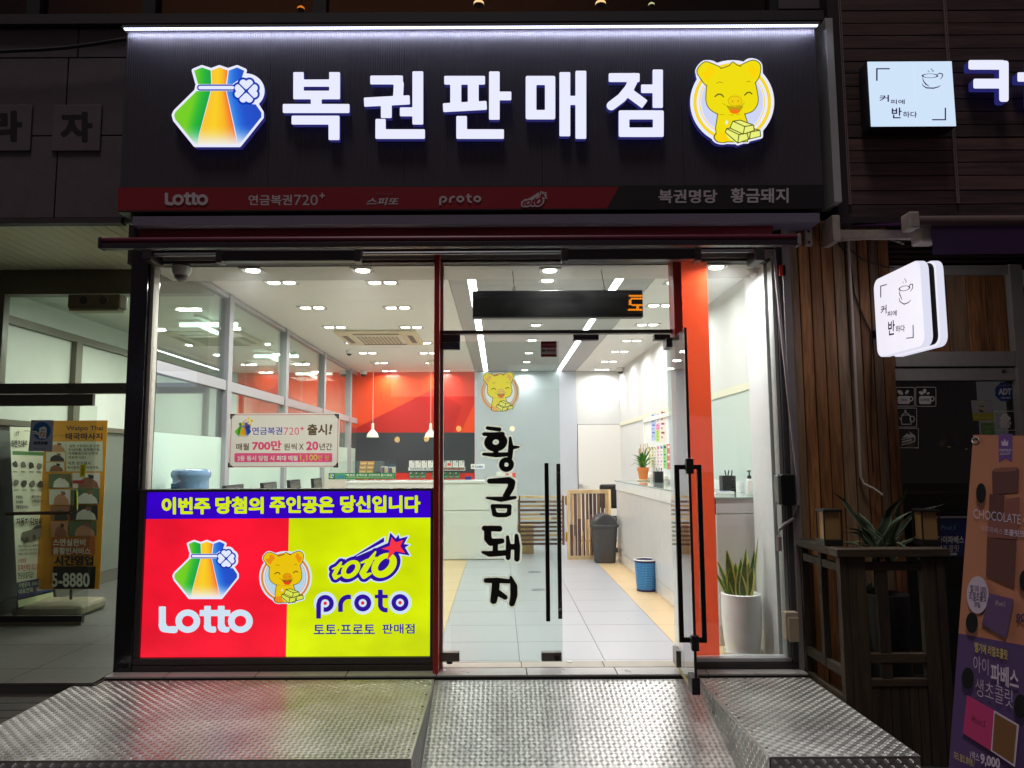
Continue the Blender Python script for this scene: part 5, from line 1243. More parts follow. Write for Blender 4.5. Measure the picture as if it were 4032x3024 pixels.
# sales counter at the back
YC = Zp(1850, 2205, 0).y; zc_ = Yp(1800, 1893, YC).z; XCR = Yp(2036, 1950, YC).x
t = thing('sales_counter', 'long pale grey sales counter across the back of the shop', 'counter', (0, YC, 0))
cpale = S('counter_pale', (218, 221, 214), rough=.25, noise=.02)
XCL = XWL+.32
MB().box(XCL, XCR, YC+.02, YC+.55, .0, zc_-.03).build('body', cpale, t)
zj = Yp(1800, 2010, YC).z
for (z0, z1) in ((.01, zj-.006), (zj+.006, zc_-.034)):
    for (x0, x1) in ((XCL, XCL+1.25), (XCL+1.254, XCR)): MB().box(x0, x1, YC, YC+.019, z0, z1).build('front_panel', cpale, t, bevel=.002)
MB().box(XCL-.01, XCR+.01, YC-.015, YC+.58, zc_-.03, zc_).build('counter_top', whitegloss, t, bevel=.003)
# things on the sales counter
YI = YC+.12
def card(name, lab, cat, x0, y0, x1, y1, m_, y=YI, group=None, thick=.01, prints=()):
    a = RR(x0, y0, x1, y1, y); t = thing(name, lab, cat, ((a[0]+a[1])/2, y, a[2]), group)
    MB().box(a[0], a[1], y, y+thick, a[2], a[3]).build('sheet', m_, t)
    if prints: art('print', list(prints), (0, y, 0), (0, 1, 0), t)
    return t
clear = MG('acrylic', (.95, .97, .97), 2.0)
orp = S('ticket_orange', (238, 160, 60), rough=.5); yep = S('ticket_yellow', (238, 214, 110), rough=.5); rdp = S('ticket_red', (220, 70, 50), rough=.5); pup = S('ticket_purple', (120, 52, 120), rough=.5); gnp = S('ticket_green', (40, 122, 84), rough=.5); gnd = S('sign_green', (16, 112, 62), rough=.5); blp = S('ticket_blue', (60, 90, 170), rough=.5)
t = thing('ticket_stand', 'clear stand with six orange scratch tickets on the sales counter', 'ticket stand', Yp(1447, 1862, YI))
for c_ in range(2):
    for r_ in range(3):
        x0, y0 = 1418+c_*29-r_*2, 1816+r_*16; a = RR(x0, y0, x0+26, y0+14, YI+.05-r_*.02)
        o = MB().box(a[0], a[1], YI+.05-r_*.02, YI+.056-r_*.02, a[2], a[3]).build('ticket', orp, t)
        art('print', [(pol((x0+2, y0+6), (x0+24, y0+6), (x0+24, y0+12), (x0+2, y0+12)), yep), (pol((x0+3, y0+1), (x0+18, y0+1), (x0+18, y0+4), (x0+3, y0+4)), rdp)], (0, YI+.05-r_*.02, 0), (0, 1, 0), o)
a = RR(1300, 1815, 1560, 1892, YI-.02); MB().box(a[0], a[1], YI-.02, YI-.014, zc_, a[3]).build('shield', clear, t)
for i, x0 in enumerate((1500, 1530)):
    card('ticket_pack', ('purple scratch ticket pack left of its twin on the counter', 'purple scratch ticket pack at the end of the clear shield')[i], 'ticket pack', x0, 1836+i*2, x0+27, 1864, pwhite, YI+.04, 'purple ticket packs', prints=[(pol((x0+1, 1840+i*2), (x0+14, 1840+i*2), (x0+14, 1862), (x0+1, 1862)), pup), (pol((x0+15, 1844+i*2), (x0+24, 1844+i*2), (x0+24, 1860), (x0+15, 1860)), yep)])
L = [(T('"복권은 소액으로 건전하게 즐기세요."', 1360, 1866, 1551, 1876, .02), pwhite), (pol((1319, 1863), (1359, 1863), (1359, 1885), (1319, 1885)), S('sign_green2', (70, 140, 90))), (T('스피또', 1322, 1872, 1356, 1883, .04, shear=.2), S('sign_blue', (40, 60, 150)))]
L += [(T('건전한 복권문화 복권은 만 십구세 이상만 구매', 1362, 1879, 1550, 1882.5, .0), yep)]
L += bag_layers(printed('mini_', False), .036, 1305, 1874)
card('counter_sign', 'green banner sign with white lettering standing along the counter edge', 'sign', 1294, 1862, 1556, 1887, gnd, YI-.05, prints=L)
t = thing('ticket_rack', 'wide white rack of ticket cards behind the sales counter', 'ticket rack', Yp(1720, 1890, YI))
for i in range(9):
    x0 = 1611+i*24.5; a = RR(x0, 1814, x0+21, 1838, YI+.06)
    o = MB().box(a[0], a[1], YI+.06, YI+.064, a[2], a[3]).build('card', paper, t)
    art('print', [(pol((x0+3, 1818), (x0+10, 1818), (x0+10, 1820), (x0+3, 1820)), pgy), (pol((x0+13, 1816), (x0+19, 1816), (x0+19, 1821), (x0+13, 1821)), pgy2), (pol((x0+3, 1823), (x0+18, 1823), (x0+18, 1834), (x0+3, 1834)), rdp if i == 6 else S('print_pale', (206, 204, 196)))], (0, YI+.06, 0), (0, 1, 0), o)
a = RR(1608, 1839, 1832, 1853, YI+.03); o = MB().box(a[0], a[1], YI+.03, YI+.036, a[2], a[3]).build('header', paper, t)
art('print', [(T('연금복권720+ 출시! 매월700만 원', 1614, 1842, 1742, 1850, .02), pdark), (pol((1748, 1841), (1829, 1841), (1829, 1850), (1748, 1850)), S('print_wine', (130, 30, 60))), (T('2등 동시 당첨 시 최대 매월 1,100만 원', 1751, 1843, 1826, 1848, .02), yep)], (0, YI+.03, 0), (0, 1, 0), o)
for i, x0 in enumerate((1612, 1634, 1657, 1702, 1745, 1767, 1790)):
    a = RR(x0, 1859, x0+20, 1884, YI+.01); o = MB().box(a[0], a[1], YI+.01, YI+.016, a[2], a[3]).build('ticket', gnp, t)
    art('print', [(pol((x0+3, 1861), (x0+8, 1861), (x0+8, 1865), (x0+3, 1865)), pwhite), (pol((x0+2, 1874), (x0+17, 1874), (x0+17, 1880), (x0+2, 1880)), S('print_mint', (120, 180, 150)))], (0, YI+.01, 0), (0, 1, 0), o)
a = RR(1606, 1840, 1832, 1892, YI-.02); MB().box(a[0], a[1], YI-.02, YI-.016, zc_, a[3]).build('shield', clear, t)
L = [(T('Lotto', 1872, 1831, 1902, 1842, .04), blp)]+bag_layers(printed('mini_', False), .026, 1862, 1837)
card('lotto_tag', 'small white lotto name tag above the counter end', 'sign', 1854, 1827, 1908, 1846, paper, YC+.3, prints=L)
a = RR(1832, 1877, 1857, 1888, YI); card('blue_box', 'small dark blue box at the end of the ticket rack', 'box', 1832, 1876, 1857, 1889, S('box_blue', (40, 40, 120)), YI, thick=.1)
card('white_box', 'white carton on the counter behind the second black letter', 'box', 1955, 1858, 1990, 1893, pwhite, YC+.3, thick=.12); card('red_box', 'red and white carton next to the white carton on the counter', 'box', 1991, 1862, 2030, 1893, rdp, YC+.3, thick=.12, prints=[(pol((2003, 1863), (2017, 1863), (2017, 1874), (2003, 1874)), pwhite)])

# writing counter along the right wall
XK = (Zp(2645, 2373, 0).x+Zp(2428, 2205, 0).x)/2; YK0 = Yp(2900, 1957, .0).y; YK1 = Zp(2428, 2205, 0).y
zk = 1.03; 
pk = Zp(2900, 1957, zk); YK0 = pk.y
t = thing('writing_counter', 'narrow writing counter with a glass top along the right wall', 'counter', (XK, (YK0+YK1)/2, 0))
fk = S('counter_grey', (206, 204, 202), rough=.2, noise=.03)
MB().box(XK+.01, XWR-.005, YK0+.01, YK1-.01, .0, zk-.013).build('body', fk, t)
n = 5
for i in range(n):
    a_, b_ = YK0+(YK1-YK0)*i/n, YK0+(YK1-YK0)*(i+1)/n
    MB().box(XK-.008, XK+.009, a_+.0015, b_-.0015, .135, zk-.122).build('front_panel', fk, t, bevel=.002)
    MB().box(XK-.006, XK+.009, a_+.0015, b_-.0015, .003, .130).build('kick_panel', fk, t, bevel=.002)
MB().box(XK, XWR-.005, YK0-.012, YK0+.009, .135, zk-.122).build('end_panel', fk, t, bevel=.002); MB().box(XK, XWR-.005, YK0-.012, YK0+.009, zk-.116, zk-.013).build('end_panel', fk, t, bevel=.002)
MB().box(XK-.012, XK+.009, YK0, YK1, zk-.121, zk-.0135).build('slat_backing', S('slat_gap_grey', (64, 62, 62), rough=.6), t)  # dark grey backing seen in the gaps between slats
y = YK0+.01; sw = .064
while y+sw < YK1:
    MB().box(XK-.024, XK-.0125, y, y+sw-.008, zk-.121, zk-.0137).build('slat', whitegloss, t); y += sw
MB().box(XK-.03, XWR-.004, YK0-.02, YK1+.01, zk-.013, zk).build('glass_top', S('glass_top', (150, 166, 158), rough=.05, spec=.8), t, bevel=.002)
MB().box(XWR-.014, XWR-.005, YK0, YK1, zk+.001, zk+.085).build('backsplash', S('pale_back', (222, 224, 222), rough=.3), t)
# terracotta plant
def blade(mb, p, az, tilt, L, w, curl, seg=7, me=0, mm=0, tipw=.0, twist=0.0, base=.6, rot=0.0):
    p = Vector(p); a = tilt; vs = []
    for i in range(seg+1):
        s = i/seg; d = Vector((math.sin(a)*math.cos(az), math.sin(a)*math.sin(az), math.cos(a)))
        rt = Vector((-math.sin(az+rot+twist*s), math.cos(az+rot+twist*s), 0)); nn = d.cross(rt)
        ww = w*min(1, base+s*1.3)*max(tipw, (1-s**2.6))
        vs += [p-rt*ww, p-rt*ww*.7-nn*ww*.18, p-nn*ww*.3, p+rt*ww*.7-nn*ww*.18, p+rt*ww]
        p = p+d*(L/seg); a += curl/seg
    fs = [(5*i+k, 5*i+k+1, 5*i+k+6, 5*i+k+5) for i in range(seg) for k in range(4)]
    o = len(mb.v); mb.v += [tuple(v) for v in vs]
    for j, f in enumerate(fs): mb.f.append([q+o for q in f]); mb.m.append(me if j % 4 in (0, 3) else mm)
terra = S('terracotta', (206, 120, 58), rough=.7, noise=.08); soil = S('soil', (46, 36, 28), rough=.95, noise=.3, nscale=40)
leafm = S('leaf_green', (92, 152, 56), rough=.4, noise=.25, nscale=6); leafd = S('leaf_dark', (58, 112, 46), rough=.4, noise=.25, nscale=6); bud = S('bud_tan', (196, 156, 96), rough=.6)
dd = XWR-.16; c = Xp(2533, 1886, dd); c = Vector((dd, c.y, zk+.001)); dpt = (c-CAM).dot(fw); k = dpt/FOC
t = thing('terracotta_plant', 'green leafy plant with tan buds in a terracotta pot on the writing counter', 'potted plant', c)
MB().lathe([(24*k, 0), (26*k, 3*k), (25*k, 6*k), (18*k, 5.5*k)], c, 20).build('saucer', S('saucer_cream', (214, 190, 150), rough=.5), t, smooth=True)
MB().lathe([(16*k, 6*k), (20.5*k, 38*k), (23*k, 38.5*k), (23*k, 53*k), (20.5*k, 53*k), (20*k, 49*k), (2*k, 49*k)], c, 24).build('pot', terra, t, smooth=True)
mb = MB(); random.seed(3)
for i in range(42):
    az = random.uniform(0, 6.28); blade(mb, c+Vector((math.cos(az)*6*k, math.sin(az)*6*k, random.uniform(50, 80)*k)), az, random.uniform(.1, 1.0), random.uniform(36, 62)*k, random.uniform(4.6, 7.2)*k, random.uniform(.2, .9), me=i % 2, mm=i % 2)
for i in range(7):
    mb.tube([c+Vector((random.uniform(-8, 8)*k, random.uniform(-8, 8)*k, 48*k)), c+Vector((random.uniform(-12, 14)*k, random.uniform(-8, 8)*k, 95*k))], 1.1*k, 5, 1)
mb.build('leaves', [leafm, leafd], t, smooth=True)
mb = MB(); 
for i in range(7):
    b = c+Vector(((-14+i*5)*k, random.uniform(-6, 6)*k, 95*k)); e_ = b+Vector((random.uniform(-6, 8)*k, 0, random.uniform(28, 55)*k)); mb.tube([b, e_], .7*k, 4, 0)
    for j in range(9): 
        q = b.lerp(e_, .35+.65*j/8)+Vector((random.uniform(-3, 3)*k, random.uniform(-3, 3)*k, 0)); mb.lathe([(.4*k, -2*k), (1.8*k, 0), (.5*k, 2.2*k)], q, 6)
mb.build('flower_buds', bud, t)
mb = MB(); mb.tube([c+Vector((-8*k, 0, 52*k)), c+Vector((-22*k, 0, 66*k)), c+Vector((-36*k, 0, 68*k)), c+Vector((-50*k, 0, 57*k))], [1.2*k, 1*k, .9*k, .3*k], 5); mb.build('runner', leafd, t)
p = Xp(2546, 1885, XWR-.06); p = Vector((XWR-.10, c.y-.15, zk))
def stand_box(name, lab, cat, px0, py0, px1, py1, X, m_, dep=.05, parts=None):
    q0, q1 = Xp(px0, (py0+py1)/2, X), Xp(px1, (py0+py1)/2, X)
    return q0, q1
cc = Xp(2545, 1892, XWR-.10); t = thing('blue_card', 'small blue card leaning upright beside the terracotta pot', 'card', (cc.x, cc.y, zk))
MB().prism([(cc.x-.012, cc.y, zk+.001), (cc.x+.012, cc.y, zk+.001), (cc.x+.03, cc.y+.02, zk+.12), (cc.x+.006, cc.y+.02, zk+.12)], (0, .012, 0)).build('sheet', S('card_blue', (44, 66, 190), rough=.5), t)
def organizer(px_, py_, X, lab, s=1.0):
    c = Xp(px_, py_, X); c.z = zk+.001; t = thing('pen_organizer', lab, 'pen holder', c, 'black mesh pen organizers on the writing counter')
    mk = S('mesh_black', (34, 36, 38), rough=.5)
    mb = MB(); w, h, dp_ = .05*s, .13*s, .045*s
    for i in range(6): mb.box(-w, w, -dp_, -dp_+.004, h*i/6+.004, h*i/6+h/9)
    mb.box(-w, -w+.004, -dp_, dp_, 0, h).box(w-.004, w, -dp_, dp_, 0, h).box(-w, w, dp_-.004, dp_, 0, h).box(-w, w, -dp_, dp_, 0, .004); mb.build('basket', mk, t, local=True)
    for i, (x, l) in enumerate(((-.02, .035), (.012, -.03), (.02, .02))): MB().tube([(x, 0, .02), (x+l, 0, .17*s)], .005, 6).build('pen', ink, t, local=True)
organizer(2593, 1910, XWR-.13, 'black mesh pen organizer beside the terracotta pot')
organizer(2866, 1945, XWR-.14, 'black mesh pen organizer beside the hand sanitizer', 1.05)
c = Xp(2840, 1949, XWR-.26); c.z = zk+.001
t = thing('slip_tray', 'shallow white tray of blue slips at the near end of the writing counter', 'tray', c)
MB().box(-.06, .08, -.07, .07, 0, .006).box(-.06, .08, -.07, -.064, .0061, .022).box(-.06, .08, .064, .07, .0061, .022).box(.074, .08, -.0635, .0635, .0061, .022).build('tray', whitegloss, t, local=True)
for i in range(4): MB().box(-.05+i*.02, -.02+i*.025, -.05+.01*i, .05, .0065+i*.004, .010+i*.004).build('slip', blp if i % 2 else pwhite, t, local=True)
c = Xp(2953, 1947, XWR-.09); c.z = zk+.001; kk2 = (c-CAM).dot(fw)/FOC
t = thing('hand_sanitizer', 'clear pump bottle of hand sanitizer with a black top on the counter', 'bottle', c)
MB().lathe([(14*kk2, 0), (15.5*kk2, 2*kk2), (15.5*kk2, 54*kk2), (13*kk2, 60*kk2), (7*kk2, 63*kk2)], (0, 0, 0), 18).build('bottle', S('gel_clear', (206, 212, 206), rough=.1, spec=.7), t, smooth=True, local=True)
MB().lathe([(8*kk2, 63.5*kk2), (8*kk2, 74*kk2), (3*kk2, 76*kk2), (2.5*kk2, 90*kk2), (6*kk2, 91*kk2), (6*kk2, 96*kk2)], (0, 0, 0), 14).build('pump', ink, t, smooth=True, local=True)
MB().beam((0, 0, 94*kk2), (-10*kk2, -2*kk2, 92*kk2), (0, 1.5*kk2, 0), (0, 0, 1.5*kk2)).build('spout', ink, t, local=True)
MB().box(-10*kk2, 2*kk2, -16.2*kk2, -15.7*kk2, 12*kk2, 50*kk2).build('label_strip', S('label_pink', (226, 206, 204)), t, local=True)
# notice board on the right wall
za, zb2 = Xp(2560, 1660, XWR).z, Xp(2560, 1865, XWR).z
ya, yb = Xp(2546, 1750, XWR).y, Xp(2790, 1750, XWR).y
t = thing('notice_board', 'white framed notice board on the right wall above the writing counter', 'notice board', (XWR, (ya+yb)/2, zb2))
MB().box(XWR-.02, XWR-.0045, yb, ya, zb2, za).build('board', S('board_white', (224, 228, 226), rough=.4), t)
fb = S('board_frame', (236, 234, 222), rough=.5)
for (y0, y1, z0, z1) in ((yb-.02, ya+.02, za, za+.05), (yb-.02, ya+.02, zb2-.05, zb2), (ya, ya+.02, zb2+.001, za-.001)): MB().box(XWR-.035, XWR-.0045, y0, y1, z0, z1).build('frame_bar', fb, t, bevel=.003)
XN = XWR-.021
sheets = [('blue notice sheet with picture tiles', (2565, 1630, 2582, 1735), (170, 190, 226), (60, 90, 170)), ('white notice sheet headed in blue', (2584, 1626, 2597, 1665), (228, 228, 232), (60, 70, 150)), ('pink notice sheet in the upper row', (2584, 1668, 2597, 1692), (222, 110, 160), (240, 240, 240)), ('lime and yellow notice sheet', (2584, 1694, 2597, 1738), (170, 206, 96), (220, 210, 60)), ('large poster with brown figures', (2599, 1615, 2622, 1742), (232, 214, 204), (120, 70, 60)),
          ('cream slip at the far end of the lower row', (2553, 1758, 2563, 1840), (226, 218, 178), (170, 160, 130)), ('second cream slip in the lower row', (2565, 1757, 2574, 1840), (230, 222, 186), (150, 140, 110)), ('white slip with a yellow heading', (2576, 1757, 2585, 1842), (232, 232, 226), (226, 212, 40)), ('pale pink slip in the lower row', (2587, 1754, 2597, 1843), (232, 206, 212), (190, 120, 140)), ('white slip with a blue heading', (2599, 1752, 2610, 1844), (232, 226, 220), (90, 130, 200)), ('bright green slip in the lower row', (2612, 1750, 2624, 1845), (130, 214, 120), (30, 80, 40)), ('red slip nearest the window', (2626, 1748, 2640, 1848), (210, 120, 120), (240, 230, 230))]
for lab, (x0, y0, x1, y1), c1, c2 in sheets:
    b0, b1 = Xp(x0, (y0+y1)/2, XN), Xp(x1, (y0+y1)/2, XN); z1, z0 = Xp((x0+x1)/2, y0, XN).z, Xp((x0+x1)/2, y1, XN).z
    t = thing('notice_sheet', lab+' pinned on the notice board', 'notice', (XN, b0.y, z0), 'sheets pinned on the notice board')
    MB().box(XN-.0015, XN, b1.y, b0.y, z0, z1).build('sheet', S('sheet_%d' % (hash(c1) % 9999), c1, rough=.7), t)
    w, h = x1-x0, y1-y0; pm_ = S('sheetp_%d' % (hash(c2) % 9999), c2, rough=.7); L = [(pol((x0+w*.15, y0+h*.06), (x1-w*.15, y0+h*.06), (x1-w*.15, y0+h*.16), (x0+w*.15, y0+h*.16)), pm_)]
    for r_ in range(5): L.append((pol((x0+w*.2, y0+h*(.25+.14*r_)), (x0+w*(.45+.3*((r_*3) % 2)), y0+h*(.25+.14*r_)), (x0+w*(.45+.3*((r_*3) % 2)), y0+h*(.31+.14*r_)), (x0+w*.2, y0+h*(.31+.14*r_))), pm_ if r_ % 2 else pgy))
    art('print', L, (XN-.0015, 0, 0), (1, 0, 0), t)
    MB().lathe([(.012, 0), (.006, .012)], (XN-.002, (b0.y+b1.y)/2, z1-.02), 8).build('pin', rdp if len(lab) % 2 else pblue, t)
# back door
zd = Yp(2360, 1670, YBK+.02).z; xd0, xd1 = Yp(2275, 1800, YBK).x, Yp(2448, 1800, YBK).x
t = thing('white_door', 'plain white door with a lever handle in the back wall', 'door', (xd0, YBK, 0))
MB().box(xd0+.008, xd1-.01, YBK+.002, YBK+.018, .008, zd-.008).build('leaf', S('door_white', (220, 218, 212), rough=.4), t)
MB().box(xd0, xd1, YBK+.0185, YBK+.0195, .0, zd).build('gap', dkframe, t)
c = Yp(2287, 1913, YBK); mb = MB(); mb.tube([c, c+Vector((0, -.02, 0))], .03, 16).tube([c+Vector((0, -.03, 0)), c+Vector((.12, -.03, 0))], .008, 8).build('handle', alu, t, smooth=True)
# chair back peeping over the gate
c = Yp(2397, 1925, YC+.9); t = thing('office_chair', 'black office chair back just showing behind the wooden gate', 'chair', (c.x, c.y, 0))
MB().box(c.x-.13, c.x+.2, c.y, c.y+.06, .6, Yp(2397, 1907, YC+.9).z).build('backrest', ink, t, bevel=.03)
MB().box(c.x-.2, c.x+.25, c.y-.5, c.y+.02, .42, .5).build('seat', ink, t, bevel=.02); MB().tube([(c.x, c.y-.2, .08), (c.x, c.y-.2, .42)], .03, 8).build('post', ink, t)
mb = MB(); [mb.tube([(c.x, c.y-.2, .06), (c.x+.28*math.cos(k*1.257), c.y-.2+.28*math.sin(k*1.257), .03)], .02, 6) for k in range(5)]; mb.build('base', ink, t)
# saloon gates
gw = [MWOOD('gate_wood_%d' % i, lin(a_), lin(b_), ax_, rough=.5) for i, (a_, b_, ax_) in enumerate((((50, 32, 26), (96, 66, 52), 2), ((150, 110, 70), (206, 172, 122), 2), ((70, 46, 36), (124, 90, 66), 2)))]
gwx = [MWOOD('gate_woodx_%d' % i, lin(a_), lin(b_), 0, rough=.5) for i, (a_, b_) in enumerate((((58, 36, 28), (104, 72, 56)), ((150, 110, 70), (206, 172, 122)), ((84, 58, 44), (140, 104, 76))))]
pine = MWOOD('pine_frame', lin((196, 160, 108)), lin((226, 200, 152)), 2, rough=.5); brass = S('brass', (200, 160, 60), rough=.25, metal=.9)
random.seed(11)
yg = YC+.0; a = RR(2233, 1928, 2407, 2205, yg)
t = thing('slatted_gate', 'closed pine-framed wooden gate with vertical dark and light slats', 'gate', (a[0], yg, 0))
b = .035
for (x0, x1, z0, z1) in ((a[0], a[0]+b, a[2], a[3]), (a[1]-b, a[1], a[2], a[3]), (a[0]+b, a[1]-b, a[3]-.05, a[3]), (a[0]+b, a[1]-b, a[2], a[2]+.055)): MB().box(x0, x1, yg-.02, yg+.03, z0, z1).build('frame_bar', pine, t, bevel=.003)
n = 10; w_ = (a[1]-a[0]-2*b)/n
for i in range(n):
    x = a[0]+b+w_*i; zm = random.uniform(a[2]+.25, a[3]-.2)
    MB().box(x+.004, x+w_*.90, yg-.004, yg+.012, a[2]+.056, zm-.001).build('slat', random.choice(gw), t); MB().box(x+.004+random.uniform(0, .008), x+w_*.90, yg-.006, yg+.013, zm, a[3]-.051).build('slat', random.choice(gw), t)
    if i % 2: MB().box(x+.006, x+w_*.45, yg-.010, yg-.0045 if False else yg-.0065, a[2]+.056, a[2]+random.uniform(.15, .5)).build('slat', gw[1], t)
for zz in (a[3]-.14, a[2]+.3): MB().box(a[0]-.022, a[0]-.002, yg-.01, yg+.02, zz-.06, zz+.06).build('hinge', brass, t, bevel=.004)
yg2 = YC+.35; a = RR(2040, 1952, 2222, 2146, yg2)
t = thing('slatted_gate', 'wooden gate with horizontal slats swung open behind the door handles', 'gate', (a[0], yg2, 0))
for (x0, x1) in ((a[0], a[0]+.03), (a[1]-.03, a[1])): MB().box(x0, x1, yg2-.018, yg2+.018, a[2], a[3]).build('frame_bar', gw[2], t, bevel=.003)
MB().box(a[0]+.03, a[1]-.03, yg2-.018, yg2+.018, a[3]-.03, a[3]).build('frame_bar', pine, t, bevel=.003)
n = 11
for i in range(n):
    z = a[2]+(a[3]-.04-a[2])*i/n
    xm = a[0]+.03+random.uniform(.15, .5)
    MB().box(a[0]+.031, xm, yg2-.006, yg2+.006, z, z+.030).build('slat', random.choice(gwx), t); MB().box(xm+.001, a[1]-.031, yg2-.007, yg2+.006, z+random.uniform(0, .006), z+.031).build('slat', random.choice(gwx), t)
# cartons behind the gate
crd = S('cardboard', (190, 162, 118), rough=.8, noise=.08)
for nm, lab, (x0, y0, x1, y1), yy in (('carton', 'lower brown cardboard carton on the floor behind the open gate', (2020, 2118, 2102, 2180), YC+.62), ('carton', 'upper taped cardboard carton stacked behind the open gate', (2022, 2066, 2103, 2117), YC+.62)):
    a = RR(x0, y0, x1, y1, yy)
    z0 = 0.001 if 'lower' in lab else a[2]; t = thing(nm, lab, 'carton', (a[0], yy, z0), 'cardboard cartons behind the gate')
    MB().box(a[0], a[1], yy, yy+.28, z0, a[3]-.002).build('box', crd, t, bevel=.003); xm = (a[0]+a[1])/2
    MB().box(xm-.03, xm+.03, yy-.0012, yy-.0004, z0+.02, z0+.14).build('tape', S('tape_tan', (206, 180, 110), rough=.3), t)
# grey swing bin
c = Zp(2381, 2214, 0); k = (c-CAM).dot(fw)/FOC
t = thing('swing_bin', 'tall dark grey swing-top waste bin in front of the slatted gate', 'bin', (c.x, c.y, 0))
gb = S('bin_grey', (62, 62, 64), rough=.45, noise=.06)
def rsec(w, d_, z, r=.25):
    return [Vector((w*math.copysign(abs(math.cos(a))**.5, math.cos(a)), d_*math.copysign(abs(math.sin(a))**.5, math.sin(a)), z)) for a in [2*math.pi*i/24 for i in range(24)]]
def loft(secs):
    mb = MB(); n = len(secs[0]); vs = [v for s in secs for v in s]
    mb.add(vs, [(i*n+k, i*n+(k+1) % n, (i+1)*n+(k+1) % n, (i+1)*n+k) for i in range(len(secs)-1) for k in range(n)]+[list(range(n-1, -1, -1)), list(range((len(secs)-1)*n, len(secs)*n))]); return mb
loft([rsec(39*k, 34*k, .002), rsec(41*k, 36*k, 4*k), rsec(50*k, 44*k, 138*k)]).build('body', gb, t, smooth=True, local=True)
loft([rsec(55*k, 49*k, 138.2*k), rsec(56*k, 50*k, 141*k), rsec(56*k, 50*k, 147*k), rsec(53*k, 47*k, 149*k)]).build('rim', gb, t, smooth=True, local=True)
secs = [rsec(51*k*math.cos(a), 46*k, (149.2+41*math.sin(a))*k) for a in [0, .3, .6, .9, 1.15, 1.35]]
loft(secs).build('swing_lid', S('bin_lid', (56, 56, 58), rough=.35), t, smooth=True, local=True)
# blue basket
c = Zp(2545, 2326, 0); k = (c-CAM).dot(fw)/FOC
t = thing('waste_basket', 'blue and green dotted waste basket with a white rim by the counter', 'bin', (c.x, c.y, 0))
bb = M('basket_blue', lin((28, 104, 170)), rough=.5); tn = bb.node_tree; tcn = tn.nodes.new('ShaderNodeTexCoord'); sp = tn.nodes.new('ShaderNodeSeparateXYZ'); at = tn.nodes.new('ShaderNodeMath'); at.operation = 'ARCTAN2'
tn.links.new(tcn.outputs['Object'], sp.inputs[0]); tn.links.new(sp.outputs[0], at.inputs[0]); tn.links.new(sp.outputs[1], at.inputs[1])
cb = tn.nodes.new('ShaderNodeCombineXYZ'); s1 = tn.nodes.new('ShaderNodeMath'); s1.operation = 'MULTIPLY'; s1.inputs[1].default_value = 7.6; s2 = tn.nodes.new('ShaderNodeMath'); s2.operation = 'MULTIPLY'; s2.inputs[1].default_value = 62
tn.links.new(at.outputs[0], s1.inputs[0]); tn.links.new(sp.outputs[2], s2.inputs[0]); tn.links.new(s1.outputs[0], cb.inputs[0]); tn.links.new(s2.outputs[0], cb.inputs[1])
vo = tn.nodes.new('ShaderNodeTexVoronoi'); vo.inputs['Scale'].default_value = 1; vo.inputs['Randomness'].default_value = 0; tn.links.new(cb.outputs[0], vo.inputs['Vector'])
rp = tn.nodes.new('ShaderNodeValToRGB'); rp.color_ramp.elements[0].position = .25; rp.color_ramp.elements[1].position = .55; rp.color_ramp.elements[0].color = (*lin((66, 150, 200)), 1); rp.color_ramp.elements[1].color = (*lin((12, 40, 108)), 1)
tn.links.new(vo.outputs['Distance'], rp.inputs[0]); tn.links.new(rp.outputs[0], tn.nodes['Principled BSDF'].inputs['Base Color'])
MB().lathe([(37*k, 8*k), (43.5*k, 117*k), (42*k, 117*k), (35.5*k, 9*k)], (0, 0, 0), 32).build('body', bb, t, smooth=True, local=True)
MB().lathe([(36*k, .001), (37.2*k, 1*k), (37.6*k, 7.9*k), (30*k, 7.9*k)], (0, 0, 0), 32).build('base', S('basket_navy', (30, 24, 70), rough=.5), t, smooth=True, local=True)
MB().lathe([(43.4*k, 111*k), (44.5*k, 112*k), (44.8*k, 120*k), (42.2*k, 121*k), (41.8*k, 116*k)], (0, 0, 0), 32).build('band', S('basket_navy', (30, 24, 70)), t, smooth=True, local=True)
mb = MB(); n = 32; mb.tube([Vector((44.5*k*math.cos(6.2832*i/n), 44.5*k*math.sin(6.2832*i/n), 121*k)) for i in range(n+1)], 2.2*k, 8); mb.build('rim', whitegloss, t, smooth=True, local=True)

# snake plant in the white pot
c = Zp(2926, 2580, 0); k = (c-CAM).dot(fw)/FOC
t = thing('snake_plant', 'yellow-edged snake plant in a tall white ceramic pot behind the right window', 'potted plant', (c.x, c.y, 0))
MB().lathe([(64*k, .001), (72*k, 6*k), (78*k, 20*k), (76.5*k, 20*k), (70*k, 8*k), (40*k, 6*k)], (0, 0, 0), 36).build('saucer', whitegloss, t, smooth=True, local=True)
pm = S('pot_white', (240, 241, 240), rough=.3, noise=.03)
MB().lathe([(58*k, 7*k), (64*k, 12*k), (72*k, 80*k), (77*k, 150*k), (77.5*k, 190*k), (75*k, 228*k), (76*k, 238*k), (70*k, 241*k), (67*k, 236*k), (66*k, 222*k), (3*k, 222*k)], (0, 0, 0), 40).build('pot', pm, t, smooth=True, local=True)
MB().lathe([(65*k, 221*k), (64*k, 224.5*k), (4*k, 226*k)], (0, 0, 0), 24).build('soil', soil, t, local=True)
sy = S('snake_yellow', (240, 234, 130), rough=.4, noise=.15, nscale=20); sgn_ = S('snake_green', (104, 146, 70), rough=.4, noise=.5, nscale=26, stretch=(1, 1, 2.5))
random.seed(5)
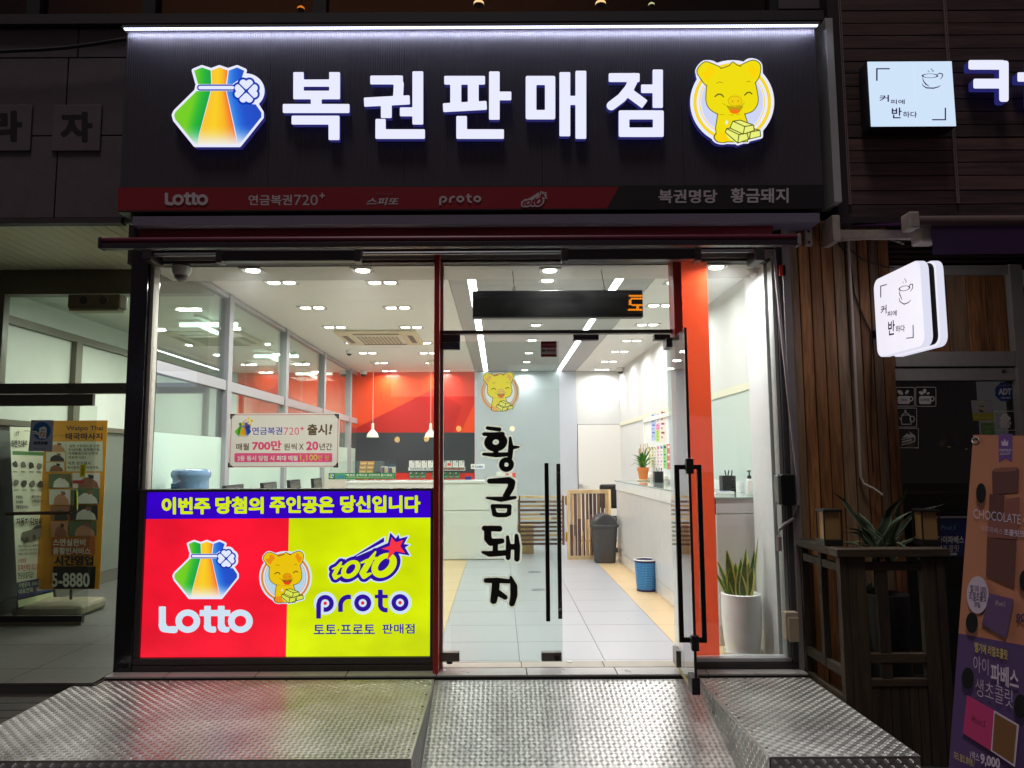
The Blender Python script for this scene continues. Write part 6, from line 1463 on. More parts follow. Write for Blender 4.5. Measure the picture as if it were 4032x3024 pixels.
for i, (dx, tl, L_, w_, cur) in enumerate(((-42, -.34, 160, 13, -.1), (-30, -.16, 190, 14, .06), (-18, -.22, 150, 15, .3), (-6, .10, 155, 14, -.1), (4, .02, 170, 13, .12), (10, -.05, 120, 15, .1), (20, .12, 178, 14, -.1), (28, .02, 140, 16, .08), (38, .16, 190, 12, .02), (44, .20, 245, 10, -.04), (-50, -.44, 120, 9, -.16), (16, .3, 130, 12, -.1), (-4, -.1, 110, 16, .05), (-24, .02, 135, 15, .1), (34, -.08, 150, 13, .1), (-36, -.1, 120, 14, .1), (12, .06, 195, 12, .05))):
    mb = MB(); yy = random.uniform(-26, 26)*k
    blade(mb, (dx*.8*k, yy, 222*k), random.uniform(-.35, .35), tl, L_*k, w_*1.6*k, cur, 9, 0, 1, twist=random.uniform(-.5, .5), base=.75, rot=random.uniform(1.1, 2.0))
    o = mb.build('leaf', [sy, sgn_], t, smooth=True, local=True)

# water cooler
c0 = Yp(746, 1915, .34); kw = (c0-CAM).dot(fw)/FOC
t = thing('water_cooler', 'blue water bottle upturned on a cooler behind the left window', 'water cooler', (c0.x, .36, 0))
MB().box(-.16, .16, -.15, .17, 0, .78).build('cabinet', whitegloss, t, local=True, bevel=.01)
zb0 = .80; zt_ = Yp(746, 1845, .34).z
wb = M('bottle_blue', (.30, .50, .80), rough=.08, spec=.6); wb.node_tree.nodes['Principled BSDF'].inputs['Transmission Weight'].default_value = .45
h = zt_
MB().lathe([(.05, zb0), (.115, zb0+.05), (.118, h-.095), (.118, h-.075), (.131, h-.055), (.131, h-.03), (.122, h-.012), (.09, h-.002), (.02, h)], (0, 0, 0), 32).build('bottle', wb, t, smooth=True, local=True)
MB().box(-.085, -.035, -.1205, -.117, h-.21, h-.10).build('bottle_label', S('label_blue', (120, 170, 214)), t, local=True)
MB().box(-.08, -.045, -.1215, -.1207, h-.135, h-.125).box(-.08, -.05, -.1215, -.1207, h-.150, h-.143).box(-.08, -.05, -.1215, -.1207, h-.19, h-.178).build('bottle_print', S('label_navy', (40, 90, 160)), t, local=True)
# monitors on the desk along the partition
t = thing('side_desk', 'pale desk running along the glass partition under the monitors', 'desk', (XWL+.2, 3, 0))
MB().box(XWL+.06, XWL+.42, 1.0, YC-.2, .70, .73).build('desk_top', whitegloss, t, bevel=.003)
for yy in (1.05, 2.6, YC-.3): MB().box(XWL+.08, XWL+.40, yy, yy+.03, 0, .699).build('side_panel', cpale, t)
md = S('monitor_black', (24, 24, 26), rough=.35); ms = S('monitor_screen', (84, 84, 80), rough=.2)
mon = None
for i, (px_, py_) in enumerate(((935, 1909), (1072, 1899), (1169, 1889), (1257, 1883))):
    X_ = XWL+.26; p = Xp(px_, py_, X_)
    lab = f'black desk monitor by the partition, {("nearest the window, only its top edge showing", "second from the window", "third from the window", "farthest from the window and most visible")[i]}'
    if mon is None:
        mon = t = thing('desk_monitor', lab, 'monitor', (X_, p.y, .731), 'black monitors on the desk along the partition')
        hh = p.z-.731
        MB().prism([(-.02, -.2, .06), (.02, -.2, .06), (-.02, -.2, hh), (-.05, -.2, hh)], (0, .4, 0)).build('bezel', md, t, local=True)
        MB().prism([(.0215, -.185, .075), (.0235, -.185, .075), (-.0165, -.185, hh-.015), (-.0185, -.185, hh-.015)], (0, .37, 0)).build('screen', ms, t, local=True)
        MB().box(-.08, .08, -.08, .08, 0, .012).box(-.025, -.005, -.03, .03, .0121, .1).build('stand', md, t, local=True)
    else: dup(mon, (X_, p.y, .731+(p.z-.731-hh)), lab, None); 
# lotto poster stuck inside the window
q7 = lambda x, y: (880+x*.217, 1600+y*.217)
YPO = .010
c = Yp(1120, 1840, YPO); t = thing('window_poster', 'white and pink lottery poster with black corner clips on the left window', 'poster', c)
pts = [q7(118, 128), q7(2116, 120), q7(2085, 1105), q7(82, 1112)]
pw_ = ST('poster_white', (245, 243, 240)); pk1 = ST('poster_line', (200, 60, 100)); pkk = ST('poster_pink', (250, 96, 160)); pbr = ST('poster_brown', (96, 80, 60)); pbl = ST('poster_navy', (70, 76, 200)); pmag = ST('poster_magenta', (246, 84, 146)); pyl = ST('poster_yellow', (255, 236, 130)); pwh = ST('poster_pale', (255, 255, 255))
MB().prism([Yp(*p, YPO) for p in pts], (0, .002, 0)).build('sheet', pw_, t)
L = []
ln = [(150, 155), (2085, 150), (2060, 1085), (110, 1095)]
for (p0, p1) in zip(ln, ln[1:]+ln[:1]):
    dx, dy = p1[0]-p0[0], p1[1]-p0[1]; l = math.hypot(dx, dy); nx_, ny_ = -dy/l*5, dx/l*5
    L.append((pol(q7(p0[0]+nx_, p0[1]+ny_), q7(p1[0]+nx_, p1[1]+ny_), q7(p1[0]-nx_, p1[1]-ny_), q7(p0[0]-nx_, p0[1]-ny_)), pk1))
g = Grid(180, 830, 1990, 1030, 8); PINK = len(L); L.append(None)
for s, b, m_, of in (('연금복권', (518, 378, 1068, 518), pbl, .02), ('720', (1095, 385, 1372, 520), pmag, -.005), ('+', (1390, 370, 1462, 440), pmag, .03), ('출시', (1522, 322, 1880, 525), pbr, .04), ('!', (1908, 328, 1972, 508), pbr, .04), ('매월', (230, 672, 462, 800), pbr, .025), ('700만', (518, 620, 1055, 802), pmag, .045), ('원씩', (1095, 672, 1328, 800), pbr, .02), ('X', (1370, 680, 1455, 788), pbr, .02), ('20', (1498, 635, 1722, 798), pmag, .045), ('년간', (1742, 668, 1972, 795), pbr, .02), ('1,100', (1385, 872, 1708, 1003), pyl, .04), ('만 원', (1715, 885, 1915, 980), pyl, .025)):
    p, q = q7(b[0], b[1]), q7(b[2], b[3]); L.append((T(s, *p, *q, of, dy=-.6, shear=.15 if s == '!' else 0), m_))
kn = []
for s, b, of in (('2등 동시 당첨 시 최대 매월', (252, 895, 1345, 990), .03), ('1,100', (1385, 872, 1708, 1003), .04), ('만 원', (1715, 885, 1915, 980), .025)):
    p, q = q7(b[0], b[1]), q7(b[2], b[3]); kn += T_loops(s, *p, *q, of, dy=-.6)
L[PINK] = (fill([[((x)*.217+880, (y)*.217+1600) for x, y in lp] for lp in contour(g, g.rect(198, 848, 1972, 1012, 22), 0, 1)]+kn), pkk)
L += [l for l in bag_layers(printed('poster_', False, film=True), .126, *q7(353, 425), rim=False)]
for (x, y, r, c_) in ((455, 225, 22, (236, 200, 60)), (405, 250, 16, (220, 150, 50)), (508, 265, 30, (236, 204, 50)), (445, 285, 20, (226, 160, 60)), (370, 272, 11, (190, 110, 50)), (400, 298, 13, (196, 120, 50)), (368, 305, 8, (180, 90, 50)), (345, 292, 7, (180, 90, 50)), (484, 325, 23, (232, 204, 70)), (330, 310, 5, (180, 80, 50)), (432, 332, 13, (226, 160, 70))):
    L.append((pol(*[q7(x+r*math.cos(k*.524), y+r*math.sin(k*.524)) for k in range(12)]), ST('dot_%d%d' % (c_[0], c_[1]), tuple(min(255, v+14) for v in c_))))
art('print', L, (0, YPO, 0), (0, 1, 0), t, gap=.0003)
for (x, y, sx_, sy_) in ((125, 140, 1, 1), (2095, 140, -1, 1), (85, 1110, 1, -1), (2080, 1110, -1, -1)):
    o = MB().prism([Yp(*q7(x, y), YPO-.003), Yp(*q7(x+sx_*95, y), YPO-.003), Yp(*q7(x, y+sy_*100), YPO-.003)], (0, -.003, 0)).build('corner_clip', S('clip_black', (40, 30, 26), rough=.3), t)
    c = Yp(*q7(x+sx_*38, y+sy_*38), YPO-.007); MB().tube([c, c+Vector((0, -.003, 0))], .006, 10).build('stud', paper, o)

# ================================================================== CAFE FRONT (right)
wx = [MWOOD('wall_plank_%d' % i, lin(a_), lin(b_), 2, rough=.55, scale=7) for i, (a_, b_) in enumerate((((100, 62, 36), (182, 124, 74)), ((112, 70, 40), (194, 134, 80)), ((98, 78, 60), (160, 128, 96))))]
YPK = -.03
ZG = -.36
t = thing('dark_column', 'narrow dark grey column between the shop window and the plank wall', 'column', (XG1+.06, 0, ZG))
xc0, xc1 = XG1+.024, Yp(3118, 1400, YPK).x
MB().box(xc0, xc1-.055, -.055, .10, .002, Yp(3100, 880, -.05).z).build('shaft', S('column_grey', (78, 74, 78), rough=.5, noise=.1), t)
MB().box(xc1-.053, xc1-.004, -.08, .10, .002, Yp(3100, 880, -.05).z).build('edge_trim', S('column_pale', (150, 140, 140), rough=.5, noise=.1), t)
a = RR(3070, 1045, 3092, 1085, -.075); MB().box(a[0], a[1], -.08, -.056, a[2], a[3]).build('red_marker', S('marker_red', (214, 50, 30), rough=.3), t)
t = thing('plank_wall', 'brown vertical timber plank wall between the shop and the cafe window', 'wall', (2.0, YPK, ZG))
ztop = Yp(3300, 868, YPK).z; edges_px = [3124, 3160, 3206, 3252, 3300, 3348, 3396, 3440, 3478, 3524]
xe_ = [Yp(p_, 1400, YPK).x for p_ in edges_px]
random.seed(21)
for i, (a_, b_) in enumerate(zip(xe_[:-1], xe_[1:])):
    off = random.uniform(-.003, .003)
    MB().box(a_+.0035, b_-.0035, YPK+off, YPK+.05, ZG, ztop).build('plank', random.choice(wx), t, bevel=.004)
MB().box(xe_[0], xe_[-1], YPK+.051, YPK+.09, ZG, ztop).build('backing', black, t)
# cafe sign wall with horizontal boards
sw_ = [MWOOD('sign_board_%d' % i, lin(a_), lin(b_), 0, rough=.6, scale=5) for i, (a_, b_) in enumerate((((52, 38, 38), (98, 74, 70)), ((60, 44, 42), (108, 80, 74))))]
YSG = -.10
t = thing('cafe_sign_wall', 'dark horizontal timber boards behind the glowing cafe sign', 'wall', (3, YSG, Yp(3500, 860, YSG).z))
xs0 = Yp(3312, 400, YSG).x; zl_ = [Yp(3600, y_, YSG).z for y_ in (862, 805, 750, 692, 640, 592, 542, 492, 440, 390, 340, 288, 242, 192, 140, 92, 42, -10, -60)]
for z0, z1 in zip(zl_[:-1], zl_[1:]): MB().box(xs0, 5.6, YSG+random.uniform(-.003, .003), YSG+.05, z0+.0025, z1-.0025).build('board', random.choice(sw_), t, bevel=.003)
MB().box(xs0-.05, 5.6, YSG+.051, .1, zl_[0]-.02, zl_[-1]).build('backing', black, t)
MB().box(xs0-.075, xs0-.002, YSG-.03, .1, zl_[0]-.03, zl_[-1]).build('end_post', S('post_dark', (48, 38, 40), rough=.5), t)
MB().box(xs0-.08, 5.6, YSG-.06, YSG+.05, zl_[0]-.045, zl_[0]-.004).build('bottom_rail', S('rail_brown', (52, 44, 46), rough=.4), t)
for i, (xa, xb_, y1) in enumerate(((3318, 3347, 805), (3725, 3773, 800))):
    b0 = Yp(xb_, y1, YSG-.012); x_ = b0.x
    q = thing('light_rail', ('thin dotted metal light rail at the left of the cafe sign box', 'thin dotted metal light rail passing behind the cafe sign box')[i], 'rail', (x_, YSG, b0.z), 'light rails on the cafe sign wall')
    MB().box(x_-.009, x_+.009, YSG-.016, YSG-.004, b0.z, zl_[-1]-.01).build('rail', S('rail_pink', (150, 128, 128), rough=.5), q)
    mb = MB(); n = int((zl_[-1]-b0.z-.03)/.016)
    for k_ in range(n): mb.box(x_-.003, x_+.003, YSG-.0185, YSG-.0162, b0.z+.012+k_*.016, b0.z+.018+k_*.016)
    o = mb.build('diodes', S('diode', (70, 60, 58), rough=.4), q); o['kind'] = 'stuff'
# box sign
YBX = YSG-.13
z6 = lambda x, y: (3100+x*.6028, y*.6028)
c1, c2, c3, c4 = [Yp(*z6(*p_), YBX) for p_ in ((519, 402), (1075, 400), (1102, 828), (541, 832))]
bx0, bx1, bz0, bz1 = (c1.x+c4.x)/2, (c2.x+c3.x)/2, (c3.z+c4.z)/2, (c1.z+c2.z)/2
t = thing('cafe_box_sign', 'pale glowing rectangular cafe sign box with a cup drawing', 'sign', (bx0, YBX, bz0))
MB().box(bx0, bx1, YBX, YSG-.02, bz0, bz1).build('case', S('case_dark', (40, 40, 44), rough=.5), t, bevel=.004)
pn = ME('box_face', (206, 226, 248), 1.0); xm = Yp(*z6(832, 600), YBX).x
MB().box(bx0+.004, xm-.001, YBX-.006, YBX-.0005, bz0+.004, bz1-.004).build('face_panel', pn, t); MB().box(xm+.001, bx1-.004, YBX-.006, YBX-.0005, bz0+.004, bz1-.004).build('face_panel', pn, t)
lk = ME('sign_ink', (40, 30, 70), 1.0)
def cafe_art(scale=1):
    g = Grid(560, 430, 1060, 800, 3)
    d = un(g.rect(580, 445, 670, 453, 1), g.rect(580, 445, 590, 528, 1), g.rect(945, 778, 1038, 786, 1), g.rect(1028, 703, 1037, 786, 1))
    cup = un(np.maximum(g.ring(932, 495, 49, 13, 1.6), -g.rect(975, 470, 990, 492, 1)), g.path([(882, 505, 1.5), (890, 530, 3), (905, 550, 4), (925, 562, 2)]), g.path([(882, 540, 1), (886, 560, 2.5), (910, 574, 4), (955, 576, 4), (985, 568, 3), (1005, 555, 1)]), g.path([(975, 490, 1.5), (995, 478, 3), (1012, 482, 3), (1015, 495, 3), (1005, 512, 2), (990, 524, 1)]), g.path([(945, 446, 1), (938, 452, 2), (948, 458, 2), (956, 464, 2), (940, 470, 1)]), g.path([(922, 456, 1), (918, 462, 1.6), (928, 468, 1.6), (920, 474, 1)]))
    return [shp(g, un(d, cup), 0, .2)]+[T(s_, *b_, o_) for s_, b_, o_ in (('커', (602, 620, 664, 665), .02), ('피에', (674, 650, 767, 680), .019), ('반', (682, 702, 748, 773), .02), ('하다', (755, 728, 848, 768), .019))]
CA = cafe_art()
for i, s_ in enumerate(CA): art('lettering' if i else 'cup_drawing', [(xf(s_, .6028, 3100, 0), lk)], (0, YBX-.006, 0), (0, 1, 0), t, start=i+1)
# channel letter beside it
YK_ = YSG-.08
t = thing('cafe_letter', 'white glowing channel letter cut by the right picture edge', 'sign', Yp(3890, 400, YK_))
g = Grid(1170, 370, 1720, 700, 4)
d = un(g.rect(1183, 392, 1420, 455, 14), g.rect(1384, 396, 1446, 665, 18), g.rect(1215, 514, 1400, 578, 12), g.rect(1503, 472, 1600, 534, 10), g.rect(1580, 380, 1645, 690, 14))
v, f = shp(g, d, 0, .5, ext=1); mb = MB(); mb.f = f; mb.m = [0 if min(v[i][2] for i in fc) > 0 else 1 for fc in f]
for a_, b_, c_ in v:
    p = Yp(*z6(a_, b_), YK_); p.y = YK_ if c_ > 0 else YK_+.05; mb.v.append(tuple(p))
mb.build('letter', [faceW, side], t)
# purple awning
t = thing('purple_awning', 'half-open purple awning on white metal arms above the cafe window', 'awning', (3, -.3, 2.3))
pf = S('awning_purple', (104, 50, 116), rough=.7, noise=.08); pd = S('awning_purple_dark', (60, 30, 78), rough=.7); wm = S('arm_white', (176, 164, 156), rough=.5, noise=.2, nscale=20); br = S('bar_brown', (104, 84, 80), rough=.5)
p1, p2, p3 = Yp(3340, 892, -.10), Yp(3600, 858, -.40), Yp(3610, 905, -.40)
zA_ = Yp(3340, 880, -.1).z
bar0 = Yp(3672, 874, -.62); 
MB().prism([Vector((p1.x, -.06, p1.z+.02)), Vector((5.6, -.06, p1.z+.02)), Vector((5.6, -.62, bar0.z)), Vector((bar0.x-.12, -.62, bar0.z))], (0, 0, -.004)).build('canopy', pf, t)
MB().tube([Vector((bar0.x-.12, -.62, bar0.z)), Vector((5.6, -.62, bar0.z))], .036, 12).build('front_bar', br, t, smooth=True)
MB().box(bar0.x-.16, bar0.x-.1, -.67, -.57, bar0.z-.05, bar0.z+.05).build('end_cap', wm, t, bevel=.01)
zv = Yp(3850, 1000, -.64).z; 
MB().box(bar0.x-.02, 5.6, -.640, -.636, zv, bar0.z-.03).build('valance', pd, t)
a0, a1 = Yp(3300, 925, -.16), Yp(3640, 925, -.55)
MB().beam(a0, a1, (0, .02, 0), (0, 0, .028)).build('folding_arm', wm, t, bevel=.004)
MB().box(a0.x-.05, a0.x+.0, -.2, -.03, a0.z-.05, a0.z+.12).build('wall_bracket', wm, t, bevel=.006)
MB().box(a1.x-.06, a1.x+.06, -.62, -.5, a1.z-.06, a1.z+.04).build('elbow', wm, t, bevel=.015)
MB().tube([a0+Vector((0, 0, -.04)), a0+Vector((.25, -.1, -.05)), a1+Vector((-.1, .05, -.04))], .005, 6).build('cord', wm, t)
# white conduit and wires on the plank wall
t = thing('wall_conduit', 'thin white vertical conduit running down the plank wall', 'pipe', Yp(3384, 1900, -.05))
c0, c1 = Yp(3340, 945, -.05), Yp(3388, 1880, -.05); xm = (c0.x+c1.x)/2
MB().tube([(xm, -.05, c0.z), (xm, -.05, c1.z)], .010, 10).build('conduit', S('conduit_white', (196, 180, 172), rough=.5), t, smooth=True)
MB().tube([(xm, -.05, c1.z), Yp(3400, 1905, -.06), Yp(3440, 1925, -.08), Yp(3475, 1950, -.1)], .009, 8).build('loose_end', S('conduit_white', (196, 180, 172)), t, smooth=True)
tag(MB().tube([Yp(x_, y_, -.045) for x_, y_ in ((3300, 955), (3345, 1010), (3365, 1160), (3400, 1250), (3430, 1310), (3432, 1500), (3428, 1700), (3440, 1860))], .005, 6).build('cable', S('cable_dark', (40, 38, 34))), 'dark cable looping down the plank wall behind the blade sign', 'cable')
tag(MB().tube([Yp(x_, y_, -.05) for x_, y_ in ((3290, 880), (3318, 960), (3400, 1025), (3480, 1050), (3520, 1055))], .004, 6).build('cable', S('cable_dark', (40, 38, 34))), 'thin drooping wire under the purple awning', 'cable')
a = RR(3168, 902, 3196, 968, -.06); t = thing('wall_bracket', 'small pale metal bracket on the plank wall beside the awning bar', 'bracket', (a[0], -.06, a[2]))
MB().box(a[0], a[1], -.07, YPK-.004, a[2], a[3]).build('plate', wm, t, bevel=.004); cx_ = (a[0]+a[1])/2
for zz in (a[2]+.02, a[3]-.02): MB().tube([(cx_, -.07, zz), (cx_, -.076, zz)], .008, 8).build('bolt', dkframe, t)
# long grey pipe and boxes between shop and planks
t = thing('grey_pipe', 'long pale grey pipe running down beside the shop window and bending to the door box', 'pipe', Yp(3065, 2140, -.09))
gpm = S('pipe_grey', (166, 154, 158), rough=.4)
MB().tube([Yp(x_, y_, -.10) for x_, y_ in ((3046, 985), (3075, 1280), (3100, 1520), (3122, 1720), (3140, 1880), (3143, 1990), (3128, 2040), (3090, 2065), (3068, 2085), (3066, 2110))], .010, 10).build('pipe', gpm, t, smooth=True)
p = Yp(3067, 2112, -.10); MB().tube([p, p+Vector((0, 0, -.09))], .015, 10).build('sleeve', gpm, t, smooth=True)
a = RR(3066, 1868, 3134, 1990, -.14); t = thing('access_box', 'black and grey electronic access box beside the right window', 'box', (a[0], -.1, a[2]))
MB().box(a[0]+.022, a[1], -.14, -.056, a[2], a[3]).build('housing', S('box_black', (24, 26, 28), rough=.35), t, bevel=.008); MB().box(a[0], a[0]+.021, -.136, -.058, a[2]+.004, a[3]-.004).build('cover', S('box_grey', (112, 116, 116), rough=.3), t, bevel=.006)
a = RR(3096, 2412, 3148, 2528, -.12); t = thing('outlet_box', 'beige weatherproof outlet box low beside the plank wall', 'electrical box', (a[0], -.1, a[2]))
bg_ = S('outlet_beige', (190, 172, 150), rough=.5, noise=.08); MB().box(a[0], a[1], -.115, -.056, a[2]+.01, a[3]).build('box', bg_, t, bevel=.005); MB().box(a[0]+.012, a[1]-.004, -.128, -.1155, a[2], a[3]-.03).build('flap', bg_, t, bevel=.004)
# cafe window
YW = .02
cwf = S('cafe_white_frame', (168, 162, 150), rough=.6, noise=.1, nscale=15)
t = thing('cafe_window', 'white-framed dark cafe window with stickers and wooden panel above', 'window', (3, YW, ZG))
xw0 = xe_[-1]+.004; fx0 = Yp(3990, 1300, YW).x; fx1 = Yp(4040, 1300, YW).x
zz = lambda y_: Yp(3750, y_, YW).z
MB().box(fx0-.03, fx1-.03, YW-.05, YW+.08, ZG, zz(1048)).build('frame_bar', cwf, t, bevel=.004)
MB().box(xw0, fx0-.031, YW-.04, YW+.06, zz(1085), zz(1050)).build('frame_bar', cwf, t, bevel=.003)
MB().box(xw0, fx0-.031, YW-.05, YW+.06, zz(1446), zz(1388)).build('frame_bar', cwf, t, bevel=.003)
MB().box(xw0, fx0-.031, YW-.03, YW+.06, zz(1500), zz(1452)).build('frame_bar', cwf, t, bevel=.003)
c = Yp(3950, 1462, YW-.03); mb = MB(); mb.tube([c, c+Vector((0, -.012, 0))], .011, 12); mb.build('bolt', S('bolt_steel', (90, 88, 84), metal=.7), t, smooth=True)
n = 6; w_ = (fx0-.031-xw0)/n
for i in range(n): MB().box(xw0+w_*i+.002, xw0+w_*(i+1)-.002, YW, YW+.03, zz(1387), zz(1086)).build('plank', random.choice(wx), t, bevel=.003)
MB().box(xw0, fx0-.031, YW+.01, YW+.018, ZG+.3, zz(1501)).build('pane', MG('cafe_glass', (.62, .66, .62), 1.0), t)
MB().box(xw0, fx0-.031, YW-.03, YW+.06, ZG, ZG+.299).build('base_panel', S('base_dark', (40, 34, 30), rough=.6), t)
for i in range(6): z = Yp(3610, 952+i*20, YW).z; MB().box(xw0-.02, 4.2, YW-.02, YW+.03, z-.012, z+.008).build('louver', MWOOD('louver_wood', lin((40, 28, 24)), lin((70, 50, 42)), 0), t)
MB().box(xw0-.02, 5.6, YW+.05, YW+.1, zz(1049), zz(860)).build('backing', black, t)
MB().box(fx1-.029, 5.6, YW, YW+.06, ZG, zz(1000)).build('dark_side', MG('cafe_glass', (.3, .3, .3)), t)
# cafe interior
ci = struct('cafe_room'); cwood = MWOOD('cafe_wood', lin((60, 44, 30)), lin((110, 84, 56)), 0)
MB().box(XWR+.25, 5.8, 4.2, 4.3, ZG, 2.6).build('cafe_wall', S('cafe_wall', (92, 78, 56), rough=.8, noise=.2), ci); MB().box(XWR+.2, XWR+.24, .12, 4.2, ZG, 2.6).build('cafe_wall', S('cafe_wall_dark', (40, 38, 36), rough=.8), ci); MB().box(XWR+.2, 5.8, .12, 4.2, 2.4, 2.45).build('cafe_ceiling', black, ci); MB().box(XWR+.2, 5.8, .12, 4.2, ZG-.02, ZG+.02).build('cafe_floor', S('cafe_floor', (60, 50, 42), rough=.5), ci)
tag(MB().box(XWR+.5, 5.4, 2.6, 3.2, ZG+.02, .95).build('cafe_counter', cwood, bevel=.01), 'dim wooden counter inside the dark cafe', 'counter')
for i, (px_, py_) in enumerate(((3612, 1764), (3737, 1760), (3806, 1768))):
    p = Yp(px_, py_, 3.0); q = thing('cafe_lamp', ('small dim warm lamp below the cake sticker inside the cafe', 'small warm lamp in the middle of the cafe window', 'small warm lamp next to the orange banner inside the cafe')[i], 'lamp', p, 'dim pendant lamps inside the cafe')
    MB().lathe([(.11, 0), (.1, .05), (.04, .12), (.01, .13)], p, 16).build('shade', S('lamp_brown', (92, 60, 36)), q, smooth=True); MB().lathe([(.01, .02), (.022, .0), (.016, -.02)], p+Vector((0, 0, .02)), 10).build('bulb', ME('cafe_bulb', (255, 190, 90), 4), q)
    MB().tube([p+Vector((0, 0, .13)), (p.x, p.y, 2.4)], .004, 5).build('cord', black, q)
arealight('cafe_glow', (3.4, 3.3, 2.2), (0, 0, 0), 1.2, .4, 2.2, (1, .72, .36), ci)
# stickers on the cafe glass
YGS = YW+.0095; lw_ = S('sticker_line', (240, 236, 226), rough=.6); lf_ = S('sticker_fill', (236, 230, 218), rough=.6)
z8 = lambda x, y: (3500+x*.3736, 1480+y*.3736)
def sticker(name, lab, cat, px_, py_, shapes):
    t = thing(name, lab, cat, Yp(px_, py_, YGS), None); art('print', shapes, (0, YGS, 0), (0, 1, 0), t, gap=.0004); return t
X8 = lambda s_: xf(s_, .3736, 3500, 1480)
def frame_sq(g, x0, y0, x1, y1): return sub(g.rect(x0, y0, x1, y1, 14), g.rect(x0+6, y0+6, x1-6, y1-6, 10))
g = Grid(40, 100, 520, 340, 4)
sticker('tea_sticker', 'white line sticker of a tea cup with two leaves', 'sticker', 3568, 1560, [(X8(shp(g, un(frame_sq(g, 70, 118, 272, 322), g.ell(120, 175, 34, 20, .6), g.ell(190, 172, 26, 15, -.9), g.rect(92, 212, 222, 296, 18), g.ring(232, 242, 20, 22, 6)), 0, .6)), lf_), (T('TEA', *z8(125, 240), *z8(192, 264), .02), ink)])
sticker('coffee_sticker', 'white line sticker of a coffee cup with beans', 'sticker', 3645, 1560, [(X8(shp(g, un(frame_sq(g, 280, 116, 498, 324), g.ell(340, 180, 26, 17, .5), g.ell(376, 160, 20, 25, .2), g.ell(414, 184, 18, 11, -.4), g.rect(318, 212, 446, 298, 18), g.ring(456, 242, 20, 22, 6)), 0, .6)), lf_), (T('COFFEE', *z8(330, 240), *z8(428, 264), .02), ink)])
g = Grid(40, 330, 320, 770, 4)
sticker('teapot_sticker', 'white line sticker of a teapot under the tea cup sticker', 'sticker', 3572, 1642, [(X8(shp(g, un(frame_sq(g, 70, 336, 296, 542), g.path([(135, 510), (235, 510), (228, 440), (205, 400), (175, 385), (150, 400), (132, 440), (135, 510)], 3.5), g.path([(132, 412), (230, 412)], 3), g.ring(245, 455, 24, 30, 4), g.path([(130, 470), (112, 440)], 4), g.poly([(163, 360), (187, 360), (178, 385), (170, 385)])), 0, .6)), lw_)])
sticker('cake_sticker', 'white line sticker of a cake slice under the teapot sticker', 'sticker', 3576, 1725, [(X8(shp(g, un(frame_sq(g, 70, 550, 314, 760), sub(g.poly([(135, 655), (215, 585), (275, 630), (272, 640)]), g.ell(212, 606, 14, 12)), g.path([(135, 672), (274, 640), (274, 690), (135, 728)], 5), g.poly([(138, 690), (240, 662), (242, 682), (138, 708)])), 0, .6)), lf_)])
g = Grid(1100, 360, 1350, 590, 4)
fr_ = un(frame_sq(g, 1110, 370, 1336, 576), sub(g.poly([(1162, 480), (1290, 480), (1275, 550), (1180, 550)]), *[g.bar(1190+i*22, 480, 1196+i*18, 550, 3, 1) for i in range(5)]), sub(un(g.ell(1225, 450, 58, 34), g.ell(1222, 415, 30, 22)), *[g.ell(x_, y_, 5, 4) for x_, y_ in ((1195, 455), (1220, 430), (1250, 455), (1225, 465))]))
sticker('cupcake_sticker', 'white line sticker of a cupcake at the right of the cafe glass', 'sticker', 3957, 1657, [(X8(shp(g, fr_, 0, .6)), lf_)])
ab = S('alarm_blue', (34, 62, 130), rough=.5); oc = lambda cx_, cy_, r_: pol(*[z8(cx_+r_*math.cos(math.pi/8+k*math.pi/4), cy_+r_*math.sin(math.pi/8+k*math.pi/4)) for k in range(8)])
sticker('alarm_sticker', 'blue octagonal alarm company sticker at the top right of the cafe glass', 'sticker', 3957, 1542, [(oc(1220, 168, 108), S('alarm_rim', (60, 96, 160), rough=.5)), (oc(1220, 168, 101), ab), (T('ADT', *z8(1155, 130), *z8(1292, 200), .06), pwhite), (T('캡스 경비구역', *z8(1158, 93), *z8(1272, 108), .0), pwhite), (T('1588-6400', *z8(1180, 222), *z8(1280, 240), .02), pwhite)])
g = Grid(920, 260, 1050, 390, 3)
sticker('smoking_sticker', 'white and yellow no-smoking fine sticker on the cafe glass', 'sticker', 3868, 1616, [(pol(z8(864, 258), z8(1088, 254), z8(1106, 470), z8(886, 472)), S('sticker_mustard', (176, 164, 50), rough=.6)), (pol(z8(868, 262), z8(1084, 259), z8(1096, 388), z8(880, 392)), S('sticker_lilac', (170, 164, 170), rough=.6)), (X8(shp(g, un(g.ring(980, 318, 42, 42, 5), g.bar(952, 290, 1008, 346, 4, 1)), 0, .5)), ysm), (pol(z8(950, 315), z8(1005, 318), z8(1005, 326), z8(950, 324)), ink), (pol(z8(940, 350), z8(980, 362), z8(1010, 372), z8(970, 386)), pdark), (T('₩100,000', *z8(905, 428), *z8(1090, 458), .03), S('sticker_lemon', (206, 196, 90)))])
sticker('green_tag', 'small green charging tag sticker half hidden by the orange banner', 'sticker', 3890, 1688, [(pol(z8(968, 494), z8(1112, 492), z8(1118, 620), z8(975, 622)), S('tag_green', (110, 146, 70), rough=.6)), (T('스마트폰', *z8(975, 530), *z8(1105, 558), .0), S('tag_pale', (170, 196, 130))), (T('충전', *z8(1020, 570), *z8(1070, 605), .0), S('tag_pale', (170, 196, 130)))])
